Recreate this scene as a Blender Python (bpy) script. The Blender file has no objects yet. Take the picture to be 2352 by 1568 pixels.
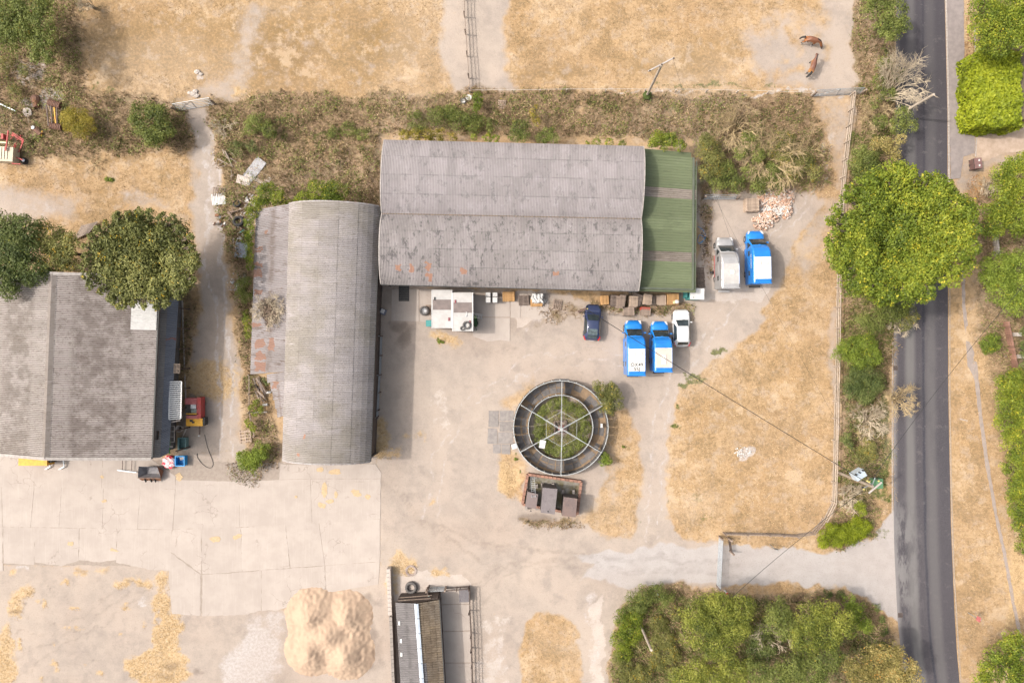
import bpy, math, random
import numpy as np
from mathutils import Vector, Matrix
random.seed(7); np.random.seed(7)
R=random.random
def U(a,b): return a+(b-a)*random.random()
scene=bpy.context.scene; COL=scene.collection
S=0.047; H=74.0
# ---------------- camera ----------------
cd=bpy.data.cameras.new('camera'); cam=bpy.data.objects.new('camera',cd); COL.objects.link(cam)
cam.location=(0,0,H); cam.rotation_euler=(0,0,0); cd.sensor_width=36; cd.lens=36*H/(2352*S); cd.clip_end=3000; cd.clip_start=1
scene.camera=cam
# ---------------- light ----------------
SUN_EL=math.radians(49); SHADOW=math.radians(-5)
w=bpy.data.worlds.new('World'); scene.world=w; w.use_nodes=True
nt=w.node_tree; bg=nt.nodes['Background']; sk=nt.nodes.new('ShaderNodeTexSky')
sk.sky_type='NISHITA'; sk.sun_disc=False; sk.sun_elevation=SUN_EL
ld=(math.cos(SUN_EL)*math.cos(SHADOW),math.cos(SUN_EL)*math.sin(SHADOW),-math.sin(SUN_EL))
sk.sun_rotation=math.atan2(-ld[0],-ld[1]); sk.dust_density=9.0; sk.air_density=1.7; sk.ozone_density=0.6
hsv=nt.nodes.new('ShaderNodeHueSaturation'); hsv.inputs['Saturation'].default_value=.45
bg.inputs[1].default_value=0.15; nt.links.new(sk.outputs[0],hsv.inputs['Color']); nt.links.new(hsv.outputs[0],bg.inputs[0])
sd=bpy.data.lights.new('sun','SUN'); sun=bpy.data.objects.new('sun',sd); COL.objects.link(sun)
sun.rotation_euler=Vector(ld).to_track_quat('-Z','Y').to_euler(); sun.location=(-60,5,80)
sd.energy=2.0; sd.angle=math.radians(1.6); sd.color=(1.0,0.93,0.84)
vs=scene.view_settings; vs.view_transform='Standard'; vs.look='None'; vs.gamma=1; vs.use_curve_mapping=False; vs.exposure=0.60
# ---------------- helpers ----------------
def P(dx,dy,z=0.0):
    k=(H-z)/H
    return Vector(((dx-1176)*S*k,(784-dy)*S*k,z))
def fast_mesh(name,v,f):
    v=np.asarray(v,dtype=np.float32); f=np.asarray(f,dtype=np.int32)
    me=bpy.data.meshes.new(name); n=f.shape[1]
    me.vertices.add(len(v)); me.vertices.foreach_set('co',v.ravel())
    me.loops.add(f.size); me.loops.foreach_set('vertex_index',f.ravel())
    me.polygons.add(len(f)); me.polygons.foreach_set('loop_start',np.arange(0,f.size,n,dtype=np.int32))
    me.polygons.foreach_set('loop_total',np.full(len(f),n,dtype=np.int32))
    me.update(calc_edges=True); return me
def props(o,label=None,cat=None,group=None,kind=None):
    if label: o['label']=label
    if cat: o['category']=cat
    if group: o['group']=group
    if kind: o['kind']=kind
    return o
def link(name,me,mat=None,parent=None,loc=None):
    o=bpy.data.objects.new(name,me); COL.objects.link(o)
    if mat is not None:
        ms=mat if isinstance(mat,(list,tuple)) else [mat]
        if len(me.materials)==0:
            for m in ms: me.materials.append(m)
    if parent is not None: o.parent=parent
    if loc is not None: o.location=loc
    return o
def thing(name,label,cat,loc=(0,0,0),rz=0,group=None):
    o=bpy.data.objects.new(name,None); COL.objects.link(o); o.location=loc; o.rotation_euler=(0,0,rz)
    o.empty_display_size=0.3
    return props(o,label,cat,group)
class MB:
    def __init__(s): s.v=[]; s.f=[]; s.m=[]; s.cur=0; s.smooth=False
    def add(s,vs,fs):
        b=len(s.v); s.v+= [tuple(x) for x in vs]; s.f+=[tuple(i+b for i in f) for f in fs]; s.m+=[s.cur]*len(fs); return s
    def box(s,c,d,rz=0,M=None,taper=1.0):
        x,y,z=[k/2 for k in d]
        t=taper
        p=[Vector((sx*x*(t if sz>0 else 1),sy*y*(t if sz>0 else 1),sz*z)) for sz in(-1,1) for sy in(-1,1) for sx in(-1,1)]
        m=(M if M is not None else Matrix.Rotation(rz,3,'Z')); c=Vector(c)
        p=[m@q+c for q in p]
        return s.add(p,[(0,2,3,1),(4,5,7,6),(0,1,5,4),(2,6,7,3),(0,4,6,2),(1,3,7,5)])
    def bar(s,a,b,w_,h_,up=(0,0,1)):
        a=Vector(a); b=Vector(b); d=b-a; L=d.length
        if L<1e-6: return s
        y=d/L; x=y.cross(Vector(up)); 
        if x.length<1e-4: x=y.cross(Vector((1,0,0)))
        x.normalize(); z=x.cross(y)
        M=Matrix((x,y,z)).transposed()
        return s.box((a+b)/2,(w_,L,h_),M=M)
    def tube(s,pts,r,n=6,cap=True,r2=None):
        pts=[Vector(p) for p in pts]; k=len(pts); b=[]
        for i,p in enumerate(pts):
            d=(pts[min(i+1,k-1)]-pts[max(i-1,0)]).normalized()
            x=d.cross(Vector((0,0,1)))
            if x.length<1e-3: x=Vector((1,0,0))
            x.normalize(); y=d.cross(x)
            rr=r if r2 is None else r+(r2-r)*i/(k-1)
            b+= [p+(x*math.cos(2*math.pi*j/n)+y*math.sin(2*math.pi*j/n))*rr for j in range(n)]
        f=[(i*n+j,i*n+(j+1)%n,(i+1)*n+(j+1)%n,(i+1)*n+j) for i in range(k-1) for j in range(n)]
        if cap: f+=[tuple(range(n)),tuple(reversed(range((k-1)*n,k*n)))]
        return s.add(b,f)
    def lathe(s,prof,n=20,M=None,c=(0,0,0)):
        c=Vector(c); b=[]
        for r,z in prof:
            for j in range(n):
                a=2*math.pi*j/n; p=Vector((r*math.cos(a),r*math.sin(a),z))
                if M is not None: p=M@p
                b.append(p+c)
        k=len(prof)
        f=[(i*n+j,i*n+(j+1)%n,(i+1)*n+(j+1)%n,(i+1)*n+j) for i in range(k-1) for j in range(n)]
        if prof[0][0]>1e-4 and s_closed(prof): pass
        return s.add(b,f)
    def prism(s,pts,z0,z1):
        n=len(pts); b=[(p[0],p[1],z0) for p in pts]+[(p[0],p[1],z1) for p in pts]
        ar=sum(pts[i][0]*pts[(i+1)%n][1]-pts[(i+1)%n][0]*pts[i][1] for i in range(n))
        top=tuple(range(n,2*n)); bot=tuple(reversed(range(n)))
        if ar<0: top=tuple(reversed(top)); bot=tuple(reversed(bot))
        return s.add(b,[top,bot]+[(i,(i+1)%n,n+(i+1)%n,n+i) if ar>0 else (i,n+i,n+(i+1)%n,(i+1)%n) for i in range(n)])
    def ico(s,c,r,sub=1,jit=0,sc=(1,1,1)):
        t=(1+5**.5)/2
        v=[Vector(p).normalized() for p in[(-1,t,0),(1,t,0),(-1,-t,0),(1,-t,0),(0,-1,t),(0,1,t),(0,-1,-t),(0,1,-t),(t,0,-1),(t,0,1),(-t,0,-1),(-t,0,1)]]
        f=[(0,11,5),(0,5,1),(0,1,7),(0,7,10),(0,10,11),(1,5,9),(5,11,4),(11,10,2),(10,7,6),(7,1,8),(3,9,4),(3,4,2),(3,2,6),(3,6,8),(3,8,9),(4,9,5),(2,4,11),(6,2,10),(8,6,7),(9,8,1)]
        for _ in range(sub-0 if sub>0 else 0):
            cache={}; nf=[]
            def mid(a,b):
                k=(min(a,b),max(a,b))
                if k not in cache: cache[k]=len(v); v.append(((v[a]+v[b])/2).normalized())
                return cache[k]
            for a,b,c_ in f:
                x,y,z=mid(a,b),mid(b,c_),mid(c_,a); nf+=[(a,x,z),(b,y,x),(c_,z,y),(x,y,z)]
            f=nf
        c=Vector(c)
        return s.add([c+Vector((p.x*sc[0],p.y*sc[1],p.z*sc[2]))*r*(1+U(-jit,jit)) for p in v],f)
    def mesh(s,name):
        me=bpy.data.meshes.new(name); me.from_pydata(s.v,[],s.f)
        if any(s.m): me.polygons.foreach_set('material_index',s.m)
        if s.smooth: me.polygons.foreach_set('use_smooth',[True]*len(s.f))
        me.update(); return me
    def build(s,name,mat,parent=None,world=False,loc=None):
        me=s.mesh(name); o=link(name,me,mat,parent,loc)
        if world and parent is not None:
            o.location=-parent.location if parent.parent is None else -(parent.location+parent.parent.location)
        return o
def s_closed(p): return True
def lerp(a,b,t): return a+(b-a)*t
def bil(A,B,C,D,u,v): return lerp(lerp(A,B,u),lerp(D,C,u),v)
def grid_surf(mb,f,nu,nv):
    b=[f(i/nu,j/nv) for j in range(nv+1) for i in range(nu+1)]
    fs=[(j*(nu+1)+i,j*(nu+1)+i+1,(j+1)*(nu+1)+i+1,(j+1)*(nu+1)+i) for j in range(nv) for i in range(nu)]
    return mb.add(b,fs)
def copy_tree(o,parent=None):
    c=o.copy(); COL.objects.link(c); c.parent=parent
    for ch in o.children: copy_tree(ch,c)
    return c
# ---------------- materials ----------------
def newmat(name):
    m=bpy.data.materials.new(name); m.use_nodes=True
    nt=m.node_tree; b=nt.nodes['Principled BSDF']; b.inputs['Specular IOR Level'].default_value=.3
    return m,nt,b
def N(nt,t,**k):
    n=nt.nodes.new(t)
    for a,b in k.items(): setattr(n,a,b)
    return n
def noise(nt,vec,scale,detail=5,rough=.6,dist=0):
    n=N(nt,'ShaderNodeTexNoise'); n.inputs['Scale'].default_value=scale; n.inputs['Detail'].default_value=detail
    n.inputs['Roughness'].default_value=rough; n.inputs['Distortion'].default_value=dist
    nt.links.new(vec,n.inputs['Vector']); return n.outputs['Fac']
def mr(nt,val,a,b,c=0,d=1,smooth=True):
    n=N(nt,'ShaderNodeMapRange'); n.interpolation_type='SMOOTHSTEP' if smooth else 'LINEAR'
    n.inputs[1].default_value=a; n.inputs[2].default_value=b; n.inputs[3].default_value=c; n.inputs[4].default_value=d
    nt.links.new(val,n.inputs[0]); return n.outputs[0]
def math_(nt,op,a,b=None,clamp=False):
    n=N(nt,'ShaderNodeMath',operation=op,use_clamp=clamp)
    for i,x in enumerate((a,b)):
        if x is None: continue
        if isinstance(x,(int,float)): n.inputs[i].default_value=x
        else: nt.links.new(x,n.inputs[i])
    return n.outputs[0]
def mixc(nt,fac,a,b,mode='MIX'):
    n=N(nt,'ShaderNodeMix',data_type='RGBA',blend_type=mode)
    for i,x in ((0,fac),(6,a),(7,b)):
        if isinstance(x,(int,float)): n.inputs[i].default_value=x
        elif isinstance(x,tuple): n.inputs[i].default_value=(*x[:3],1)
        else: nt.links.new(x,n.inputs[i])
    return n.outputs[2]
def mapping(nt,vec,sc=(1,1,1),loc=(0,0,0),rz=0):
    n=N(nt,'ShaderNodeMapping'); n.inputs['Scale'].default_value=sc; n.inputs['Location'].default_value=loc; n.inputs['Rotation'].default_value=(0,0,rz)
    nt.links.new(vec,n.inputs[0]); return n.outputs[0]
def geo(nt): return N(nt,'ShaderNodeNewGeometry').outputs['Position']
def objc(nt): return N(nt,'ShaderNodeTexCoord').outputs['Object']
def orand(nt): return N(nt,'ShaderNodeObjectInfo').outputs['Random']
def bump(nt,b,h,st=.3,d=.02):
    n=N(nt,'ShaderNodeBump'); n.inputs['Strength'].default_value=st; n.inputs['Distance'].default_value=d
    nt.links.new(h,n.inputs['Height']); nt.links.new(n.outputs[0],b.inputs['Normal'])
_mats={}
def M(name,c1,c2=None,scale=3.0,rough=.75,metal=0,rnd=0.0,bmp=0,coat=0,spec=None,edge=(.35,.65)):
    if name in _mats: return _mats[name]
    m,nt,b=newmat(name); v=objc(nt)
    if c2 is None: c2=tuple(x*.82 for x in c1)
    nz=noise(nt,v,scale,6,.65)
    c=mixc(nt,mr(nt,nz,*edge),c1,c2)
    if rnd: c=mixc(nt,1.0,c,mr2col(nt,orand(nt),1-rnd,1+rnd*.6),'MULTIPLY')
    nt.links.new(c,b.inputs['Base Color']); b.inputs['Roughness'].default_value=rough; b.inputs['Metallic'].default_value=metal
    if coat: b.inputs['Coat Weight'].default_value=coat; b.inputs['Coat Roughness'].default_value=.08
    if spec is not None: b.inputs['Specular IOR Level'].default_value=spec
    if bmp: bump(nt,b,noise(nt,v,scale*6,4),bmp,.02)
    _mats[name]=m; return m
def mr2col(nt,val,a,b):
    x=mr(nt,val,0,1,a,b,False); n=N(nt,'ShaderNodeCombineColor')
    for i in range(3): nt.links.new(x,n.inputs[i])
    return n.outputs[0]
def emptycol(c): return (*c,1)
# common materials
mWood=M('weathered_wood',(.30,.235,.19),(.19,.15,.125),6,.85,rnd=.25,bmp=.3)
mWoodDk=M('dark_wood',(.12,.09,.075),(.06,.045,.04),5,.85,rnd=.2)
mPalA=M('pallet_grey',(.34,.26,.21),(.22,.17,.14),5,.85,rnd=.2)
mPalB=M('pallet_new',(.52,.31,.14),(.40,.23,.10),5,.8,rnd=.15)
mPalC=M('pallet_pale',(.45,.35,.27),(.32,.24,.19),5,.85,rnd=.18)
mPalD=M('pallet_dark',(.22,.17,.145),(.14,.11,.095),5,.85,rnd=.18)
mRailW=M('fence_wood',(.42,.345,.28),(.32,.26,.21),4,.85,rnd=.18)
mGalv=M('galvanised_metal',(.42,.44,.46),(.32,.34,.36),8,.45,metal=.55,rnd=.1)
mAlu=M('bright_metal',(.6,.62,.64),(.45,.47,.5),6,.4,metal=.5)
mTyre=M('tyre_rubber',(.055,.052,.052),(.035,.033,.033),20,.85)
mTyreG=M('old_tyre',(.14,.13,.125),(.07,.065,.065),12,.9)
mRim=M('rim_metal',(.45,.45,.46),(.3,.3,.31),10,.4,metal=.6)
mGlass=M('dark_glass',(.022,.03,.034),(.035,.045,.05),1.5,.08,spec=.6,coat=.5)
mGlassT=M('tinted_glass',(.10,.13,.14),(.05,.065,.07),2.5,.1,spec=.6)
mBlue=M('blue_paint',(.012,.16,.52),(.014,.19,.56),.9,.35,coat=.7)
mWhiteP=M('white_paint',(.60,.60,.60),(.56,.56,.56),2,.35,coat=.6)
mWhite=M('white_sheet',(.56,.55,.54),(.49,.48,.47),2.5,.5)
mCream=M('faded_white_panel',(.56,.49,.44),(.46,.40,.36),1.8,.6)
mDirtyW=M('dirty_white_roof',(.43,.415,.405),(.36,.345,.335),1.3,.6)
mSilver=M('silver_paint',(.44,.43,.43),(.37,.36,.365),1.2,.38,metal=.35,coat=.4)
mSilvD=M('grey_side',(.21,.195,.19),(.17,.155,.15),2,.4,coat=.3)
mNavy=M('navy_paint',(.025,.035,.085),(.035,.045,.10),1,.28,coat=.9)
mBlack=M('black_plastic',(.03,.03,.03),(.045,.045,.045),6,.6)
mRedL=M('red_light',(.55,.015,.015),(.45,.01,.01),6,.25,coat=.6)
mLampW=M('clear_lamp',(.62,.62,.62),(.5,.5,.52),8,.15,coat=.8)
mRust=M('rusty_steel',(.24,.115,.06),(.13,.07,.05),3,.85,rnd=.15)
mRustP=M('rust_brown',(.155,.115,.10),(.10,.072,.064),3,.8)
mRed=M('faded_red_paint',(.42,.055,.055),(.35,.09,.08),2,.6,rnd=.1)
mPink=M('faded_pink_red',(.42,.14,.14),(.34,.10,.10),2.5,.65)
mYel=M('yellow_paint',(.66,.36,.03),(.55,.26,.03),2.5,.5)
mGreenP=M('green_plastic',(.03,.13,.10),(.04,.17,.13),3,.5)
mTeal=M('teal_plastic',(.06,.25,.24),(.05,.2,.2),3,.5)
mGreenC=M('green_cabinet',(.06,.14,.07),(.05,.11,.06),3,.5)
mBrick=M('brick_red',(.30,.16,.115),(.22,.13,.10),7,.9,rnd=.25)
mBlock=M('concrete_block',(.30,.265,.24),(.22,.195,.18),3,.9,rnd=.15,bmp=.3)
mConcW=M('pale_concrete',(.42,.37,.335),(.34,.30,.27),2.5,.9,bmp=.2)
mTank=M('tank_steel',(.25,.195,.185),(.19,.14,.13),1.4,.7)
mStick=M('dead_stick',(.40,.33,.27),(.28,.22,.18),6,.85,rnd=.2)
mBark=M('bark',(.15,.115,.085),(.09,.07,.055),4,.9)
mTwig=M('pale_twig',(.42,.32,.17),(.31,.235,.145),2.5,.85)
mTwigG=M('grey_twig',(.46,.385,.28),(.34,.28,.21),2.5,.85)
mCable=M('cable',(.02,.02,.024),(.03,.03,.03),5,.5)
mStone=M('pale_stone',(.46,.41,.37),(.36,.31,.28),4,.9,rnd=.1)
# ================= GROUND =================
GX0,GX1,GY0,GY1,GS=-90,2442,-80,1648,5.0
nx=int((GX1-GX0)/GS)+1; ny=int((GY1-GY0)/GS)+1
gx=GX0+np.arange(nx)*GS; gy=GY0+np.arange(ny)*GS
XX,YY=np.meshgrid(gx,gy)
def vnoise(sc,seed):
    rs=np.random.RandomState(seed); gw=rs.rand(int(ny*GS/sc)+4,int(nx*GS/sc)+4)
    fx=(XX-GX0)/sc; fy=(YY-GY0)/sc; ix=fx.astype(int); iy=fy.astype(int); u=fx-ix; v=fy-iy
    u=u*u*(3-2*u); v=v*v*(3-2*v)
    return (gw[iy,ix]*(1-u)+gw[iy,ix+1]*u)*(1-v)+(gw[iy+1,ix]*(1-u)+gw[iy+1,ix+1]*u)*v
WXX=XX+(vnoise(70,11)-.5)*22+(vnoise(24,12)-.5)*15+(vnoise(10,13)-.5)*9
WYY=YY+(vnoise(70,21)-.5)*22+(vnoise(24,22)-.5)*15+(vnoise(10,23)-.5)*9
exact=False
def sdf(poly):
    p=np.array(poly,float); x0,y0=p.min(0)-60; x1,y1=p.max(0)+60
    ix=np.where((gx>=x0)&(gx<=x1))[0]; iy=np.where((gy>=y0)&(gy<=y1))[0]
    out=np.full(XX.shape,-999.0)
    if len(ix)==0 or len(iy)==0: return out
    X=(XX if exact else WXX)[iy[0]:iy[-1]+1,ix[0]:ix[-1]+1]; Y=(YY if exact else WYY)[iy[0]:iy[-1]+1,ix[0]:ix[-1]+1]
    d=np.full(X.shape,1e9); ins=np.zeros(X.shape,bool); n=len(p)
    for i in range(n):
        a=p[i]; b=p[(i+1)%n]; ab=b-a; L=(ab**2).sum()+1e-9
        t=np.clip(((X-a[0])*ab[0]+(Y-a[1])*ab[1])/L,0,1)
        d=np.minimum(d,(X-a[0]-t*ab[0])**2+(Y-a[1]-t*ab[1])**2)
        c=((a[1]>Y)!=(b[1]>Y)); xi=a[0]+(Y-a[1])*ab[0]/(ab[1] if abs(ab[1])>1e-9 else 1e-9)
        ins^=(c&(X<xi))
    out[iy[0]:iy[-1]+1,ix[0]:ix[-1]+1]=np.sqrt(d)*np.where(ins,1,-1)
    return out
def blob(x,y,rx,ry=None,a=0,n=14):
    ry=ry or rx; ca,sa=math.cos(math.radians(a)),math.sin(math.radians(a)); o=[]
    for i in range(n):
        t=2*math.pi*i/n; k=U(.8,1.15); px,py=rx*k*math.cos(t),ry*k*math.sin(t)
        o.append((x+px*ca-py*sa,y+px*sa+py*ca))
    return o
ch={k:np.zeros(XX.shape) for k in ('gravel','conc','scrub','lane','straw','green','chalk','dark','gold')}
def paint(k,poly,soft=10,st=1.0):
    ch[k]=np.maximum(ch[k],np.clip(.5+sdf(poly)/(2*soft),0,1)*st)
def erase(k,poly,soft=10,st=1.0):
    ch[k]*=1-np.clip(.5+sdf(poly)/(2*soft),0,1)*st
# gravel / bare ground
paint('gravel',[(415,235),(495,250),(490,330),(505,500),(515,640),(548,800),(548,900),(560,1100),(395,1115),(415,1000),(440,900),(450,700),(465,600),(440,520),(440,330)],14,.95)
paint('gravel',[(870,640),(1180,670),(1340,690),(1600,670),(1600,400),(1720,420),(1850,430),(1900,460),(1870,510),(1825,560),(1800,650),(1765,710),(1695,790),(1620,840),(1565,890),(1548,950),(1536,1000),(1538,1150),(1552,1220),(1600,1240),(1670,1256),(1670,1350),(1560,1340),(1480,1345),(1425,1400),(1405,1470),(1400,1660),(860,1660),(860,1040)],9)
erase('gravel',[(1392,930),(1440,935),(1465,1000),(1476,1070),(1472,1150),(1462,1230),(1430,1232),(1370,1218),(1335,1190),(1370,1150),(1390,1090),(1395,1080)],10)
erase('gravel',[(1145,1045),(1190,1045),(1212,1080),(1200,1145),(1175,1148),(1150,1120),(1138,1080)],10)
erase('gravel',[(1220,1430),(1270,1405),(1320,1430),(1330,1480),(1345,1660),(1185,1660),(1198,1500)],7)
erase('gravel',[(1150,930),(1200,880),(1230,860),(1210,900),(1180,960)],12,.8)
paint('gravel',[(-100,1300),(390,1285),(400,1400),(660,1395),(700,1300),(880,1300),(870,1660),(-100,1660)],10)
paint('gravel',[(1000,-90),(1170,-90),(1165,60),(1160,150),(1185,218),(1040,215),(1025,150),(1010,60)],14,.9)
paint('gravel',[(1700,70),(1780,30),(1890,40),(1870,-90),(1985,-90),(1985,218),(1890,222),(1760,200),(1720,150)],30,.82)
paint('gravel',[(1985,215),(1870,222),(1890,320),(1915,430),(1850,520),(1800,600),(1850,640),(1900,560),(1945,470),(1955,320)],25,.6)
paint('gravel',[(560,10),(620,0),(600,110),(590,180),(560,235),(420,238),(430,200),(540,150)],25,.6)
paint('gravel',[(0,420),(90,440),(190,450),(180,500),(60,520),(-90,540),(-90,420)],25,.75)
paint('gravel',[(250,440),(330,430),(420,470),(400,490),(290,480)],20,.5)
paint('gravel',[(880,1005),(1000,900),(1140,1130),(1140,1300),(880,1300)],20,1)
paint('gravel',blob(1860,1280,260,50),20,0)
paint('gravel',[(1235,1120),(1345,1085),(1380,1150),(1345,1195),(1240,1190)],18,.8)
paint('gravel',[(1400,960),(1425,1060),(1420,1170),(1385,1130),(1395,1060)],14,.45)
paint('gravel',[(2178,410),(2225,290),(2460,280),(2460,360),(2260,380),(2225,430),(2180,440)],12,.55)
paint('gravel',[(1905,700),(1925,720),(1925,1180),(1912,1180),(1912,900),(1900,870)],10,.7)
paint('gravel',[(600,470),(580,490),(560,600),(540,560),(515,480)],16,.3)
# scrub
paint('scrub',[(-100,-90),(165,-90),(185,100),(190,210),(430,240),(440,345),(300,360),(100,355),(-100,360)],26)
paint('scrub',[(480,222),(900,215),(1170,210),(1300,214),(1860,222),(1890,330),(1905,420),(1800,440),(1605,440),(1600,320),(880,310),(880,500),(780,480),(590,480),(560,560),(540,700),(520,600),(495,480),(492,330)],20)
paint('scrub',[(530,500),(590,470),(600,560),(590,900),(640,1000),(645,1060),(560,1070),(560,900),(545,740)],14,.8)
paint('scrub',[(415,640),(445,700),(440,860),(415,900),(400,1000)],18,.75)
paint('scrub',[(1965,-90),(2060,-90),(2060,650),(2055,800),(2030,880),(2025,1050),(2000,1170),(2010,1215),(1940,1250),(1870,1240),(1920,1180),(1928,900),(1925,700),(1945,400),(1965,220)],12)
paint('scrub',[(1405,1660),(1400,1480),(1430,1390),(1480,1350),(1560,1340),(1700,1365),(1900,1355),(2010,1380),(2035,1440),(2055,1660)],12)
paint('scrub',[(2240,-90),(2460,-90),(2460,290),(2240,290)],10,.8)
paint('scrub',[(2225,440),(2460,380),(2460,1660),(2350,1450),(2330,1200),(2290,950),(2250,800),(2235,620)],30,.75)
paint('scrub',[(1340,670),(1600,690),(1590,720),(1450,728),(1360,705)],14,.75)
paint('scrub',[(1180,700),(1345,690),(1340,750),(1190,770),(1240,740)],18,.5)
paint('scrub',[(1605,450),(1640,455),(1635,640),(1612,640)],14,.7)
paint('scrub',[(1195,1185),(1330,1180),(1345,1200),(1300,1210),(1210,1205)],14,.7)
paint('scrub',blob(560,1080,60,35),16,.6)
# concrete
paint('conc',[(1170,672),(1255,672),(1262,735),(1215,742),(1178,760)],4,.95)
paint('conc',[(1600,590),(1715,560),(1775,600),(1775,665),(1750,700),(1560,690),(1605,680)],9,.62)
paint('conc',[(890,1310),(1020,1305),(1085,1330),(1080,1350),(1000,1375),(905,1370),(888,1340)],5,.95)
paint('conc',[(700,1340),(880,1320),(885,1660),(700,1660)],22,.35)
paint('conc',[(1345,1400),(1400,1340),(1392,1500),(1400,1660),(1350,1660)],16,.62)
paint('conc',[(1085,1400),(1200,1390),(1180,1500),(1180,1660),(1085,1660)],26,.5)
paint('conc',[(880,900),(960,860),(1060,880),(1060,1030),(980,1010),(960,880)],26,.45)
# lane
paint('lane',[(1385,1262),(1400,1290),(1380,1310),(1410,1325),(1392,1345),(1450,1347)] and [(1400,1258),(1660,1258)]+[(1390,1262)]*0+[(1660,1258),(1660,1258),(1860,1264),(1900,1262),(1960,1246),(2010,1218),(2040,1180),(2052,1150),(2070,1150),(2070,1440),(2050,1412),(2010,1378),(1950,1350),(1850,1340),(1700,1336),(1560,1335),(1420,1345),(1330,1330),(1370,1300),(1320,1275)],14)
# straw
for b_ in [blob(470,880,75,50),blob(490,850,50,25)]: paint('straw',b_,22,.8)
for x,y,rx,ry,a in [(365,1530,75,48,0),(390,1450,38,55,20),(375,1390,25,35,0),(325,1330,25,10,30),(375,1330,22,30,0),(240,1310,18,10,0),(290,1340,24,12,-20),(45,1370,40,16,-25),(30,1400,24,26,0),(180,1315,15,8,0),(30,1316,11,7,0),(5,1500,20,60,0),(5,1540,30,40,0),(560,1090,90,14,3),(745,1135,16,26,0),(815,1135,22,14,20),(770,1085,30,9,0),(735,1160,14,12,0),(495,1237,16,8,0),(545,1232,16,7,0),(240,1150,9,6,0),(163,1248,9,6,0),(270,1262,16,5,10),(412,1095,14,12,0),(900,1030,30,10,0),(848,1140,8,11,0),(1000,1150,7,7,0),(925,1290,38,22,10),(1010,1310,30,9,15),(890,990,18,45,0),(985,1000,6,16,0),(940,990,8,6,0),(1020,780,45,12,12),(960,992,9,8,0),(1150,1090,20,35,0),(905,1345,5,30,0),(890,1340,4,20,0),(1180,1095,16,30,0),(550,200,14,14,0),(2225,150,12,160,0),(2330,1300,20,150,8)]:
    paint('straw',blob(x,y,rx,ry,a),9,.82)
paint('straw',[(875,960),(885,955),(895,1000),(890,1050),(860,1050)],8,.9)
# green weeds
for x,y,rx,ry,s_ in [(1595,855,20,6,.9),(1650,803,26,5,.8),(1575,885,16,7,.9),(1560,945,6,12,.8),(1550,975,8,10,.7),(1430,1025,4,3,1),(250,412,14,6,.9),(1050,275,60,28,.7),(760,310,50,14,.7),(1660,400,90,60,.5),(60,330,80,40,.5),(150,230,30,30,.6),(250,330,80,16,.5),(1280,872,12,5,.7),(1190,1075,5,4,1),(1185,1050,4,4,1),(1010,784,14,5,.9),(1475,1200,4,16,.5),(1620,1185,30,28,.45),(1600,1145,40,34,.35),(1845,100,60,60,.3),(1700,40,50,40,.2),(1240,1435,60,40,.18),(1270,1530,50,30,.3),(1540,1160,5,60,.35),(1470,1130,5,80,.3),(1650,200,160,8,.5),(1380,258,10,6,.6),(580,330,40,10,.5),(520,360,15,12,.6),(1700,1100,90,70,.25),(1500,980,8,30,.2),(2000,1220,40,12,.6),(1600,870,30,14,.6),(1345,1128,12,8,.4),(2150,1050,1,1,.1)]:
    paint('green',blob(x,y,rx,ry),max(3,min(rx,ry)*.7),s_)
paint('green',[(1940,300),(2050,300),(2050,1160),(1935,1160)],14,.6)
paint('green',[(1420,1660),(1430,1400),(1500,1350),(1700,1370),(2000,1390),(2040,1660)],14,.8)
# chalk
for x,y,rx,ry,s_ in [(600,1500,55,85,.9),(560,1550,50,60,1),(640,1430,26,30,.6),(1705,1037,20,12,1),(1700,1050,8,6,1),(330,1375,18,22,.45),(330,1390,9,6,1),(455,178,9,6,.9),(130,1300,10,4,.5),(690,1200,55,40,.35),(60,1310,30,5,.6),(100,230,40,16,.9),(75,160,50,40,.6),(1780,470,45,24,.9),(1745,755,25,8,.2),(600,760,16,10,.4),(550,650,12,18,.6),(560,540,18,14,.3),(1830,215,150,5,.7),(1500,212,120,4,.6),(1200,760,14,6,.6),(1360,1380,10,24,.5),(1250,738,25,14,.5),(1000,1320,60,10,.4),(90,480,60,18,.4),(330,450,60,12,.35),(600,430,24,14,.5),(1150,1500,24,40,.4),(1350,1420,6,30,.5),(1365,1510,10,50,.5),(820,1520,12,20,.3)]:
    paint('chalk',blob(x,y,rx,ry),max(3,min(rx,ry)*.5),s_)
# dark stains / dirt / cow pats
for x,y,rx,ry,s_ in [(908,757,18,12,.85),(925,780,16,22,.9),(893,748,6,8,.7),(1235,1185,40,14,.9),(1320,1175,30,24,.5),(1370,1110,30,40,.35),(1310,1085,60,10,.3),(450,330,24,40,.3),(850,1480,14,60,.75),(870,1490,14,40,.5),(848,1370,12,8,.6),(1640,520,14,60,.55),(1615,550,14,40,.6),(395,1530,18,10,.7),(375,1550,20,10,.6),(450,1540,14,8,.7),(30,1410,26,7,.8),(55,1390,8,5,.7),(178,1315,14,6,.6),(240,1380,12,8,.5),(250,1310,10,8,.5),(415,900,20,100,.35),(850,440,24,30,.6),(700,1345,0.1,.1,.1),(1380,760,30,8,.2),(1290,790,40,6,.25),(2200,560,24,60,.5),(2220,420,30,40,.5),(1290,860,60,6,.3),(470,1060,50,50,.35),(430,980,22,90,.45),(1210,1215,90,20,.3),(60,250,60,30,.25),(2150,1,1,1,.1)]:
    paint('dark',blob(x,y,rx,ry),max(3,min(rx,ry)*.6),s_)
for i in range(60):
    x,y=U(620,760)+0,U(20,150); paint('dark',blob(x,y,U(2,4)),3,U(.5,.95)) if i<14 else None
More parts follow.
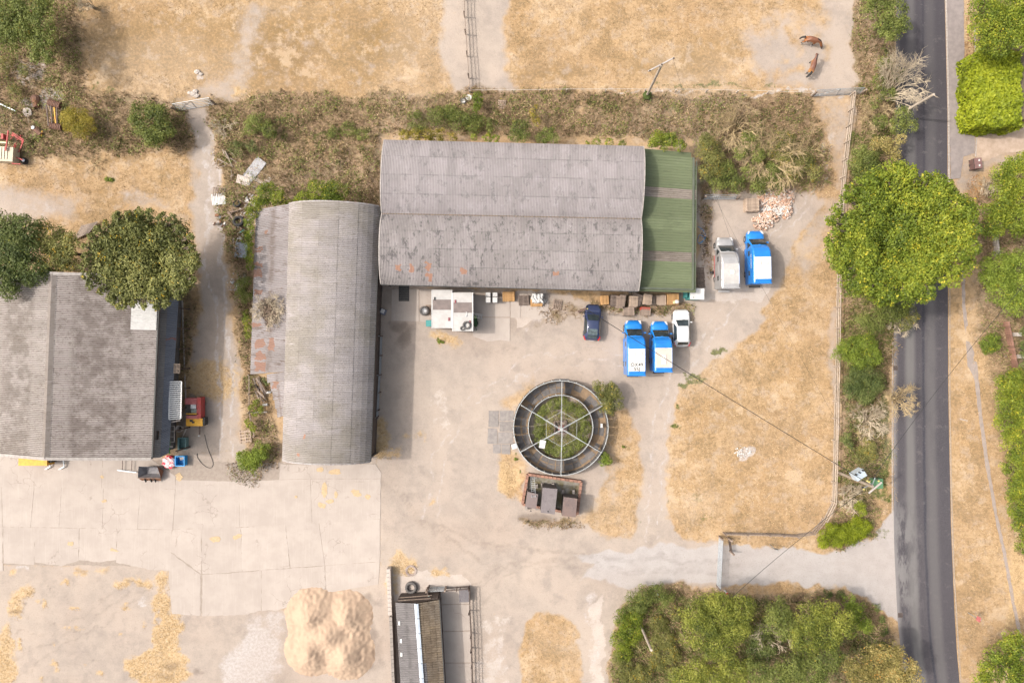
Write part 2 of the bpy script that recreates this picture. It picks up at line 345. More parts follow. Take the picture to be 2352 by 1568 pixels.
for i in range(46):
    x,y=(U(905,1120),U(790,1010)) if i%2 else (U(430,870),U(1180,1250))
    paint('dark',blob(x,y,U(1.5,3.2)),3,U(.4,.75))
for x,y,rx,ry,s_ in [(650,120,130,130,.9),(880,110,120,90,.8),(560,60,60,60,.7),(760,60,200,90,.6),(1560,150,120,50,.7),(1650,110,90,50,.5),(1250,170,120,30,.7),(1300,100,70,40,.4),(1660,950,110,90,.45),(1800,1000,80,70,.4),(1700,1120,120,70,.35),(1850,900,50,80,.3),(350,110,120,60,.35),(250,190,80,30,.5),(2200,1350,30,120,.5),(1880,600,60,40,.2)]:
    paint('gold',blob(x,y,rx,ry),min(rx,ry)*.7,s_)
erase('gravel',[(-60,1046),(870,1046),(872,1290),(640,1395),(400,1400),(390,1260),(-60,1300)],4); erase('straw',[(-60,1046),(870,1046),(872,1290),(640,1395),(400,1400),(390,1260),(-60,1300)],4)
paint('gravel',[(-60,1046),(870,1046),(872,1290),(640,1395),(400,1400),(390,1260),(-60,1300)],4); 0 and paint('dark',[(-60,1120),(870,1108),(872,1285),(640,1390),(400,1395),(390,1260),(-60,1290)],4,.8)
paint('gold',[(440,290),(462,300),(462,420),(448,420)],8,.9); paint('chalk',[(468,330),(480,330),(484,520),(474,560),(468,500)],8,.6)
for poly in ([(200,0),(1000,0),(1010,200),(450,210),(200,200)],): paint('gold',poly,60,.55)
def track(pts,wd,ch_,st):
    o=[];q=[]
    for i,(x,y) in enumerate(pts):
        a=pts[max(i-1,0)];b_=pts[min(i+1,len(pts)-1)];d=math.hypot(b_[0]-a[0],b_[1]-a[1]);n_=(-(b_[1]-a[1])/d*wd/2,(b_[0]-a[0])/d*wd/2)
        o.append((x+n_[0],y+n_[1])); q.append((x-n_[0],y-n_[1]))
    paint(ch_,o+q[::-1],3,st)
for dx,dy in ((0,0),(26,10),(60,60),(95,80)):
    track([(880+dx,1100+dy),(960+dx,1180+dy),(1060+dx,1235+dy),(1200,1255+dy*.6),(1400,1275+dy*.4),(1700,1290+dy*.3)],8,'dark',.40)
for dx in (0,28,70): track([(1000+dx,1568),(1010+dx,1450),(1060+dx,1350),(1150+dx*.6,1290),(1350,1280+dx*.3)],8,'dark',.40)
for dx in (0,30): track([(1490+dx,1250),(1495+dx,1100),(1505+dx,950),(1540+dx,860),(1640+dx,740),(1760+dx,560),(1860+dx*.6,440),(1905+dx*.3,300)],8,'chalk',.5)
for dx in (0,30): track([(1480+dx*.2,830+dx),(1350,800+dx),(1200,830+dx),(1080,920+dx),(1000+dx,1050),(980+dx,1200)],8,'chalk',.48)
for dx in (0,26): track([(455+dx,300),(470+dx,420),(478+dx,600),(500+dx,760),(505+dx,900),(500+dx,1060)],8,'chalk',.7)
for dx in (0,24,50): track([(20,1560-dx*2),(120,1500-dx),(260,1420-dx),(400,1330-dx),(600,1270-dx),(860,1240-dx)],8,'dark',.38)
for k in range(60): paint('dark',blob(U(890,1750),U(700,1400),U(4,18),U(3,8),U(0,90)),6,U(.25,.5))
for k in range(26): paint('gravel',blob(U(300,1000),U(10,210),U(6,22),U(4,12),U(0,90)),10,U(.3,.6))
for k in range(14): paint('gravel',blob(U(1160,1700),U(0,205),U(6,22),U(4,12),U(0,90)),10,U(.3,.5))
for k in range(22): erase('gravel',blob(U(1700,1900),U(40,210),U(6,20),U(5,14),U(0,90)),10,U(.4,.8))
for k in range(30): erase('scrub',blob(U(500,1850),U(230,430),U(8,26),U(5,12),U(0,90)),10,U(.3,.8))
for k in range(30): paint('green',blob(U(500,1850),U(230,320),U(8,30),U(5,12),U(-20,20)),8,U(.3,.7))
for k in range(24): paint('green',blob(U(0,440),U(0,350) if k%2 else U(200,350),U(8,26),U(5,14),U(0,90)),8,U(.3,.8))
for k in range(26): paint('gold',blob(U(0,440),U(360,520),U(14,40),U(4,12),U(-8,8)),8,U(.4,.9))
for k in range(30): paint('chalk',blob(U(1000,1900),U(640,1340),U(6,30),U(4,14),U(0,90)),8,U(.1,.35))
for k in range(24): paint('straw',blob(U(0,400),U(1320,1560),U(3,16),U(2,9),U(0,90)),4,U(.5,.9))
for k in range(16): paint('dark',blob(U(0,420),U(1330,1560),U(3,10),U(2,5),U(0,90)),3,U(.3,.8))
# noise helper (value noise) for vertex height
exact=True
zz=ch['scrub']*np.clip(1-ch['gravel']*2,0,1)*(.25*vnoise(30,1)**2+.15*vnoise(11,2))
zz+= (1-np.clip(ch['gravel']+ch['lane']+ch['conc'],0,1))*(.03*vnoise(14,3))
keep=np.zeros(XX.shape)
for poly in ([(2045,-100),(2210,-100),(2215,500),(2210,1700),(2040,1700)],[(870,300),(1620,300),(1620,700),(870,700)],[(-100,600),(420,600),(420,1320),(-100,1320)],[(560,440),(900,440),(900,1080),(560,1080)],[(1165,860),(1410,860),(1410,1200),(1165,1200)],[(-100,1050),(900,1050),(900,1420),(-100,1420)],[(2170,-100),(2460,-100),(2460,460),(2170,460)]):
    keep=np.maximum(keep,np.clip(.5+sdf(poly)/10,0,1))
zz*=(1-keep)
wx=(XX-1176)*S; wy=(784-YY)*S
# ground shader
def ground_mat():
    m,nt,b=newmat('ground_surface'); pos=geo(nt)
    A=N(nt,'ShaderNodeAttribute',attribute_name='mask_a'); B=N(nt,'ShaderNodeAttribute',attribute_name='mask_b')
    sa=N(nt,'ShaderNodeSeparateColor'); sb=N(nt,'ShaderNodeSeparateColor')
    nt.links.new(A.outputs['Color'],sa.inputs[0]); nt.links.new(B.outputs['Color'],sb.inputs[0])
    n_big=noise(nt,pos,.16,4,.55); n_mid=noise(nt,pos,.8,6,.62); n_f=noise(nt,pos,3.5,6,.7); n_ff=noise(nt,pos,14,3,.7)
    n_m2=noise(nt,mapping(nt,pos,(1,1,1),(31,17,5)),1.5,7,.68)
    n_e=noise(nt,mapping(nt,pos,(1,1,1),(77,9,3)),.9,9,.72)
    def edge(val,k=.8,w_=.10,nn=None):
        s=math_(nt,'ADD',val,math_(nt,'MULTIPLY',math_(nt,'SUBTRACT',nn or n_e,.5),k))
        return mr(nt,s,.5-w_,.5+w_)
    # dry grass
    c=mixc(nt,mr(nt,n_big,.35,.65),(.35,.232,.125),(.385,.270,.160))
    gold=edge(B.outputs['Alpha'],.7,.35); c=mixc(nt,math_(nt,'MULTIPLY',gold,.95),c,mixc(nt,mr(nt,n_m2,.38,.6),(.27,.172,.080),(.135,.095,.045)))
    c=mixc(nt,math_(nt,'MULTIPLY',mr(nt,n_m2,.45,.64),.75),c,(.255,.170,.092))
    c=mixc(nt,math_(nt,'MULTIPLY',mr(nt,n_mid,.48,.66),.6),c,(.345,.275,.215))
    c=mixc(nt,math_(nt,'MULTIPLY',mr(nt,n_f,.5,.66),.7),c,(.215,.150,.085))
    c=mixc(nt,math_(nt,'MULTIPLY',mr(nt,n_f,.48,.30),.6),c,(.46,.335,.21))
    # left field more golden brown: big variation already
    n_b2=noise(nt,mapping(nt,pos,(1,1,1),(61,7,1)),.33,7,.72)
    c=mixc(nt,math_(nt,'MULTIPLY',mr(nt,n_b2,.51,.60),.75),c,mixc(nt,mr(nt,n_f,.4,.6),(.29,.19,.10),(.19,.135,.075)))
    c=mixc(nt,math_(nt,'MULTIPLY',mr(nt,n_b2,.45,.36),.65),c,(.45,.34,.23))
    pale=edge(sa.outputs[0],1.1,.32)
    g=mixc(nt,mr(nt,n_mid,.35,.65),(.335,.282,.243),(.29,.245,.214))
    g=mixc(nt,math_(nt,'MULTIPLY',mr(nt,n_f,.5,.7),.4),g,(.235,.195,.175))
    g=mixc(nt,math_(nt,'MULTIPLY',mr(nt,n_ff,.52,.66),.35),g,(.43,.37,.33))
    g=mixc(nt,math_(nt,'MULTIPLY',mr(nt,n_big,.45,.6),.6),g,(.37,.305,.26))
    g=mixc(nt,math_(nt,'MULTIPLY',mr(nt,noise(nt,mapping(nt,pos,(1,1,1),(50,3,1)),.45,7,.7),.5,.68),.6),g,(.235,.20,.18))
    c=mixc(nt,pale,c,g)
    s_=mixc(nt,mr(nt,n_m2,.35,.65),(.28,.19,.122),(.155,.12,.06))
    s_=mixc(nt,math_(nt,"MULTIPLY",mr(nt,n_f,.5,.66),.8),s_,(.12,.085,.058))
    s_=mixc(nt,math_(nt,'MULTIPLY',mr(nt,n_ff,.52,.62),.5),s_,(.34,.26,.19))
    c=mixc(nt,edge(sb.outputs[2] if False else math_(nt,'MULTIPLY',sa.outputs[2],1.0),.8,.2,n_m2),c,s_)
    k=mixc(nt,mr(nt,n_mid,.35,.65),(.42,.365,.33),(.375,.325,.292))
    c=mixc(nt,edge(sa.outputs[1],.8,.06),c,k)
    l=mixc(nt,mr(nt,n_mid,.3,.7),(.365,.338,.328),(.325,.298,.288))
    l=mixc(nt,math_(nt,'MULTIPLY',mr(nt,n_ff,.55,.7),.35),l,(.26,.24,.23))
    la=N(nt,'ShaderNodeAttribute',attribute_name='mask_lane').outputs['Fac']
    c=mixc(nt,edge(la,.5,.14),c,l)
    st=mixc(nt,mr(nt,n_f,.4,.62),(.49,.355,.205),(.375,.26,.145))
    c=mixc(nt,math_(nt,'MULTIPLY',edge(sb.outputs[0],1.7,.28,n_m2),mr(nt,n_f,.30,.55,.45,1.0)),c,st)
    gr=mixc(nt,mr(nt,n_f,.4,.6),(.115,.125,.035),(.06,.072,.022))
    c=mixc(nt,edge(sb.outputs[1],1.1,.14,n_m2),c,gr)
    c=mixc(nt,math_(nt,'MULTIPLY',edge(sb.outputs[2],1.4,.22,n_e),.85),c,mixc(nt,mr(nt,n_f,.35,.65),(.43,.395,.38),(.34,.305,.29)))
    n_x=noise(nt,mapping(nt,pos,(1,1,1),(3,88,1)),.07,3,.5); c=mixc(nt,math_(nt,'MULTIPLY',mr(nt,n_x,.5,.62),.12),c,(.25,.17,.12)); c=mixc(nt,math_(nt,'MULTIPLY',mr(nt,n_x,.5,.38),.14),c,(.48,.40,.33))
    n_y=noise(nt,mapping(nt,pos,(1,1,1),(21,8,1)),7,4,.75); c=mixc(nt,math_(nt,'MULTIPLY',mr(nt,n_y,.56,.66),.35),c,(.16,.11,.07))
    da=N(nt,'ShaderNodeAttribute',attribute_name='mask_dark').outputs['Fac']
    c=mixc(nt,math_(nt,'MULTIPLY',edge(da,.65,.38,n_m2),.62),c,mixc(nt,.80,c,(.085,.062,.05)))
    hs=N(nt,'ShaderNodeHueSaturation'); hs.inputs['Saturation'].default_value=1.0; hs.inputs['Value'].default_value=1.0
    nt.links.new(c,hs.inputs['Color']); nt.links.new(hs.outputs[0],b.inputs['Base Color'])
    b.inputs['Roughness'].default_value=.95; b.inputs['Specular IOR Level'].default_value=.1
    h=math_(nt,'ADD',n_f,math_(nt,'MULTIPLY',n_ff,.5)); bump(nt,b,h,.35,.06)
    return m
mGround=ground_mat()
a1=np.stack([ch['gravel'],ch['conc'],ch['scrub'],np.ones_like(XX)],-1).reshape(-1,4)
b1=np.stack([ch['straw'],ch['green'],ch['chalk'],ch['gold']],-1).reshape(-1,4)
lane1=ch['lane'].ravel(); dark1=ch['dark'].ravel()
verts=np.stack([wx,wy,zz],-1).reshape(-1,3)
idx=np.arange(nx*ny).reshape(ny,nx)
quads=np.stack([idx[1:,:-1],idx[1:,1:],idx[:-1,1:],idx[:-1,:-1]],-1).reshape(-1,4)
fc=lambda k: (ch[k][:-1,:-1]+ch[k][1:,1:]).ravel()/2
lab=np.zeros(len(quads),int)
lab[fc('gravel')>.5]=1; lab[fc('scrub')>.55]=2; lab[fc('lane')>.5]=3
cells_x=((gx[:-1]+gx[1:])/2); cells_y=(gy[:-1]+gy[1:])/2
CX,CY=np.meshgrid(cells_x,cells_y); CX=CX.ravel(); CY=CY.ravel()
for k,nm in enumerate(['ground','gravel_yard','scrub_bank','lane']):
    q=quads[lab==k]; u,inv=np.unique(q,return_inverse=True)
    me=fast_mesh(nm,verts[u],inv.reshape(-1,4))
    for an,ar in (('mask_a',a1),('mask_b',b1)):
        at=me.attributes.new(an,'FLOAT_COLOR','POINT'); at.data.foreach_set('color',ar[u].astype(np.float32).ravel())
    for an,ar in (('mask_lane',lane1),('mask_dark',dark1)):
        at=me.attributes.new(an,'FLOAT','POINT'); at.data.foreach_set('value',ar[u].astype(np.float32))
    me.polygons.foreach_set('use_smooth',[True]*len(me.polygons))
    props(link(nm,me,mGround),kind='structure')
# surrounding land to the horizon (ring of big quads joined to the grid edge)
x0,x1,y0,y1=wx[0,0],wx[0,-1],wy[-1,0],wy[0,0]; B_=900
mb=MB(); mb.add([(-B_,-B_,-.02),(B_,-B_,-.02),(B_,B_,-.02),(-B_,B_,-.02),(x0,y0,0),(x1,y0,0),(x1,y1,0),(x0,y1,0)],[(0,1,5,4),(1,2,6,5),(2,3,7,6),(3,0,4,7)])
props(mb.build('farmland',M('far_dry_grass',(.36,.27,.15),(.30,.23,.12),.05,.95)),kind='structure')
# ---------- road ----------
def road_mat():
    m,nt,b=newmat('asphalt'); pos=geo(nt)
    sep=N(nt,'ShaderNodeSeparateXYZ'); nt.links.new(pos,sep.inputs[0])
    at=N(nt,'ShaderNodeAttribute',attribute_name='across').outputs['Fac']
    wv=noise(nt,mapping(nt,pos,(1,.12,1)),1.3,5,.6); fn=noise(nt,pos,18,3,.7); bg_=noise(nt,mapping(nt,pos,(1,.3,1),(5,5,5)),.35,4)
    x=math_(nt,'ADD',at,math_(nt,'MULTIPLY',math_(nt,'SUBTRACT',wv,.5),.06))
    def band(c,w_): 
        d=math_(nt,'ABSOLUTE',math_(nt,'SUBTRACT',x,c)); return mr(nt,d,w_,w_*.2)
    t=math_(nt,'MAXIMUM',band(.30,.13),math_(nt,'MULTIPLY',band(.68,.15),.55))
    c=mixc(nt,t,(.058,.052,.060),(.125,.118,.118))
    c=mixc(nt,math_(nt,'MULTIPLY',band(.545,.035),.8),c,(.030,.030,.042))
    c=mixc(nt,mr(nt,x,.10,.0),c,(.20,.185,.185))
    c=mixc(nt,math_(nt,'MULTIPLY',mr(nt,bg_,.45,.7),.5),c,(.045,.042,.050))
    c=mixc(nt,math_(nt,'MULTIPLY',mr(nt,fn,.45,.65),.25),c,(.16,.15,.15))
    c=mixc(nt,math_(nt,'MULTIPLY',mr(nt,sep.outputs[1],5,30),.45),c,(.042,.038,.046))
    ym=math_(nt,'MULTIPLY',mr(nt,sep.outputs[1],-15,-21),mr(nt,sep.outputs[1],-33,-26)); sk_=noise(nt,mapping(nt,pos,(1,.35,1),(0,0,0),.45),1.1,6,.7)
    c=mixc(nt,math_(nt,'MULTIPLY',math_(nt,'MULTIPLY',ym,mr(nt,x,.62,.0)),mr(nt,sk_,.42,.58)),c,(.17,.16,.16))
    c=mixc(nt,math_(nt,'MULTIPLY',mr(nt,noise(nt,pos,.9,8,.8),.56,.62),.5),c,(.12,.11,.11))
    nt.links.new(c,b.inputs['Base Color']); b.inputs['Roughness'].default_value=.85; bump(nt,b,fn,.15,.01)
    return m
rl=[(2060,-200),(2058,0),(2056,400),(2053,700),(2052,900),(2052,1150),(2054,1260),(2058,1350),(2062,1430),(2070,1500),(2082,1568),(2100,1700)]
rr=[(2168,-200),(2170,0),(2176,250),(2177,600),(2178,900),(2180,1000),(2182,1100),(2184,1200),(2188,1300),(2192,1400),(2198,1500),(2204,1568),(2220,1700)]
def interp(pl,y):
    return float(np.interp(y,[p[1] for p in pl],[p[0] for p in pl]))
ys=np.arange(-200,1701,20); vv=[];ac=[]
for y in ys:
    a,b_=interp(rl,y),interp(rr,y)
    for t in np.linspace(0,1,9): 
        p=P(a+(b_-a)*t,y); vv.append((p.x,p.y,.006+.03*(1-(2*t-1)**2))); ac.append(t)
i9=np.arange(len(ys)*9).reshape(-1,9); q=np.stack([i9[1:,:-1],i9[1:,1:],i9[:-1,1:],i9[:-1,:-1]],-1).reshape(-1,4)
me=fast_mesh('road',vv,q); at=me.attributes.new('across','FLOAT','POINT'); at.data.foreach_set('value',np.array(ac,np.float32))
props(link('road',me,road_mat()),kind='structure')
def ribbon(name,pl,wd,z0,z1,mat,seg=22,kind='structure',parent=None,jit=0,gap=0):
    """row of kerb pieces / ribbon pieces along a polyline in picture units"""
    d=[0]; 
    for a,b_ in zip(pl,pl[1:]): d.append(d[-1]+math.dist(a,b_))
    n=max(1,int(d[-1]/seg)); xs=[p[0] for p in pl]; yy=[p[1] for p in pl]; mb=MB()
    at=lambda t:(float(np.interp(t,d,xs)),float(np.interp(t,d,yy)))
    for i in range(n):
        a=at(d[-1]*i/n); b_=at(d[-1]*(i+1)/n-gap); j=U(-jit,jit)
        pa,pb=P(a[0]+j,a[1]),P(b_[0]+j,b_[1]); mb.bar((pa.x,pa.y,(z0+z1)/2),(pb.x,pb.y,(z0+z1)/2),wd,z1-z0)
    return mb
mKerb=M('kerb_concrete',(.40,.36,.33),(.30,.26,.24),5,.9)
def kerbs(name,pl,wd,z1,seg,mat=mKerb,label=None):
    root=thing(name,None,None,(0,0,0)); root['kind']='structure'
    d=[0]
    for a,b_ in zip(pl,pl[1:]): d.append(d[-1]+math.dist(a,b_))
    n=int(d[-1]/seg); xs=[p[0] for p in pl]; yy=[p[1] for p in pl]; at=lambda t:(float(np.interp(t,d,xs)),float(np.interp(t,d,yy)))
    base=MB().box((0,0,z1/2),(wd,seg*S-.03,z1)).mesh('kerb_stone')
    for i in range(n):
        a=at(d[-1]*i/n); b_=at(d[-1]*(i+1)/n); pa,pb=P(*a),P(*b_); dd=pb-pa
        o=link('kerb_stone',base,mat,root,(pa+pb)/2); o.rotation_euler=(0,0,math.atan2(dd.y,dd.x)-math.pi/2)
    return root
kerbs('kerb',[(2171,-60),(2178,250),(2180,600)],.14,.09,22)
kerbs('verge_edging',[(2181,600),(2181,900),(2184,1100),(2190,1300),(2202,1500),(2212,1640)],.12,.05,26,M('worn_kerb',(.36,.28,.21),(.25,.2,.16),4,.9))
kerbs('kerb_edging',[(2050,780),(2049,900),(2049,1180)],.09,.05,30)
kerbs('garden_edging',[(2238,60),(2240,180),(2243,300),(2240,360)],.10,.08,20)
# pavement (footway) and narrow path
def polyjag(pts,step=8,jit=1.0):
    o=[]
    for i in range(len(pts)):
        a=pts[i]; b_=pts[(i+1)%len(pts)]; n=max(1,int(math.dist(a,b_)/step))
        for k in range(n): o.append((a[0]+(b_[0]-a[0])*k/n+U(-jit,jit),a[1]+(b_[1]-a[1])*k/n+U(-jit,jit)))
    return o
def slab(name,pts,z,mat,jit=.8,step=8,parent=None,kind='structure',z0=-.05):
    p=[P(*q) for q in polyjag(pts,step,jit)]
    import mathutils
    tri=mathutils.geometry.tessellate_polygon([p])
    n=len(p); mb=MB(); v=[(q.x,q.y,z) for q in p]+[(q.x,q.y,z0) for q in p]
    ar=sum(p[i].x*p[(i+1)%n].y-p[(i+1)%n].x*p[i].y for i in range(n))
    f=[]
    for t in tri:
        a,b_,c=[p[i] for i in t]; s_=(b_.x-a.x)*(c.y-a.y)-(b_.y-a.y)*(c.x-a.x)
        f.append(tuple(t) if s_>0 else (t[0],t[2],t[1]))
    f+=[(i,i+n,(i+1)%n+n,(i+1)%n) if ar>0 else (i,(i+1)%n,(i+1)%n+n,i+n) for i in range(n)]
    mb.add(v,f); o=mb.build(name,mat,parent)
    if parent is None: props(o,kind=kind)
    return o
mPave=M('old_tarmac',(.25,.215,.205),(.20,.172,.165),1.5,.9,bmp=.2)
slab('pavement',[(2173,-80),(2212,-80),(2214,150),(2216,290),(2238,300),(2238,352),(2212,360),(2205,410),(2183,412),(2180,250)],.06,mPave,.8)
slab('path',[(2207,560),(2214,560),(2217,700),(2226,780),(2245,835),(2246,860),(2256,960),(2270,1060),(2290,1180),(2310,1270),(2330,1380),(2345,1450),(2352,1500),(2345,1500),(2338,1450),(2322,1380),(2303,1270),(2283,1180),(2262,1060),(2248,960),(2238,870),(2222,840),(2218,780),(2210,700)],.05,M('path_grey',(.30,.25,.225),(.25,.21,.19),2,.9),.9,9)
slab('driveway',[(2243,300),(2440,285),(2440,362),(2350,348),(2300,352),(2262,372),(2243,372)],.035,M('driveway_gravel',(.42,.325,.26),(.33,.25,.19),1.4,.95,bmp=.4),1.2)
slab('path_concrete',[(2296,745),(2318,745),(2330,800),(2336,845),(2304,848),(2300,790)],.05,mConcW,.8)
# ---------- concrete apron of slabs ----------
def conc_mat():
    m,nt,b=newmat('concrete_slab'); pos=geo(nt); n1=noise(nt,pos,.5,6,.6); n2=noise(nt,pos,3,6,.7); n3=noise(nt,pos,16,2); r=orand(nt)
    c=mixc(nt,mr(nt,n1,.35,.65),(.375,.325,.292),(.335,.288,.258))
    c=mixc(nt,math_(nt,'MULTIPLY',mr(nt,n2,.55,.75),.45),c,(.30,.25,.22))
    c=mixc(nt,1.0,c,mr2col(nt,r,.97,1.03),'MULTIPLY')
    sep=N(nt,'ShaderNodeMapping'); ln=noise(nt,mapping(nt,pos,(6,.25,1)),1.2,3); c=mixc(nt,math_(nt,'MULTIPLY',mr(nt,ln,.5,.7),.15),c,(.5,.44,.4))
    v=N(nt,'ShaderNodeTexVoronoi',feature='DISTANCE_TO_EDGE'); v.inputs['Scale'].default_value=.55
    wp=N(nt,'ShaderNodeVectorMath',operation='ADD'); ns=N(nt,'ShaderNodeTexNoise'); ns.inputs['Scale'].default_value=1.1; ns.inputs['Detail'].default_value=5
    nt.links.new(pos,ns.inputs['Vector']); sc=N(nt,'ShaderNodeVectorMath',operation='SCALE'); sc.inputs['Scale'].default_value=1.4
    nt.links.new(ns.outputs['Color'],sc.inputs[0]); nt.links.new(pos,wp.inputs[0]); nt.links.new(sc.outputs[0],wp.inputs[1]); nt.links.new(wp.outputs[0],v.inputs['Vector'])
    cr=math_(nt,'MULTIPLY',mr(nt,v.outputs['Distance'],.022,.004),mr(nt,noise(nt,mapping(nt,pos,(1,1,1),(9,2,0)),.22,3),.52,.6))
    c=mixc(nt,math_(nt,'MULTIPLY',cr,.55),c,(.2,.16,.14))
    nt.links.new(c,b.inputs['Base Color']); b.inputs['Roughness'].default_value=.9; bump(nt,b,n2,.2,.01); return m
mSlab=conc_mat()
jb=slab('joint_bed',[(-60,1048),(864,1068),(872,1100),(870,1288),(748,1350),(640,1396),(470,1408),(398,1402),(388,1300),(-60,1296)],.024,M('joint_dirt',(.29,.245,.21),(.25,.205,.175),3,.95),2.2,9)
ap=thing('concrete_apron',None,None); ap['kind']='structure'
apron=[[(-60,1046),(235,1050),(233,1120),(-60,1115)],[(237,1050),(347,1054),(402,1092),(403,1122),(235,1120)],
 [(5,1117),(78,1118),(70,1209),(8,1208)],[(80,1118),(141,1119),(135,1210),(72,1209)],[(143,1119),(237,1121),(235,1212),(137,1210)],[(239,1121),(322,1122),(315,1213),(237,1212)],[(324,1122),(402,1124),(396,1215),(317,1213)],
 [(-60,1115),(3,1117),(5,1208),(-60,1208)],[(-60,1210),(6,1210),(6,1310),(-60,1315)],
 [(8,1210),(80,1211),(78,1296),(10,1292)],[(82,1211),(182,1213),(180,1286),(140,1298),(80,1290)],[(184,1213),(268,1214),(266,1284),(230,1290),(182,1284)],[(270,1214),(395,1217),(390,1310),(340,1306),(268,1290)],
 [(405,1102),(547,1106),(550,1209),(399,1214)],[(549,1106),(640,1102),(712,1100),(716,1203),(552,1209)],
 [(645,1066),(700,1068),(862,1066),(875,1085),(874,1098),(714,1098),(642,1100)],
 [(714,1100),(874,1100),(873,1190),(718,1202)],
 [(398,1216),(462,1213),(462,1317),(390,1262)],[(389,1266),(460,1320),(460,1412),(396,1408),(389,1330)],[(464,1213),(552,1211),(556,1311),(465,1317)],[(554,1211),(655,1205),(665,1303),(558,1311)],
 [(657,1205),(732,1201),(745,1297),(668,1302)],[(734,1201),(872,1192),(872,1288),(748,1297)],
 [(465,1320),(600,1311),(600,1400),(560,1410),(465,1414)],[(602,1310),(745,1299),(748,1360),(640,1400),(602,1400)],[(748,1299),(872,1290),(868,1340),(750,1360)]]
for p_ in apron:
    c=(sum(q[0] for q in p_)/len(p_),sum(q[1] for q in p_)/len(p_))
    p_=[(q[0]+(.7 if q[0]>c[0] else -.7),q[1]+(.7 if q[1]>c[1] else -.7)) for q in p_]
    slab('slab',p_,.03+U(0,.006),mSlab,.45 if c[1]<1240 or c[0]>700 else 1.1,7,ap)
pd=thing('concrete_pad',None,None); pd['kind']='structure'
for p_ in [[(900,664),(962,664),(962,738),(899,737)],[(964,664),(990,664),(990,740),(964,739)],[(1088,678),(1171,680),(1171,728),(1085,727)],[(1086,729),(1171,730),(1171,783),(1150,781),(1120,784),(1086,772)],[(988,664),(1090,664),(1090,740),(992,740)],[(1173,684),(1196,686),(1195,730),(1173,730)],[(1198,688),(1260,690),(1258,724),(1240,734),(1215,728),(1198,730)]]:
    slab('slab',p_,.045+U(0,.006),mSlab,.5,8,pd)
# yard beside the small stable
sy=thing('stable_yard_slabs',None,None); sy['kind']='structure'
for p_ in [[(905,1365),(990,1352),(988,1376),(905,1380)],[(1018,1345),(1078,1342),(1078,1385),(1014,1386)],[(1014,1388),(1079,1387),(1080,1446),(1018,1448)],[(1018,1450),(1080,1449),(1082,1520),(1020,1520)],[(1020,1522),(1083,1522),(1084,1640),(1022,1640)]]:
    slab('slab',p_,.04+U(0,.006),mSlab,.5,8,sy)
# flagstones / paving squares west of the walker
pv=thing('paving_flags',None,None); pv['kind']='structure'
mFlag=M('dark_flag',(.20,.18,.175),(.26,.235,.22),2.5,.85,rnd=.12)
for i,(a,b_,c,d) in enumerate([(1122,943,1145,980),(1147,943,1180,966),(1147,968,1180,990),(1120,983,1142,1018),(1144,992,1178,1018),(1132,1020,1150,1040),(1152,1020,1172,1042)]):
    slab('flagstone',[(a,b_),(c,b_),(c,d),(a,d)],.035+U(0,.008),mFlag,.8,8,pv)
# tyre tracks etc are in material; storm drain grates in road edge
for x,y in [(2058,1273),(2063,1412)]:
    pass
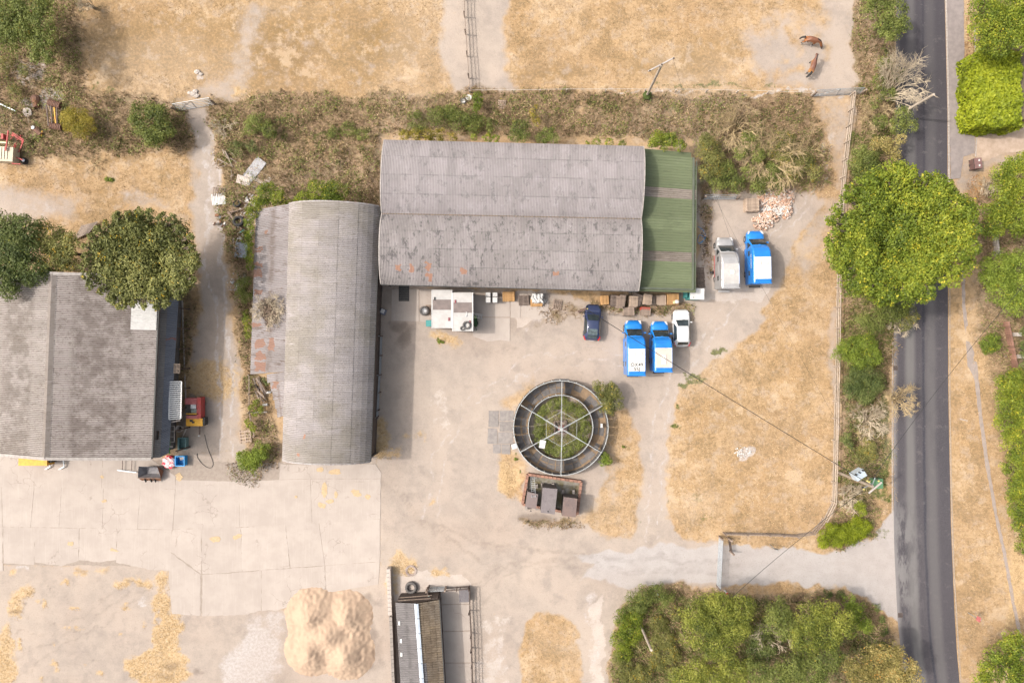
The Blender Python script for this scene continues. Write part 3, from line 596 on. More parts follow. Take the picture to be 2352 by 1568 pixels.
# ================= BUILDINGS =================
def roof_mat(name,base,alt,dark,streak,spots=(),light=(.3,.27,.27),dk=.5,spotc=(.29,.15,.10),groove=.35,side=.35,lap=.5,patch_=.45):
    """streak: mapping scale (stretched along the slope)"""
    m,nt,b=newmat(name); pos=geo(nt); r=orand(nt)
    n1=noise(nt,pos,.25,4); n2=noise(nt,mapping(nt,pos,streak),1.0,6,.7); n3=noise(nt,mapping(nt,pos,streak,(13,7,0)),2.2,7,.75); n4=noise(nt,pos,3.2,5,.7)
    c=mixc(nt,mr(nt,n1,.35,.65),base,alt)
    c=mixc(nt,math_(nt,'MULTIPLY',mr(nt,n2,.52,.72),.5),c,light)
    d=math_(nt,'MULTIPLY',mr(nt,n3,dk,dk+.16),mr(nt,n4,.40,.62))
    c=mixc(nt,math_(nt,'MULTIPLY',d,.7),c,dark)
    c=mixc(nt,1.0,c,mr2col(nt,r,.90,1.08),'MULTIPLY')
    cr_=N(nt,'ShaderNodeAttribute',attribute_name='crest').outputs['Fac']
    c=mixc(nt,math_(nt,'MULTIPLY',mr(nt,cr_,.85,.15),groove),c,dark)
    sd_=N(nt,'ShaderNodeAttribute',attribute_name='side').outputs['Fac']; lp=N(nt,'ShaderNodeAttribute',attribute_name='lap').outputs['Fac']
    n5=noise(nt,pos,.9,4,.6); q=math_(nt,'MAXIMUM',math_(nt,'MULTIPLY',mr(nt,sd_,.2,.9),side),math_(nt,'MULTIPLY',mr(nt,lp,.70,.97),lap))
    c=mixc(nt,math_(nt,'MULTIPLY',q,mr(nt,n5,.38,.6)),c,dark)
    big=noise(nt,mapping(nt,pos,tuple(max(.45,s_*.8) for s_ in streak),(4,4,4)),1.0,6,.78); c=mixc(nt,math_(nt,'MULTIPLY',math_(nt,'MULTIPLY',mr(nt,big,.53,.60),mr(nt,n3,.42,.52)),patch_),c,dark)
    if spots:
        tot=None; wv=N(nt,'ShaderNodeVectorMath',operation='ADD'); ns=N(nt,'ShaderNodeTexNoise'); ns.inputs['Scale'].default_value=1.6; ns.inputs['Detail'].default_value=4
        nt.links.new(pos,ns.inputs['Vector']); sc=N(nt,'ShaderNodeVectorMath',operation='MULTIPLY'); sc.inputs[1].default_value=(1.1,1.1,0)
        nt.links.new(ns.outputs['Color'],sc.inputs[0]); nt.links.new(pos,wv.inputs[0]); nt.links.new(sc.outputs[0],wv.inputs[1])
        sx=N(nt,'ShaderNodeSeparateXYZ'); nt.links.new(wv.outputs[0],sx.inputs[0])
        for (x,y,rx,ry) in spots:
            dx=math_(nt,'DIVIDE',math_(nt,'SUBTRACT',sx.outputs[0],x+.55),rx); dy=math_(nt,'DIVIDE',math_(nt,'SUBTRACT',sx.outputs[1],y+.55),ry)
            q=math_(nt,'MAXIMUM',math_(nt,'ABSOLUTE',dx),math_(nt,'ABSOLUTE',dy)); q=mr(nt,q,1.05,.95)
            tot=q if tot is None else math_(nt,'MAXIMUM',tot,q)
        c=mixc(nt,math_(nt,'MULTIPLY',tot,.85),c,spotc)
    nt.links.new(c,b.inputs['Base Color']); b.inputs['Roughness'].default_value=.8; b.inputs['Specular IOR Level'].default_value=.2
    bump(nt,b,n4,.15,.01); return m
def corr(name,f,u0,u1,v0,v1,nc,amp,ns,mat,parent,dz=0):
    nc4=4*nc; lev=(0,0,1,1); tw=(0,.12,.5,.62) 
    """one corrugated sheet: waves along u, slope along v"""
    ks=1.0
    us=[(i+t)/nc for i in range(nc) for t in (0,.18,.5,.68)]+[1.0]; hs=[h for i in range(nc) for h in (0,1,1,0)]+[0]
    mb=MB(); b=[]; cr=[]; sd_=[]; lp=[]
    for j in range(ns+1):
        for u,h in zip(us,hs):
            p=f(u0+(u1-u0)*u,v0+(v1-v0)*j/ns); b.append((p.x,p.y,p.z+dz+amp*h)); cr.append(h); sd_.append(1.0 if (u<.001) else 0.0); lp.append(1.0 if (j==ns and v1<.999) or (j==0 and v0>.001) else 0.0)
    k=len(us); mb.add(b,[(j*k+i,j*k+i+1,(j+1)*k+i+1,(j+1)*k+i) for j in range(ns) for i in range(k-1)])
    o=mb.build(name,mat,parent,world=True); at=o.data.attributes.new('crest','FLOAT','POINT'); at.data.foreach_set('value',cr)
    at=o.data.attributes.new('side','FLOAT','POINT'); at.data.foreach_set('value',sd_); at=o.data.attributes.new('lap','FLOAT','POINT'); at.data.foreach_set('value',lp); return o
def walls(parent,pts,z0,ztops,mat,th=.2,name='wall'):
    n=len(pts)
    for i in range(n if n>3 else n-1):
        a,b_=Vector(pts[i]),Vector(pts[(i+1)%n]); za,zb=ztops[i],ztops[(i+1)%n]; mb=MB()
        d=(b_-a); L=math.hypot(d.x,d.y); nn=Vector((-d.y,d.x,0))/L*th/2
        aa=Vector((a.x,a.y,0)); bb=Vector((b_.x,b_.y,0)); e=(bb-aa)/L*0.002*i; 
        v=[aa-nn,bb-nn,bb+nn,aa+nn]
        mb.add([(*q.xy,z0) for q in v]+[(v[0].x,v[0].y,za),(v[1].x,v[1].y,zb),(v[2].x,v[2].y,zb),(v[3].x,v[3].y,za)],[(0,3,2,1),(4,5,6,7),(0,1,5,4),(1,2,6,5),(2,3,7,6),(3,0,4,7)])
        mb.build(name,mat,parent,world=True)
def flipz(f): return f
mWallGrey=M('wall_cladding',(.15,.135,.13),(.11,.10,.095),1.5,.85)
mWallDk=M('wall_dark_boards',(.10,.075,.065),(.06,.048,.042),2.5,.85)
mWallGreen=M('green_cladding',(.10,.115,.085),(.08,.09,.07),1.5,.7)
# ---- left barn ----
rA,rB=P(121,628,7.2),P(104,1053,7.2)
eA,eB=P(366,636,5.2),P(348,1053,5.2)
wA,wB=rA+(rA-eA),rB+(rB-eB); wA.z=wB.z=5.2
mFib=roof_mat('fibre_cement_roof',(.36,.325,.31),(.31,.278,.265),(.095,.072,.062),(1.5,3,1),light=(.46,.425,.41),dk=.46,groove=.62)
mFibL=roof_mat('fibre_cement_pale',(.33,.30,.285),(.29,.26,.24),(.11,.088,.075),(1.5,3,1),light=(.44,.41,.39),dk=.48,groove=.6)
barn=thing('barn','large barn with a ribbed grey pitched roof at the left edge','barn',P(200,840))
fR=lambda u,v: bil(rA,rB,eB,eA,u,v)
fL=lambda u,v: bil(wA,wB,rB,rA,u,v)
for i in range(20):
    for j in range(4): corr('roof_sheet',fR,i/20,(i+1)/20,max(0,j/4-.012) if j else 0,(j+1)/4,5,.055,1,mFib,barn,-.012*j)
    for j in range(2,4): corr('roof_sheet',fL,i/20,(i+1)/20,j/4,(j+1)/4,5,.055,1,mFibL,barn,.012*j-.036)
corr('roof_sheet_far',fL,0,1,0,.5,100,.055,1,mFibL,barn,-.03)
mb=MB()
up=Vector((0,0,.05))
for k in range(12):
    a=lerp(rA,rB,k/12); b_=lerp(rA,rB,(k+1)/12-.002); o=MB(); dx=Vector((.38,0,-.10))
    o.add([a+up*1.4+dx,b_+up*1.4+dx,b_+up*2.6,a+up*2.6,b_+up*1.4-Vector((.38,0,.10)),a+up*1.4-Vector((.38,0,.10))],[(0,3,2,1),(3,5,4,2)])
    o.build('ridge_tile',mFibL,barn,world=True)
mVerge=M('pale_verge',(.36,.33,.31),(.28,.25,.235),3,.85)
for a,b_ in ((rA,eA),(rB,eB),(rA,wA),(rB,wB)): MB().bar(a+up*1.9,b_+up*1.9,.30,.04).build('verge_trim',mVerge,barn,world=True)
MB().bar(eA+Vector((.05,0,-.03)),eB+Vector((.05,0,-.03)),.14,.10).build('gutter',mBlack,barn,world=True)
# white replacement sheets by the north-east eave
sk_=lambda v_: None
u0=(690-636)/417+.012;u1=(758-636)/417; v0=(302-120)/(363-120)
for k in range(4): corr('white_roof_sheet',fR,u0+(u1-u0)*k/4,u0+(u1-u0)*(k+1)/4,v0,.995,4,.05,1,mWhite,barn,.06)
ins=.25
bw=[(wA.x+ins,wA.y-.3),(eA.x-ins,eA.y-.3),(eB.x-ins,eB.y+.3),(wB.x+ins,wB.y+.3)]
walls(barn,[Vector((*q,0)) for q in bw],0,[4.9]*4,mWallGrey)
for (r_,e1,e2) in ((rB,eB,wB),(rA,eA,wA)):
    yy=e1.y+(.3 if r_ is rB else -.3); mb=MB(); mb.add([(e2.x+.3,yy,4.9),(e1.x-.3,yy,4.9),(r_.x,yy,6.9)],[(0,1,2)]); mb.build('gable',mWallGrey,barn,world=True)
# lean-to on its east side: grey strip then blue-grey strip
l0,l1=P(363,640,4.6),P(346,1052,4.6); m0,m1=P(388,640,4.0),P(368,1050,4.0); n0,n1=P(413,640,3.3),P(388,1040,3.3)
lean=thing('lean_to_shed','low lean-to roof of blue-grey corrugated sheets along the east side of the large barn','lean-to',P(380,850))
mLean1=roof_mat('lean_grey',(.20,.19,.185),(.16,.15,.148),(.09,.08,.08),(1.2,4,1),light=(.28,.26,.26),dk=.55)
mLean2=roof_mat('lean_blue',(.165,.18,.215),(.14,.152,.185),(.07,.07,.09),(1.2,4,1),light=(.19,.20,.22),dk=.55,spots=[(P(405,778,3.6).x,P(405,778,3.6).y,.9,.12)],spotc=(.22,.10,.08))
g1=lambda u,v: bil(l0,l1,m1,m0,u,v)
g2=lambda u,v: bil(m0,m1,n1,n0,u,v)
for i in range(20):
    if i==17: 
        corr('broken_sheet',g1,i/20,(i+1)/20,.75,1,5,.045,1,mLean1,lean); 
    else: corr('roof_sheet',g1,i/20,(i+1)/20,0,1.0,5,.045,1,mLean1,lean)
    corr('roof_sheet',g2,i/20,(i+1)/20,-.05,1,5,.05,1,mLean2,lean,-.06)
MB().box(P(358,988,3.6),(1.1,1.1,.3)).build('insulation_board',M('insulation_tan',(.42,.26,.13),(.33,.2,.10),4,.9),lean,world=True)
mb=MB()
for k in range(9):
    p=P(404,660+k*47,3.1); mb.box((p.x,p.y,1.55),(.12,.12,3.1))
mb.build('posts',mWoodDk,lean,world=True)
MB().bar(P(410,640,3.05),P(387,1040,3.05),.08,.18).build('eave_beam',mWoodDk,lean,world=True)
# ---- barn B : arched roof running up the picture ----
aE0,aE1=P(871,474,4.1),P(850,1060,4.1); aW0,aW1=P(664,468,4.5),P(648,1056,4.5); RISE=1.9
arch=thing('arched_barn','long grey barrel-roofed barn on the left side of the yard','barn',P(760,770))
def spot(x,y,rx,ry,z=5): p=P(x,y,z); return (p.x,p.y,rx*S,ry*S)
mArch=roof_mat('arched_iron_roof',(.30,.275,.28),(.245,.222,.20),(.11,.092,.07),(.3,3.0,1),light=(.40,.37,.385),dk=.5,side=.55,lap=.25,patch_=.15,spots=[spot(700,1002,3,4,6),(spot(690,1042,4,3,5))])
def mkarch(E0,E1,W0,W1,rise):
    def f(u,v):
        a=lerp(W0,W1,u); b_=lerp(E0,E1,u); p=lerp(a,b_,v); t=2*v-1; p=p.copy(); p.z+=rise*(math.sqrt(max(0,1.25-t*t))-.5)/(math.sqrt(1.25)-.5); return p
    return f
fB=mkarch(aE0,aE1,aW0,aW1,RISE)
for i in range(29):
    for j in range(5):
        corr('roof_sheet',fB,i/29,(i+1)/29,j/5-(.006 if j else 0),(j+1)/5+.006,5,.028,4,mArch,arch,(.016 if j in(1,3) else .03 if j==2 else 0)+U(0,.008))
for u_,y_ in ((.0,.02),(1.0,-.02)):
    for k in range(10):
        a=fB(u_,k/10); b_=fB(u_,(k+1)/10); MB().bar(a+Vector((0,y_,.03)),b_+Vector((0,y_,.03)),.12,.05,up=(0,0,1)).build('edge_trim',M('pale_edge',(.34,.33,.33),(.24,.2,.19),3,.7),arch,world=True)
mb=MB(); 
for u_,off in ((0,-.3),(1,.3)):
    pts=[fB(u_,k/12) for k in range(13)]; b0=len(mb.v)
    for p in pts: mb.v+=[(p.x*.99+(-.18)*0,p.y+off,0),(p.x,p.y+off,p.z-.05)]
    for k in range(12): mb.f.append((b0+2*k,b0+2*k+2,b0+2*k+3,b0+2*k+1)); mb.m.append(0)
mb.build('end_wall',mWallGrey,arch,world=True)
for a,b_,z in ((aE0,aE1,3.9),(aW0,aW1,4.3)):
    s_=-.3 if a is aE0 else .3
    walls(arch,[Vector((a.x+s_,a.y-.3,0)),Vector((b_.x+s_,b_.y+.3,0))],0,[z,z],mWallDk)
MB().bar(aE0+Vector((.05,0,-.1)),aE1+Vector((.05,0,-.1)),.1,.12).build('gutter',mBlack,arch,world=True)
# lean-to of barn B (west)
w0,w1=aW0+Vector((.15,0,-.05)),aW1+Vector((.15,0,-.05))
mRustRoof=roof_mat('rusty_lean_roof',(.265,.245,.25),(.225,.205,.205),(.10,.07,.055),(.5,2.4,1),light=(.34,.32,.33),dk=.53,
   spots=[spot(592,u,10,k,3.6) for u,k in((568,3),(577,3),(607,4),(622,3),(632,6),(672,7))]+[spot(612,500+k*1,3,4,3.6) for k in(30,)]+[spot(598,790+k,12,9,3.6) for k in(0,28,52)]+[spot(625,790,7,14,3.8),spot(632,885,8,8,3.8),spot(590,746,10,4,3.6)],spotc=(.22,.12,.085),patch_=.7,side=.5)
lt=thing('rusty_lean_to','rust-patched lean-to roof with a broken corner, west of the tall arched barn','lean-to',P(612,660))
def wedge(u):   # west end of each sheet, in picture units
    y=lerp(478,1058,u)
    if y<852: return lerp(588,575,(y-478)/374)
    if y<885: return 607+(y-852)*.45
    if y<985: return 622+(y-885)*.24
    return 645
for i in range(29):
    u0_,u1_=i/29,(i+1)/29; um=(u0_+u1_)/2
    y0_,y1_=lerp(482,1058,u0_),lerp(482,1058,u1_)
    xw=wedge(um)
    if xw>640: continue
    A_=lerp(w0,w1,u0_); B2=lerp(w0,w1,u1_); C_=P(xw,y1_,3.4); D_=P(xw+(0 if 852>y0_ else -2),y0_,3.4)
    g=lambda u,v,A_=A_,B2=B2,C_=C_,D_=D_: bil(A_,B2,C_,D_,u,v)
    corr('roof_sheet',g,0,1,0,.5,5,.03,1,mRustRoof,lt,.01); corr('roof_sheet',g,0,1,.49,1,5,.03,1,mRustRoof,lt,-.01+U(0,.01))
walls(lt,[P(590,486,3.3)+Vector((.3,0,0)),P(578,848,3.3)+Vector((.3,0,0))],0,[3.2,3.2],mWallDk)
MB().bar(P(578,856,3.3),P(607,857,3.3),.08,.12).build('verge_board',mWood,lt,world=True)
# ---- barn A : twin barrel roofs ----
N0,N1=P(883,321,4.4),P(1478,336,4.4); V0,V1=P(877,491,4.2),P(1472,503,4.2); S0,S1=P(875,652,4.2),P(1466,668,4.2)
twin=thing('twin_arched_barn','wide barn under two parallel grey barrel roofs north of the yard','barn',P(1176,500))
SPA=[spot(*q) for q in ((914,614,6,6,5),(946,616,6,7,5),(983,614,5,10,5),(986,636,5,8,5),(1064,622,5,6,5),(1275,556,.1,.1,5),(1882/1.0,1,.1,.1,5),(881+0,1,.1,.1,5),(1278,627,5,5,5))]
mTwinN=roof_mat('twin_roof_north',(.30,.272,.277),(.265,.24,.242),(.085,.08,.085),(1.6,.9,1),light=(.385,.355,.37),dk=.55,side=.2,patch_=.4)
mTwinS=roof_mat('twin_roof_south',(.275,.25,.25),(.24,.217,.213),(.075,.07,.072),(1.6,.8,1),light=(.36,.33,.335),dk=.50,side=.25,patch_=.7,spots=SPA)
fN=mkarch(V0,V1,N0,N1,1.15); fS=mkarch(S0,S1,V0,V1,1.15)
for f_,mt in ((fN,mTwinN),(fS,mTwinS)):
    for i in range(28):
        for j in range(4):
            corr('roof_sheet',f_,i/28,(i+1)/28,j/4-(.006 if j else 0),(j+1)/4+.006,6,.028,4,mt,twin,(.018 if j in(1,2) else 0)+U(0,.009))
for k in range(14): 
    a=lerp(V0,V1,k/14); b_=lerp(V0,V1,(k+1)/14); MB().bar(a+Vector((0,0,.04)),b_+Vector((0,0,.04)),.26,.05).build('valley_gutter',M('valley_moss',(.20,.15,.115),(.09,.08,.075),6,.9),twin,world=True)
for f_ in(fN,fS):
    for u_,x_ in ((0,-.02),(1,.02)):
        for k in range(10):
            a=f_(u_,k/10); b_=f_(u_,(k+1)/10); MB().bar(a+Vector((x_,0,.03)),b_+Vector((x_,0,.03)),.10,.05).build('edge_trim',mVerge,twin,world=True)
mb=MB()
for f_ in(fN,fS):
    for u_,off in ((0,.3),(1,-.3)):
        b0=len(mb.v)
        for k in range(13):
            p=f_(u_,k/12); mb.v+=[(p.x+off,p.y,0),(p.x+off,p.y,p.z-.05)]
        for k in range(12): mb.f.append((b0+2*k,b0+2*k+2,b0+2*k+3,b0+2*k+1)); mb.m.append(0)
mb.build('end_wall',mWallGrey,twin,world=True)
walls(twin,[S0.xy.to_3d()+Vector((4.3,.35,0)),S1.xy.to_3d()+Vector((-.3,.35,0))],0,[4.0,4.0],mWallGrey)
walls(twin,[N0.xy.to_3d()+Vector((.3,-.35,0)),N1.xy.to_3d()+Vector((-.3,-.35,0))],0,[4.2,4.2],mWallGrey)
walls(twin,[S0.xy.to_3d()+Vector((4.2,.4,0)),S0.xy.to_3d()+Vector((4.2,3.4,0))],0,[4.0,4.0],mWallDk)
MB().bar(S0+Vector((0,-.06,-.1)),S1+Vector((0,-.06,-.1)),.1,.12).build('gutter',mBlack,twin,world=True)
MB().bar(S0+Vector((0,.3,-.35)),S0+Vector((4.3,.35,-.35)),.16,.3).build('lintel_beam',mWoodDk,twin,world=True)
for x_ in (.15,2.1): 
    p=S0+Vector((x_,.3,0)); MB().box((p.x,p.y,1.95),(.16,.16,3.9)).build('post',mWoodDk,twin,world=True)
MB().bar(lerp(N0,V0,.15)+Vector((-.05,0,.3)),lerp(N0,V0,.62)+Vector((-.05,0,.9)),.14,.08).build('torn_edge_strip',mWhite,twin,world=True)
# ---- green extension ----
G0,G1,G2,G3=P(1475,341,3.6),P(1600,352,2.9),P(1597,671,2.9),P(1463,667,3.6)
mGreenR=roof_mat('green_sheet_roof',(.135,.158,.092),(.122,.145,.083),(.085,.10,.062),(.5,3,1),light=(.165,.185,.12),dk=.6,groove=0)
mFibG=roof_mat('fibre_strip',(.25,.215,.19),(.21,.18,.155),(.09,.075,.06),(.6,4,1),light=(.31,.27,.25),dk=.48)
ge=thing('green_roofed_extension','low green-roofed extension with two grey strips, east of the twin barn','shed',P(1535,505))
fG=lambda u,v: bil(G0,G3,G2,G1,u,v)
bands=[(341,352,0),(352,378,0),(378,403,0),(403,428,0),(428,451,1),(451,476,0),(476,501,0),(501,526,0),(526,551,0),(551,576,0),(576,599,1),(599,622,0),(622,646,0),(646,669,0)]
for a,b_,g in bands:
    u0_,u1_=(a-341)/328,(b_-341)/328
    vend=1.0 if a>=366 else (.90 if a<352 else .97)
    if g: corr('grey_strip_sheet',fG,u0_,u1_,0,1,5,.05,2,mFibG,ge,-.02)
    else:
        mb=MB(); k=4
        for q in range(k):
            ua,ub=u0_+(u1_-u0_)*q/k,u0_+(u1_-u0_)*(q+1)/k; e=(ub-ua)*.16
            ve=vend if not(a==352) else .93+.02*q
            for (s0_,s1_,h0,h1) in ((ua,ub-2*e,0,0),(ub-2*e,ub-e,0,.045),(ub-e,ub,.045,0)):
                mb.add([fG(s0_,0)+Vector((0,0,h0)),fG(s1_,0)+Vector((0,0,h1)),fG(s1_,ve)+Vector((0,0,h1)),fG(s0_,ve)+Vector((0,0,h0))],[(0,1,2,3)])
        mb.build('roof_sheet',mGreenR,ge,world=True)
walls(ge,[G1.xy.to_3d()+Vector((-.35,-.5,0)),G2.xy.to_3d()+Vector((-.3,.25,0)),G3.xy.to_3d()+Vector((.1,.25,0))],0,[3.1,3.1,3.9],mWallGreen)
MB().bar(G3+Vector((0,.0,-.02)),G2+Vector((0,.0,-.02)),.10,.10).build('verge_trim',mGreenR,ge,world=True)
MB().bar(G1+Vector((.02,-.8,-.05)),G2+Vector((.02,0,-.05)),.08,.08).build('eave_trim',mWallGreen,ge,world=True)
# ---- small stable at the bottom ----
sA,sB,sC=P(908,1383,2.3),P(956,1385,3.2),P(1009,1377,2.3)
tA,tB,tC=P(926,1660,2.3),P(976,1660,3.2),P(1026,1660,2.3)
st=thing('stable_building','narrow stable with a pale blue ridge strip at the bottom edge','stable',P(965,1500))
mStD=roof_mat('stable_dark_sheet',(.17,.158,.16),(.145,.135,.138),(.06,.055,.055),(.8,4,1),light=(.19,.175,.175),dk=.55)
mStM=roof_mat('stable_mossy_tile',(.235,.185,.135),(.19,.16,.13),(.09,.065,.045),(1,3,1),light=(.27,.20,.11),dk=.46)
fl=lambda u,v: bil(sB,tB,tA,sA,u,v); fr=lambda u,v: bil(sB,tB,tC,sC,u,v)
for i in range(13):
    for j in range(2): corr('roof_sheet',fl,i/13,(i+1)/13,j/2,(j+1)/2,5,.035,1,mStD,st,-.01*j)
for i in range(26):
    for j in range(4):
        mt=mStM if not (j==0 and i>12) else mStD
        corr('roof_tile_row',fr,i/26,(i+1)/26,j/4,(j+1)/4+.01,2,.04,1,mt,st,-.015*j+U(-.01,.015))
for k in range(8):
    a=lerp(sB,tB,k/8); b_=lerp(sB,tB,(k+1)/8-.004)
    o=MB(); o.add([a+Vector((-.2,0,.07)),b_+Vector((-.2,0,.07)),b_+Vector((0,0,.14)),a+Vector((0,0,.14)),b_+Vector((.22,0,.07)),a+Vector((.22,0,.07))],[(0,1,2,3),(3,2,4,5)])
    o.build('ridge_sheet',M('blue_white_ridge',(.50,.55,.62),(.42,.47,.55),1.2,.45),st,world=True)
for x,y in ((917,1430),(921,1471),(922,1502)): 
    p=P(x,y,2.5); MB().box(p,(.22,.42,.1)).build('roof_patch',mWhite,st,world=True)
walls(st,[sA.xy.to_3d()+Vector((.25,.05,0)),sC.xy.to_3d()+Vector((-.2,.05,0)),tC.xy.to_3d()+Vector((-.2,0,0)),tA.xy.to_3d()+Vector((.25,0,0))],0,[2.2,2.2,2.2,2.2],mWallDk)
mb=MB(); mb.add([(sA.x+.25,sA.y+.05,2.2),(sC.x-.2,sC.y+.05,2.2),(sB.x,sB.y+.03,3.1)],[(0,1,2)]); mb.build('gable',mWallDk,st,world=True)
p=P(925,1362,1.8); 
for k,(a,b_) in enumerate((((915,1378),(990,1373)),((918,1372),(992,1366)))): MB().bar(P(*a,2.2-.6*k),P(*b_,2.2-.6*k),.05,.12).build('rail_board',mWood,st,world=True)
MB().bar(sC+Vector((.02,0,-.03)),tC+Vector((.02,0,-.03)),.1,.1).build('gutter',mBlack,st,world=True)
# ---- block walls left of the stable ----
bwall=thing('block_wall','pale concrete block wall running down left of the small stable','wall',P(893,1440))
def wallrow(root,a,b_,h,th,seg,mat,name='block'):
    pa,pb=P(*a,h),P(*b_,h); pa.z=pb.z=0; L=(pb-pa).length; n=max(1,int(L/seg)); ang=math.atan2((pb-pa).y,(pb-pa).x)
    me=MB().box((0,0,0),(L/n-.025,th,h)).mesh(name)
    for i in range(n):
        q=lerp(pa,pb,(i+.5)/n); o=link(name,me,mat,root,Vector((q.x,q.y,h/2+U(0,.02)))-root.location); o.rotation_euler=(0,0,ang)
wallrow(bwall,(892,1306),(896,1413),1.0,.40,.45,mConcW,'coping_block')
wallrow(bwall,(897,1416),(906,1640),1.3,.30,.45,mBlock)
# ---- garden wall far right ----
gw=thing('garden_wall','low red-brown brick garden wall with stone piers beside the pale path at the right edge','wall',P(2325,800))
wallrow(gw,(2317,738),(2339,850),.9,.18,.24,mBrick,'brick')
for x,y in((2326,768),(2334,818)): 
    p=P(x,y); MB().box((p.x,p.y,.5),(.45,.4,1.0)).build('pier',mConcW,gw,world=True)
gw2=thing('boundary_wall','short pale wall beside the dark hedge below the upper right bush','wall',P(2293,565))
wallrow(gw2,(2291,545),(2296,585),.8,.2,.3,mConcW,'block')
# ================= VEGETATION =================
def leaf_mat(name,dark,mid,light,accent=None,af=.04,tr=.25):
    m,nt,b=newmat(name); g=N(nt,'ShaderNodeNewGeometry'); r=g.outputs['Random Per Island']
    pos=g.outputs['Position']; n1=noise(nt,pos,.75,3,.5)
    n0=noise(nt,mapping(nt,pos,(1,1,1),(8,3,2)),.22,3,.5); v=math_(nt,'ADD',math_(nt,'ADD',math_(nt,'MULTIPLY',r,.5),math_(nt,'MULTIPLY',mr(nt,n1,.3,.7),.3)),math_(nt,'MULTIPLY',mr(nt,n0,.35,.65),.25))
    cr=N(nt,'ShaderNodeValToRGB'); e=cr.color_ramp.elements; e[0].position=.15; e[0].color=(*dark,1); e[1].position=.9; e[1].color=(*light,1)
    k=e.new(.5); k.color=(*mid,1); nt.links.new(v,cr.inputs[0]); c=cr.outputs[0]
    if accent:
        n2=noise(nt,mapping(nt,pos,(1,1,1),(5,5,5)),1.1,3); q=math_(nt,'MULTIPLY',mr(nt,n2,.5,.62),math_(nt,'GREATER_THAN',math_(nt,'FRACT',math_(nt,'MULTIPLY',r,37.3)),1-af)); c=mixc(nt,q,c,accent)
    nt.links.new(c,b.inputs['Base Color']); b.inputs['Roughness'].default_value=.55; b.inputs['Specular IOR Level'].default_value=.25
    t=N(nt,'ShaderNodeBsdfTranslucent'); nt.links.new(c,t.inputs['Color']); mx=N(nt,'ShaderNodeMixShader'); mx.inputs[0].default_value=tr
    nt.links.new(b.outputs[0],mx.inputs[1]); nt.links.new(t.outputs[0],mx.inputs[2]); nt.links.new(mx.outputs[0],nt.nodes['Material Output'].inputs[0]); return m
LM={
 'yel':leaf_mat('leaf_yellow_green',(.055,.085,.012),(.150,.20,.022),(.30,.325,.035),(.52,.44,.04),.12),
 'bright':leaf_mat('leaf_bright',(.07,.10,.016),(.155,.21,.028),(.27,.33,.05),(.42,.38,.03),.08),
 'mid':leaf_mat('leaf_mid',(.06,.078,.020),(.145,.175,.04),(.27,.295,.08),(.36,.28,.05),.05),
 'bright2':leaf_mat('leaf_fresh_green',(.055,.075,.016),(.17,.195,.032),(.33,.335,.065),(.42,.36,.05),.04),
 'dark':leaf_mat('leaf_dark',(.045,.065,.020),(.10,.13,.036),(.20,.225,.07),(.3,.3,.05),.04),
 'olive':leaf_mat('leaf_olive',(.075,.085,.026),(.17,.175,.05),(.29,.275,.09),(.5,.33,.04),.15),
 'gold':leaf_mat('leaf_gold',(.12,.11,.015),(.25,.215,.03),(.40,.32,.055),(.5,.3,.05),.1),
 'tan':leaf_mat('leaf_tan',(.12,.11,.03),(.28,.235,.075),(.46,.37,.15),(.55,.3,.08),.15),
 'maple':leaf_mat('leaf_maple',(.065,.075,.022),(.155,.165,.048),(.30,.295,.10),(.55,.36,.03),.06),
 'hedge':leaf_mat('leaf_hedge',(.10,.13,.010),(.21,.255,.014),(.33,.36,.025)),
}
def leaf_quads(c,nrm,size,asp=1.5):
    n=len(c); rv=np.random.randn(n,3); t=np.cross(nrm,rv); t/=np.linalg.norm(t,axis=1,keepdims=True)+1e-9
    bt=np.cross(nrm,t); s_=size[:,None]
    a=c+t*s_*.5*asp; b_=c+bt*s_*.38+nrm*s_*.06; d=c-t*s_*.5*asp; e=c-bt*s_*.38+nrm*s_*.06
    v=np.stack([a,b_,d,e],1).reshape(-1,3); f=np.arange(4*n).reshape(-1,4); return v,f
def shell(c,r,n,flat=.8):
    d=np.random.randn(n,3); d/=np.linalg.norm(d,axis=1,keepdims=True); k=(1-.5*np.random.rand(n,1)**2.2)
    d[:,2]=np.where(d[:,2]<-.35,-d[:,2],d[:,2])
    p=c+d*k*r*np.array([1,1,flat]); return p,d
TOT=0
def crown_mesh(name,lobes,leaf,dens,nsub=7,flat=.75,up=.35):
    """lobes: list of (centre Vector, radius). Leaves sit on many small clumps spread over the lobes."""
    global TOT
    V=[];F=[];off=0
    for c,r in lobes:
        c=np.array(c); ns=max(9,int(nsub*(1+r))); 
        dirs=np.random.randn(ns,3); dirs/=np.linalg.norm(dirs,axis=1,keepdims=True); dirs[:,2]=np.abs(dirs[:,2])*1.0-.25
        rad=r*np.random.uniform(.22,.42,ns); dist=np.random.uniform(.55,.92,ns)*r
        cc=c+dirs*dist[:,None]*np.array([1,1,flat])
        cc=np.vstack([cc,c[None]]); rad=np.append(rad,r*.84)
        for q,rr in zip(cc,rad):
            n=int(dens*rr*rr*5/(leaf*leaf)*.75)+6
            p,d=shell(q,rr,n); nr=d+np.random.randn(n,3)*.55; nr[:,2]+=up; nr/=np.linalg.norm(nr,axis=1,keepdims=True)
            p[:,2]=np.maximum(p[:,2],.04)
            v,f=leaf_quads(p,nr,leaf*np.random.uniform(.6,1.3,n)); V.append(v); F.append(f+off); off+=len(v)
    V=np.vstack(V);F=np.vstack(F); TOT+=len(F)
    return fast_mesh(name,V,F)
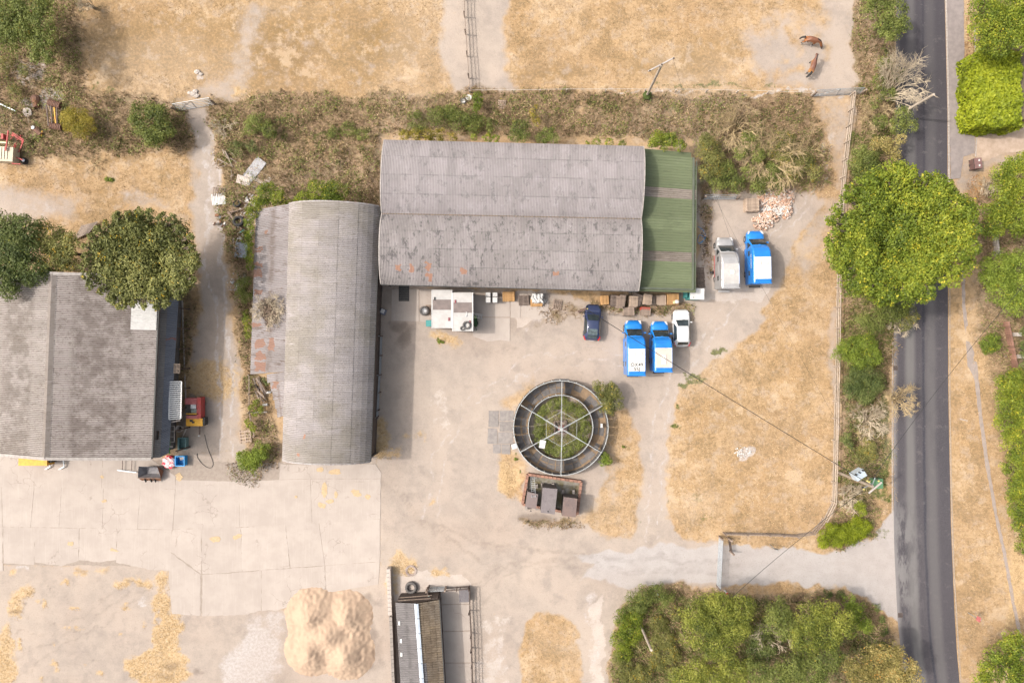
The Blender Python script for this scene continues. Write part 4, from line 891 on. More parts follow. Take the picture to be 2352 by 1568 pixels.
def plant(name,label,cat,lobes,h,pal,leaf=.2,dens=1.0,group=None,trunk=True,nsub=7,flat=.75,skirt=0):
    """lobes in picture units: (x,y,r[,zscale])"""
    leaf*=.49
    L=[]; cx=sum(l[0] for l in lobes)/len(lobes); cy=sum(l[1] for l in lobes)/len(lobes)
    rm=max(l[2] for l in lobes)*S
    for l in lobes:
        r=l[2]*S*.93; zc=max(r*flat*.55,h-r*flat)*(l[3] if len(l)>3 else 1)
        r*=(H-zc)/H; L.append((P(l[0],l[1],zc),r))
    base=P(cx,cy,h*.5); base.z=0
    root=thing(name,label,cat,base,group=group)
    me=crown_mesh('crown',[(c-base,r) for c,r in L],leaf,dens,nsub,flat)
    link('crown' if cat=='tree' else 'foliage',me,LM[pal],root)
    if trunk:
        mb=MB(); tr=max(.04,h*.026)
        mb.tube([(0,0,-.1),(U(-.1,.1),U(-.1,.1),h*.25),(U(-.2,.2),U(-.2,.2),h*.55)],tr,7,r2=tr*.6)
        mb.build('trunk' if cat=='tree' else 'stem',mBark,root)
        mb=MB()
        for c,r in L:
            q=c-base
            for k in range(3):
                e=q+Vector((U(-.5,.5)*r,U(-.5,.5)*r,U(-.1,.4)*r)); s_=Vector((0,0,h*U(.2,.45))); m_=(s_+e)/2+Vector((0,0,h*.06))
                mb.tube([s_,m_,e],tr*.5,5,r2=tr*.15,cap=False)
        mb.build('limbs',mBark,root)
    return root
def rl_(n,cx,cy,rx,ry,r0,r1,a=0):
    o=[]; ca,sa=math.cos(math.radians(a)),math.sin(math.radians(a))
    for i in range(n):
        t=2*math.pi*(i+U(-.2,.2))/n; k=U(.55,.95); x,y=rx*k*math.cos(t),ry*k*math.sin(t); o.append((cx+x*ca-y*sa,cy+x*sa+y*ca,U(r0,r1)))
    return o
T=plant
# upper left
T('tree','green and yellow tree in the top left corner above the chalky bare patch','tree',[(25,35,56),(70,20,50),(98,55,34),(50,80,50),(20,90,40),(95,105,36),(112,132,22),(100,20,30),(80,130,22)],6,'mid',.26,1.1)
T('shrub','low grey-green bush at the far upper left edge below the corner tree','shrub',[(40,215,22),(60,160,20),(15,150,24)],1.6,'olive',.18,.7,trunk=False)
T('shrub','rounded yellow shrub beside the rusty farm rollers','shrub',[(178,280,38),(160,270,26),(200,290,26),(185,300,26)],2.8,'gold',.15,1.0)
T('tree','dark green round bush standing left of the upper left metal gate','tree',[(345,285,48),(325,265,34),(375,300,34),(350,315,34),(370,260,28)],3.6,'mid',.24,1.0)
T('shrub','olive green bush between the upper gate and the arched barn','shrub',[(590,285,30),(620,300,24),(575,300,18)],2.2,'mid',.18,1.0)
T('shrub','small grey-green bush beside the timber debris','shrub',[(545,345,24),(580,338,18)],1.4,'dark',.16,.8,trunk=False)
T('weed_clump','small patch of bright green weeds on the dry grass left of the track','weeds',[(245,411,7),(255,413,6)],.3,'bright',.15,1,trunk=False)
T('tree','dark green tree at the left edge overhanging the barn roof','tree',[(20,530,52),(55,560,56),(30,620,52),(75,625,44),(25,668,30),(60,520,36),(5,570,64),(10,640,40)],8.5,'dark',.28,1.1)
T('tree','brown-olive tree between the left edge tree and the maple','tree',[(110,545,48),(145,568,44),(125,602,42),(90,570,46),(155,600,34),(165,560,26)],7.5,'olive',.26,1.0)
T('tree','large round maple with a few yellow leaves overhanging the north-east corner of the large barn','tree',[(320,595,90)]+rl_(13,320,597,118,100,40,54)+[(320,520,38),(420,640,34),(365,680,30),(440,600,26),(280,680,34)]+[(322+132*math.cos(t)*U(.9,1.03),597+112*math.sin(t)*U(.9,1.03),U(9,18)) for t in np.linspace(0,6.2,30)],9.5,'maple',.34,1.15,nsub=9)
# along barn B
T('shrub','yellow-green shrub at the north-west corner of the rusty lean-to','shrub',[(612,445,32),(640,455,28),(598,465,22)],4,'yel',.2,1.0)
T('shrub','yellow-green tree top pressed against the north end of the arched barn','tree',[(735,440,36),(770,440,34),(700,458,26),(685,465,14),(760,455,32)],5,'yel',.2,1.1)
T('climber','green creeper hanging down the west edge of the rusty lean-to','creeper',[(578,490,20),(574,515,18),(572,540,18),(572,565,16),(572,590,15),(574,612,12),(566,550,18),(588,472,18)],4.2,'yel',.17,1.0,trunk=False)
T('shrub','dark green bush with orange tips halfway down the west side of the rusty lean-to','shrub',[(556,655,20),(568,680,20),(552,675,16),(570,645,14)],2.4,'mid',.18,1.1)
T('shrub','small loose green shrub beside the rusty lean-to wall below the dark bush','shrub',[(568,735,14),(572,755,14),(570,770,10),(565,718,10)],1.4,'yel',.16,.8,trunk=False)
T('shrub','low weedy shrub under the broken lower corner of the rusty lean-to','shrub',[(590,925,12),(578,935,10),(598,940,12),(585,950,10)],1.2,'yel',.15,.9,trunk=False)
T('shrub','little bright yellow-green sapling above the broken pallet','shrub',[(575,975,11),(582,985,10),(568,968,8)],1.3,'yel',.15,1.1)
T('shrub','bright green heart-shaped clipped bush at the south-west of the arched barn','shrub',[(568,1055,29),(600,1038,27),(585,1052,27),(556,1050,18),(578,1068,20)],2.0,'bright',.16,1.4)
T('weed_clump','dark green weeds in the gap below the rusty lean-to edge','weeds',[(608,872,9),(614,880,8)],.8,'dark',.15,1,trunk=False)
# north of twin barn
T('shrub','bright lime shrub at the foot of the paddock dividing fence','shrub',[(1098,222,16),(1098,238,16),(1095,248,12)],2.0,'yel',.16,1.2)
T('shrub','golden shrubs peeping over the north-west eave of the twin barn','shrub',[(930,312,18),(955,310,22),(985,309,20),(1010,310,18),(1040,314,16)],3.4,'gold',.18,1.0)
T('shrub','green shrub behind the twin barn roof, left of centre','shrub',[(1120,318,14),(1140,318,12),(1090,316,10)],3,'yel',.18,.9,trunk=False)
T('shrub','olive shrub behind the middle of the twin barn','shrub',[(1195,295,26),(1185,310,22),(1205,312,20)],3.5,'mid',.18,1.0)
T('shrub','dark olive shrub behind the twin barn to the right of the middle','shrub',[(1245,318,20),(1270,318,18),(1260,308,18)],3.2,'mid',.18,1.0)
T('shrub','thin yellow sapling in the brown scrub behind the twin barn','shrub',[(1228,268,12),(1232,282,12),(1222,255,10),(1232,245,6)],2.4,'gold',.15,.6)
T('shrub','strip of yellow-green leaves along the north-east eave of the twin barn','shrub',[(1370,328,14),(1400,328,14),(1430,330,12),(1350,330,8)],3,'yel',.17,.9,trunk=False)
T('shrub','lime and yellow bush overhanging the north edge of the green roof','shrub',[(1510,318,24),(1535,325,26),(1560,335,18),(1500,330,14)],4.2,'yel',.2,1.2)
T('weed_clump','patch of green weeds in the scrub north-west of the twin barn','weeds',[(770,306,20),(800,300,24),(830,308,20)],.7,'mid',.16,.6,trunk=False)
T('weed_clump','broad patch of olive brambles in the scrub left of the lime shrub','brambles',[(960,280,30),(1010,272,34),(1055,285,36),(1090,290,30),(1130,290,22),(1035,262,24)],.9,'mid',.17,.65,trunk=False)
# NE thicket
T('shrub','grey-green bush just east of the green roof','shrub',[(1630,345,34),(1640,375,34),(1622,325,24),(1620,395,22)],3.4,'olive',.2,1.0)
T('shrub','green bush at the south edge of the thicket above the leaning trellis','shrub',[(1650,415,30),(1690,425,26),(1720,400,26),(1665,395,30)],2.6,'mid',.2,1.0)
T('shrub','dense green bush in the middle of the thicket north of the rubble heap','shrub',[(1745,425,28),(1770,400,30),(1780,430,22)],2.5,'mid',.2,1.0)
T('shrub','wide grey-green bush at the right end of the thicket','shrub',[(1800,360,36),(1840,375,36),(1870,395,26),(1820,400,30),(1780,340,30),(1800,320,28)],2.6,'olive',.19,.7)
T('shrub','green bush at the top of the thicket between the two bleached bushes','shrub',[(1720,330,30),(1740,360,26),(1700,350,22)],2.8,'mid',.19,.8)
# roadside
T('tree','green tree at the top edge on the left side of the road','tree',[(2015,20,36),(2055,30,36),(2050,65,30),(2075,55,22),(2030,60,26),(2000,0,24),(2040,85,16)],5.5,'mid',.24,1.1)
T('shrub','green undergrowth beneath the bare upper roadside bush','shrub',[(2030,150,24),(2020,190,22),(2040,220,24),(2060,175,22),(2010,235,18)],2.5,'mid',.2,.7)
T('shrub','grey-green roadside bush below the bare upper bush','shrub',[(2075,265,28),(2095,290,20),(2060,290,26),(2020,280,24)],3,'mid',.2,.9)
T('shrub','tan-leaved bush leaning over the road edge north of the big tree','shrub',[(2030,330,22),(2050,345,24),(2070,320,18),(2060,365,14),(2010,330,18)],3.2,'tan',.22,.8)
T('shrub','dark green bush beside the fence north of the big tree','shrub',[(1990,370,34),(1965,380,24),(2010,395,30),(1985,405,30),(1975,345,20)],3.2,'mid',.2,1.1)
T('tree','very large yellow-green tree spreading across the road','tree',[(2070,535,112)]+rl_(15,2070,540,146,132,48,62)+[(1930,580,44),(1960,640,44),(2030,670,44),(2090,660,44),(2190,480,48),(2150,430,40),(1990,440,44),(1935,590,32),(1925,610,24),(2215,480,36),(1985,650,34),(2120,630,40),(2080,400,34),(2210,545,34),(2165,605,28),(2110,665,20)]+[(2070+165*math.cos(t)*U(.9,1.02),540+148*math.sin(t)*U(.9,1.02),U(12,24)) for t in np.linspace(0,6.2,34)],11,'yel',.34,1.1,nsub=9)
T('tree','duller olive tree under the south side of the big tree','tree',[(2000,675,32),(2020,650,34),(1975,650,24)],5,'olive',.25,1.1)
T('hedge','green hedge bushes below the big tree beside the road','hedge',[(2040,715,34),(2010,735,32),(1985,740,26),(2070,710,24)],3,'mid',.2,1.0)
T('shrub','grey-leaved bush at the road edge below the big tree','shrub',[(2088,715,24),(2100,730,16),(2080,745,20)],2.8,'olive',.18,.8)
T('hedge','round bright green hedge mound next to the rail fence','hedge',[(1955,800,34),(1930,815,22),(1985,790,34),(1965,830,36),(2000,820,30)],2.6,'bright',.19,1.2)
T('hedge','darker round hedge mound south of the bright one','hedge',[(1960,875,34),(1990,865,38),(1985,900,34),(2010,885,26),(1955,900,22)],2.8,'dark',.19,1.2)
T('shrub','small dark bush beside the fence below the hedge mounds','shrub',[(1945,1005,16),(1950,1020,14),(1938,1012,10)],1.6,'dark',.16,1.0)
T('shrub','loose yellow-green bush above the transformer pole','shrub',[(1990,1030,28),(1975,1050,22),(2000,1045,20)],1.8,'olive',.16,.8)
T('shrub','bright green sapling between the transformer pole and the clipped hedge','shrub',[(1977,1160,15),(1980,1175,14),(1970,1165,12)],1.8,'yel',.15,1.2)
T('hedge','rounded green hedge at the lane mouth beside the rail fence','hedge',[(1890,1245,17),(1910,1235,24),(1935,1222,28),(1962,1215,30),(1985,1208,22),(1915,1215,22),(1955,1235,22),(1890,1228,18),(1925,1240,20),(1975,1225,18)],1.6,'hedge',.16,1.6,trunk=False)
T('weed_clump','yellow-green tufts growing through the rail fence','weeds',[(1932,690,6),(1933,760,7),(1929,780,6),(1926,1063,6),(1925,1100,7)],1.0,'yel',.14,.9,trunk=False)
# right side
T('tree','big yellow-green tree at the top right corner','tree',[(2275,40,44),(2310,60,50),(2260,90,36),(2330,20,50),(2335,100,40),(2290,105,40),(2350,60,54),(2245,75,26),(2255,20,40),(2250,110,20)],7,'yel',.27,1.1)
T('tree','green tree at the right edge south of the driveway','tree',[(2330,400,44),(2310,440,40),(2350,450,50),(2300,480,34),(2340,510,40),(2290,510,36),(2350,375,36),(2268,490,30),(2275,530,26),(2300,400,34),(2350,500,44)],5.5,'yel',.26,1.1)
T('tree','bright leafy tree right of the road, level with the vans','tree',[(2290,615,50),(2335,610,50),(2345,660,46),(2300,665,40),(2330,700,36),(2270,640,26),(2265,610,20)],6,'bright',.24,1.1)
T('shrub','round dark green shrub with yellow flowers beside the pale path','shrub',[(2265,785,22),(2280,790,22),(2270,800,18),(2285,775,16)],1.7,'bright',.17,1.3)
T('hedge','long yellow-green hedge at the right edge, upper part','hedge',[(2320,880,40),(2345,880,40),(2312,925,38),(2345,940,40),(2318,975,38),(2350,990,36)],3.4,'yel',.22,1.1)
T('hedge','long pale green hedge at the right edge, middle part','hedge',[(2322,1020,36),(2345,1050,36),(2328,1070,36),(2345,1110,36),(2334,1120,32),(2345,1160,34)],3.4,'yel',.22,1.1)
T('hedge','yellow-green shrub mass at the right edge, lower part','hedge',[(2342,1175,30),(2350,1210,32),(2352,1250,28)],3,'yel',.22,1.1)
T('shrub','dark green bushes in the garden behind the brick wall','shrub',[(2350,790,14),(2352,815,14),(2350,760,14),(2352,840,14)],2.2,'dark',.2,1.2)
T('tree','bushy yellow-green tree in the bottom right corner','tree',[(2290,1500,34),(2320,1480,38),(2345,1500,40),(2275,1540,34),(2310,1545,44),(2345,1560,50),(2250,1560,26)],5.5,'yel',.26,1.1)
# clipped tall hedge block top right
def hedge_block():
    root=thing('clipped_hedge','tall flat-topped clipped hedge of bright green beside the driveway','hedge',P(2295,210))
    A=[P(2242,125,3.0),P(2352+40,120,3.0),P(2352+10,275,3.0),P(2338,285,3.0),P(2250,287,3.0)]
    n=13000; c=[];nr=[]
    x0_,x1_=P(2242,0,3).x,P(2346,0,3).x; y0_,y1_=P(0,288,3).y,P(0,120,3).y
    for _ in range(n):
        k=R(); jx=.25*math.sin(_*.37)
        if k<.7: p=(U(x0_,x1_),U(y0_,y1_),3.0+U(-.25,.15)); q=(U(-.9,.3),U(-.4,.4),.9)
        elif k<.85: p=(x0_+U(-.15,.15),U(y0_,y1_),U(.1,3.0)); q=(-1,U(-.5,.5),U(0,.6))
        else: p=(U(x0_,x1_),y0_+U(-.15,.15),U(.1,3.0)); q=(U(-.5,.5),-1,U(0,.6))
        c.append(p); nr.append(q)
    c=np.array(c); c[:,0]+=.15*np.sin(c[:,1]*2.3); c[:,1]+=.15*np.sin(c[:,0]*2.1); nr=np.array(nr)+np.random.randn(n,3)*.45; nr/=np.linalg.norm(nr,axis=1,keepdims=True)
    v,f=leaf_quads(c-np.array(root.location),nr,.22*np.random.uniform(.6,1.4,n)); link('foliage',fast_mesh('foliage',v,f),LM['hedge'],root)
    p=P(2295,205,1.4)-root.location; MB().box((p.x,p.y,1.35),(x1_-x0_-.4,y1_-y0_-.4,2.6)).build('inner_wood',mBark,root)
hedge_block()
# bottom hedge group
for a in [('green bush at the north tip of the bottom thicket beside the lane',[(1480,1365,32),(1510,1360,26),(1450,1385,26),(1530,1375,20),(1470,1390,24)],2.2,'mid'),
 ('low heathy yellow-green bush on the west side of the bottom thicket',[(1430,1420,30),(1450,1450,34),(1425,1470,28),(1460,1410,26),(1430,1500,26)],1.8,'yel'),
 ('dull green scrub bush at the bottom edge left side of the thicket',[(1430,1535,28),(1455,1560,30),(1420,1510,20),(1480,1545,24)],1.8,'olive'),
 ('tangled reddish-green brambles around the leaning pole in the bottom thicket',[(1510,1430,26),(1530,1460,26),(1505,1480,26),(1540,1500,30),(1510,1520,26),(1545,1545,26),(1555,1410,18)],1.3,'olive'),
 ('large round green tree in the middle of the bottom thicket',[(1650,1420,66),(1610,1450,50),(1690,1440,44),(1655,1390,40),(1650,1480,44),(1700,1400,40),(1600,1410,40)],7,'bright2'),
 ('small dark tree right of the large round tree in the bottom thicket',[(1730,1460,36),(1755,1490,34),(1725,1500,30)],4,'dark'),
 ('bushy green tree at the bottom edge below the large round tree',[(1600,1540,40),(1640,1560,44),(1680,1545,46),(1570,1560,40)],6,'bright2'),
 ('loose yellow-green tree near the lane in the bottom thicket',[(1860,1420,46),(1890,1400,36),(1900,1450,46),(1930,1430,40),(1850,1460,46)],6.5,'bright2'),
 ('grey-green tree with a paler crown left of the loose yellow one',[(1790,1410,38),(1810,1440,34),(1775,1430,34)],5.2,'mid'),
 ('bright leafy tree at the bottom edge between the two pale trees',[(1740,1540,36),(1780,1555,40),(1820,1530,44),(1860,1550,50),(1900,1510,46)],6,'mid'),
 ('pointed green bush at the east end of the bottom thicket',[(1960,1400,28),(1975,1425,26),(1950,1380,20),(1990,1440,18)],3.2,'bright')]:
    T('tree' if a[2]>=4 else 'shrub',a[0],'tree' if a[2]>=4 else 'shrub',a[1],a[2],a[3],.23 if a[2]>3 else .18,1.05)
T('tree','tan autumn-leaved tree at the bottom edge beside the road','tree',[(2000,1520,44),(2040,1500,42),(2070,1530,40),(1985,1560,40),(2040,1560,50),(2090,1560,34),(1950,1530,30)],6.2,'tan',.25,1.1)
T('hedge','dark ivy strip along the east end of the bottom thicket','ivy',[(2025,1420,12),(2030,1450,12),(2028,1480,12),(2015,1395,10),(1930,1365,14),(1900,1362,14)],.8,'dark',.15,1,trunk=False)
# around walker
T('shrub','dome-shaped olive and yellow bush on the north-east rim of the horse walker','shrub',[(1385,895,26),(1405,900,26),(1412,925,26),(1392,920,28),(1400,942,16),(1370,885,14)],2.6,'olive',.17,1.3)
T('shrub','round bright green bush on the south-east rim of the horse walker','shrub',[(1388,1048,14),(1396,1058,14),(1386,1062,13)],1.4,'bright',.15,1.4)
for x,y,r,l in [(1430,1025,3.5,'tiny bright weed right of the horse walker'),(1183,1054,4,'tiny weed left of the horse walker'),(1010,784,6,'small grass tuft at the corner of the concrete pad'),(1105,270,8,'green weed on the scrub above the twin barn'),(2075,160,3,'green sprig beside the road at the top'),(1303,427,.1,'')]:
    if l: T('weed_clump',l,'weeds',[(x,y,r),(x+r,y+1,r*.8)],.25,'bright',.12,1,trunk=False)
# ---- bare, bleached bushes ----
def bare(label,cx,cy,rpx,h,n,mat=mTwig,dirs=(0,360),flat=.6,cat='shrub',off=(0,0),zb=0):
    base=P(cx+off[0],cy+off[1],h*.4+zb); base.z=zb
    root=thing('bare_bush',label,cat,base); mb=MB(); rm=rpx*S; c0=P(cx,cy,h*.5+zb)-base; c0.z=0
    for k in range(n):
        a=math.radians(U(*dirs)); L=rm*U(.55,1.05); hh=h*U(.5,1.0)
        e=Vector((math.cos(a)*L,math.sin(a)*L,hh))+c0; s_=Vector((U(-.15,.15),U(-.15,.15),.05))
        m1=lerp(s_,e,.35)+Vector((U(-.2,.2)*rm,U(-.2,.2)*rm,h*.28)); m2=lerp(s_,e,.7)+Vector((U(-.22,.22)*rm,U(-.22,.22)*rm,h*.2))
        mb.tube([s_,m1,m2,e],.038,3,cap=False,r2=.010)
        for t in range(9):
            st_=lerp(m1,m2,R()) if t<2 else lerp(m2,e,R()*.7); a2=a+U(-1.4,1.4); l2=L*U(.12,.38); e2=st_+Vector((math.cos(a2)*l2,math.sin(a2)*l2,U(-.1,.2)*h*.5)); mm=lerp(st_,e2,.5)+Vector((U(-.05,.05),U(-.05,.05),.06))
            mb.tube([st_,mm,e2],.02,3,cap=False,r2=.008)
            for _ in range(2):
                s3=lerp(st_,e2,R()); a3=a2+U(-1,1); e3=s3+Vector((math.cos(a3),math.sin(a3),U(-.2,.5)))*l2*.5; mb.tube([s3,e3],.012,3,cap=False,r2=.006)
    mb.build('branches',mat,root); MB().tube([(0,0,-.1),(0,0,h*.2)],.12,6).build('trunk',mBark,root)
bare('bleached yellow bare bush at the upper middle of the thicket',1690,300,58,2.8,46,mTwig)
bare('spiky bleached bare bush right of centre in the thicket',1765,370,68,3.2,54,mTwig)
bare('faint leafless bush at the right end of the thicket',1850,360,50,2.2,26,mTwig)
bare('large bare-branched bush leaning over the road at the upper hedge',2060,195,66,4.2,56,mTwigG,(-70,150),off=(-20,20))
bare('pale wispy bush below the telegraph pole in the roadside hedge',2010,270,44,2.6,34,mTwig)
bare('grey bare twigs at the road edge below the big tree',2065,745,34,2.2,26,mTwigG)
bare('straw-pale bare bush overhanging the road left lane',2060,918,40,2.8,44,mTwig)
bare('flat spreading bare bush beside the fence opposite the straw-pale one',1995,965,42,1.8,38,mTwigG)
bare('small bare bush under the spreading one beside the fence',1985,1000,22,1.4,18,mTwig)
bare('grey leafless bush on the right verge opposite the big tree',2275,425,34,2.2,30,mTwigG)
bare('pale dead twigs above the clipped hedge near the lane mouth',1950,1140,34,1.2,34,mTwigG)
bare('pale bare branches in the east half of the bottom thicket',1760,1450,44,4.6,26,mTwigG)
bare('lichen-pale bare branches near the lane in the bottom thicket',1830,1400,40,4.6,26,mTwig)
bare('withered brown shrub growing on the rusty lean-to roof',618,712,38,1.2,46,mTwigG,zb=3.7)
hb=[o for o in bpy.data.objects if o.get('label','').startswith('withered')][0]
link('dead_foliage',crown_mesh('dead_foliage',[(Vector((.15,-.2,.25)),1.25),(Vector((-.35,.3,.2)),1.0),(Vector((.3,-.8,.2)),.95)],.12,1.0,8,.35),leaf_mat('dead_leaf',(.14,.10,.07),(.25,.185,.14),(.38,.29,.22)),hb)
bare('bare twiggy bush at the top edge near the left tree',205,10,22,2.4,24,mTwigG)
bare('dead twigs right of the track by the upper gate',515,290,26,1.0,18,mTwigG)
bare('pale dead branch stems lying by the grass left of the gate',215,378,26,.5,8,mTwig)
# ---- scrub, dry grass tufts (uncountable) ----
def sample_mask(k,n,thr=.5,inv=None,xr=(0,2352),yr=(0,1568)):
    ok=[];got=0
    while got<n:
        m_=int((n-got)*3)+1000; x=np.random.uniform(*xr,m_); y=np.random.uniform(*yr,m_)
        i=((y-GY0)/GS).astype(int); j=((x-GX0)/GS).astype(int)
        val=ch[k][i,j] if k else np.ones(m_)
        if inv is not None:
            for q,t in inv: val=np.where(ch[q][i,j]>t,0,val)
        s_=val>np.maximum(thr,np.random.rand(m_)*0.9)
        pk=keepveg[i,j]; s_&=(pk<.5)
        x=x[s_];y=y[s_]; ok.append(np.stack([x,y,zz[i[s_],j[s_]]],1)); got+=len(x)
        if len(x)<5: break
    return np.vstack(ok)[:n]
keepveg=np.zeros(XX.shape)
for poly in ([(2050,-100),(2215,-100),(2210,700),(2200,1000),(2215,1700),(2060,1700)],[(870,305),(1610,320),(1600,690),(870,680)],[(-100,620),(415,620),(400,1320),(-100,1320)],[(575,470),(880,470),(860,1070),(640,1070),(620,900),(575,860)],[(1175,865),(1405,865),(1405,1100),(1345,1195),(1190,1190),(1175,1000)],[(2170,290),(2460,290),(2460,360),(2170,460)]):
    keepveg=np.maximum(keepveg,np.clip(.5+sdf(poly)/6,0,1))
def tufts(name,pts,mat,h,wd,lean,nb=3,label=None):
    n=len(pts); X=np.repeat((pts[:,0]-1176)*S,nb); Y=np.repeat((784-pts[:,1])*S,nb); Z=np.repeat(pts[:,2],nb); m_=len(X)
    X=X+np.random.randn(m_)*.08; Y=Y+np.random.randn(m_)*.08
    a=np.random.rand(m_)*2*np.pi; l=np.random.uniform(.3,1,m_)*lean; hh=h*np.random.uniform(.4,1.2,m_); w_=wd*np.random.uniform(.6,1.4,m_)
    dx,dy=np.cos(a)*l,np.sin(a)*l; px,py=-np.sin(a)*w_,np.cos(a)*w_
    v=np.stack([np.stack([X-px,Y-py,Z-.02],1),np.stack([X+px,Y+py,Z-.02],1),np.stack([X+dx,Y+dy,Z+hh],1)],1).reshape(-1,3)
    o=link(name,fast_mesh(name,v,np.arange(3*m_).reshape(-1,3)),mat); props(o,label,None,None,'stuff'); 
    if label: o['category']=name.replace('_',' ')
    return o
mDry=leaf_mat('dry_stalks',(.15,.10,.06),(.29,.20,.12),(.48,.36,.22),tr=.15)
mStr=leaf_mat('straw_blades',(.26,.18,.09),(.42,.30,.16),(.60,.45,.27),tr=.2)
mOl=leaf_mat('olive_blades',(.06,.06,.02),(.12,.12,.035),(.24,.22,.08),tr=.2)
tufts('scrub',sample_mask('scrub',34000,.4),mDry,.38,.03,.4,3,'brown dried scrub and dead stalks covering the banks between the fields, barns and hedges')
def brambles(label,pts,mat,leaf,per,spread):
    n=len(pts); sel=[mathutils.noise.noise((p[0]*.018,p[1]*.03,5))+.6*mathutils.noise.noise((p[0]*.06,p[1]*.06,9)) for p in pts]
    pts=pts[np.array(sel)>.08]; n=len(pts); X=np.repeat((pts[:,0]-1176)*S,per); Y=np.repeat((784-pts[:,1])*S,per); Z=np.repeat(pts[:,2],per); m_=len(X)
    c=np.stack([X+np.random.randn(m_)*spread,Y+np.random.randn(m_)*spread,Z+np.random.uniform(.08,.55,m_)],1); nr=np.random.randn(m_,3)*.6; nr[:,2]+=1; nr/=np.linalg.norm(nr,axis=1,keepdims=True)
    v,f=leaf_quads(c,nr,leaf*np.random.uniform(.6,1.3,m_)); o=link('brambles',fast_mesh('brambles',v,f),mat); props(o,label,'brambles',None,'stuff')
import mathutils.noise
brambles('green bramble patches growing through the brown scrub banks',sample_mask('scrub',9000,.5),LM['mid'],.12,8,.28)
brambles('pale golden seed heads and dead leaves among the scrub',sample_mask('scrub',9000,.5),leaf_mat('seed_heads',(.22,.15,.07),(.38,.27,.14),(.55,.42,.26)),.10,7,.30)
tufts('undergrowth',sample_mask('scrub',9000,.5),mOl,.35,.04,.3,3,'olive green undergrowth mixed through the brown scrub')
tufts('undergrowth',sample_mask('green',5000,.35),LM['mid'],.16,.035,.12,3,'low green weeds spreading on the dry grass and beside the tracks')
tufts('dry_grass',sample_mask(None,30000,.1,[('gravel',.3),('scrub',.5),('conc',.3),('lane',.3),('gold',.45)]),mStr,.09,.035,.12,2,'parched straw-coloured grass of the fields and verges')
tufts('straw_litter',sample_mask('straw',7000,.5),mStr,.06,.03,.14,3,'loose straw scattered in patches on the concrete and gravel')
# ================= FENCES, GATES, POLES =================
def fence(label,pts,h=1.2,rails=3,step=1.9,mat=mRailW,group=None,rw=.075,rh=.10,sunk=0):
    W_=[P(*p) for p in pts]; base=W_[0].copy(); root=thing('rail_fence',label,'fence',base)
    post=MB().box((0,0,h/2+.04),(.11,.11,h+.1)).mesh('post'); 
    for a,b_ in zip(W_,W_[1:]):
        L=(b_-a).length; n=max(1,round(L/step)); ang=math.atan2((b_-a).y,(b_-a).x); nn=Vector((-(b_-a).y,(b_-a).x,0))/L*.07
        for i in range(n):
            p=lerp(a,b_,i/n); q=lerp(a,b_,(i+1)/n); o=link('post',post,mat,root,p-base); o.rotation_euler=(U(-.03,.03),U(-.03,.03),ang)
            for r in range(rails):
                z=h*(.28+.66*r/(rails-1)) if rails>1 else h*.9
                MB().bar(p+nn+Vector((0,0,z+U(-.03,.03)))-base,q+nn+Vector((0,0,z+U(-.03,.03)))-base,rw,rh).build('rail',mat,root)
    link('post',post,mat,root,W_[-1]-base); return root
fence('long wooden post and rail fence between the field and the roadside hedge',[(1951,221),(1938,330),(1929,410),(1922,500),(1918,660),(1916,800),(1912,960),(1910,1060),(1908,1150),(1888,1190)],1.25,3)
fence('short weathered rail fence curving from the lane gate round to the clipped hedge',[(1660,1222),(1760,1224),(1825,1227),(1862,1221),(1888,1191)],1.2,3,1.9,mWood)
fence('wooden fence with long rail shadows dividing the two paddocks at the top',[(1065,-40),(1067,40),(1070,80),(1073,130),(1077,180),(1079,212)],1.3,3,2.5,mWood,rw=.05)
fence('low electric tape fence along the bottom of the right paddock',[(1080,214),(1180,214),(1300,212),(1480,212),(1620,213),(1760,216),(1862,220)],.8,1,3.6,M('pale_rail',(.48,.43,.38),(.36,.31,.27),4,.8),rw=.035,rh=.035)
fence('dark timber yard fence with its shadow beside the small stable',[(1078,1345),(1079,1400),(1082,1452),(1084,1520),(1087,1660)],1.3,3,2.0,mWoodDk)
fence('two-rail dark timber barrier across the stable yard end',[(1022,1349),(1078,1345)],1.2,2,1.3,mWoodDk)
fence('fallen-down rail fence of grey poles beside the broken lean-to',[(578,860),(578,945),(590,1000)],1.0,1,2.2,mWood,rh=.07)
def gate(name,label,a,b_,h,bars,mat,t=.04,cat='gate',za=0.1,lean=0):
    A_,B2=P(*a),P(*b_); root=thing(name,label,cat,A_); d=B2-A_; L=d.length; u=d/L; nn=Vector((-u.y,u.x,0))*lean
    f=MB(); pt=lambda s_,z:u*L*s_+Vector((0,0,za+z))+nn*z
    for s_ in (0,1): f.bar(pt(s_,0),pt(s_,h),t*1.3,t*1.3)
    f.build('gate_frame',mat,root)
    for k in range(bars): MB().bar(pt(0,h*k/(bars-1)),pt(1,h*k/(bars-1)),t,t).build('bar',mat,root)
    MB().bar(pt(.5,0),pt(.5,h),t,t).build('brace',mat,root)
    MB().bar(pt(.02,0),pt(.5,h),t*.8,t*.8).build('brace',mat,root)
    for s_ in(0,1): MB().box(u*(L*s_+(.12 if s_ else -.12))+Vector((0,0,.7)),(.16,.16,1.5)).build('gate_post',mWood,root)
    return root
gate('field_gate','metal field gate at the head of the track in the upper left',(410,255),(493,241),1.2,6,mGalv,.05,lean=.25)
gate('field_gate','wide metal gate on the right paddock beside the roadside fence',(1866,222),(1972,217),1.2,6,mGalv,.05,lean=.2)
gate('entrance_gate','long double metal gate standing open across the lane entrance',(1651,1233),(1646,1341),1.3,6,mAlu,.055)
MB_=None
gate('field_gate','small dark metal gate at the top of the stable yard',(985,1348),(1022,1346),1.2,5,mGalv,.05)
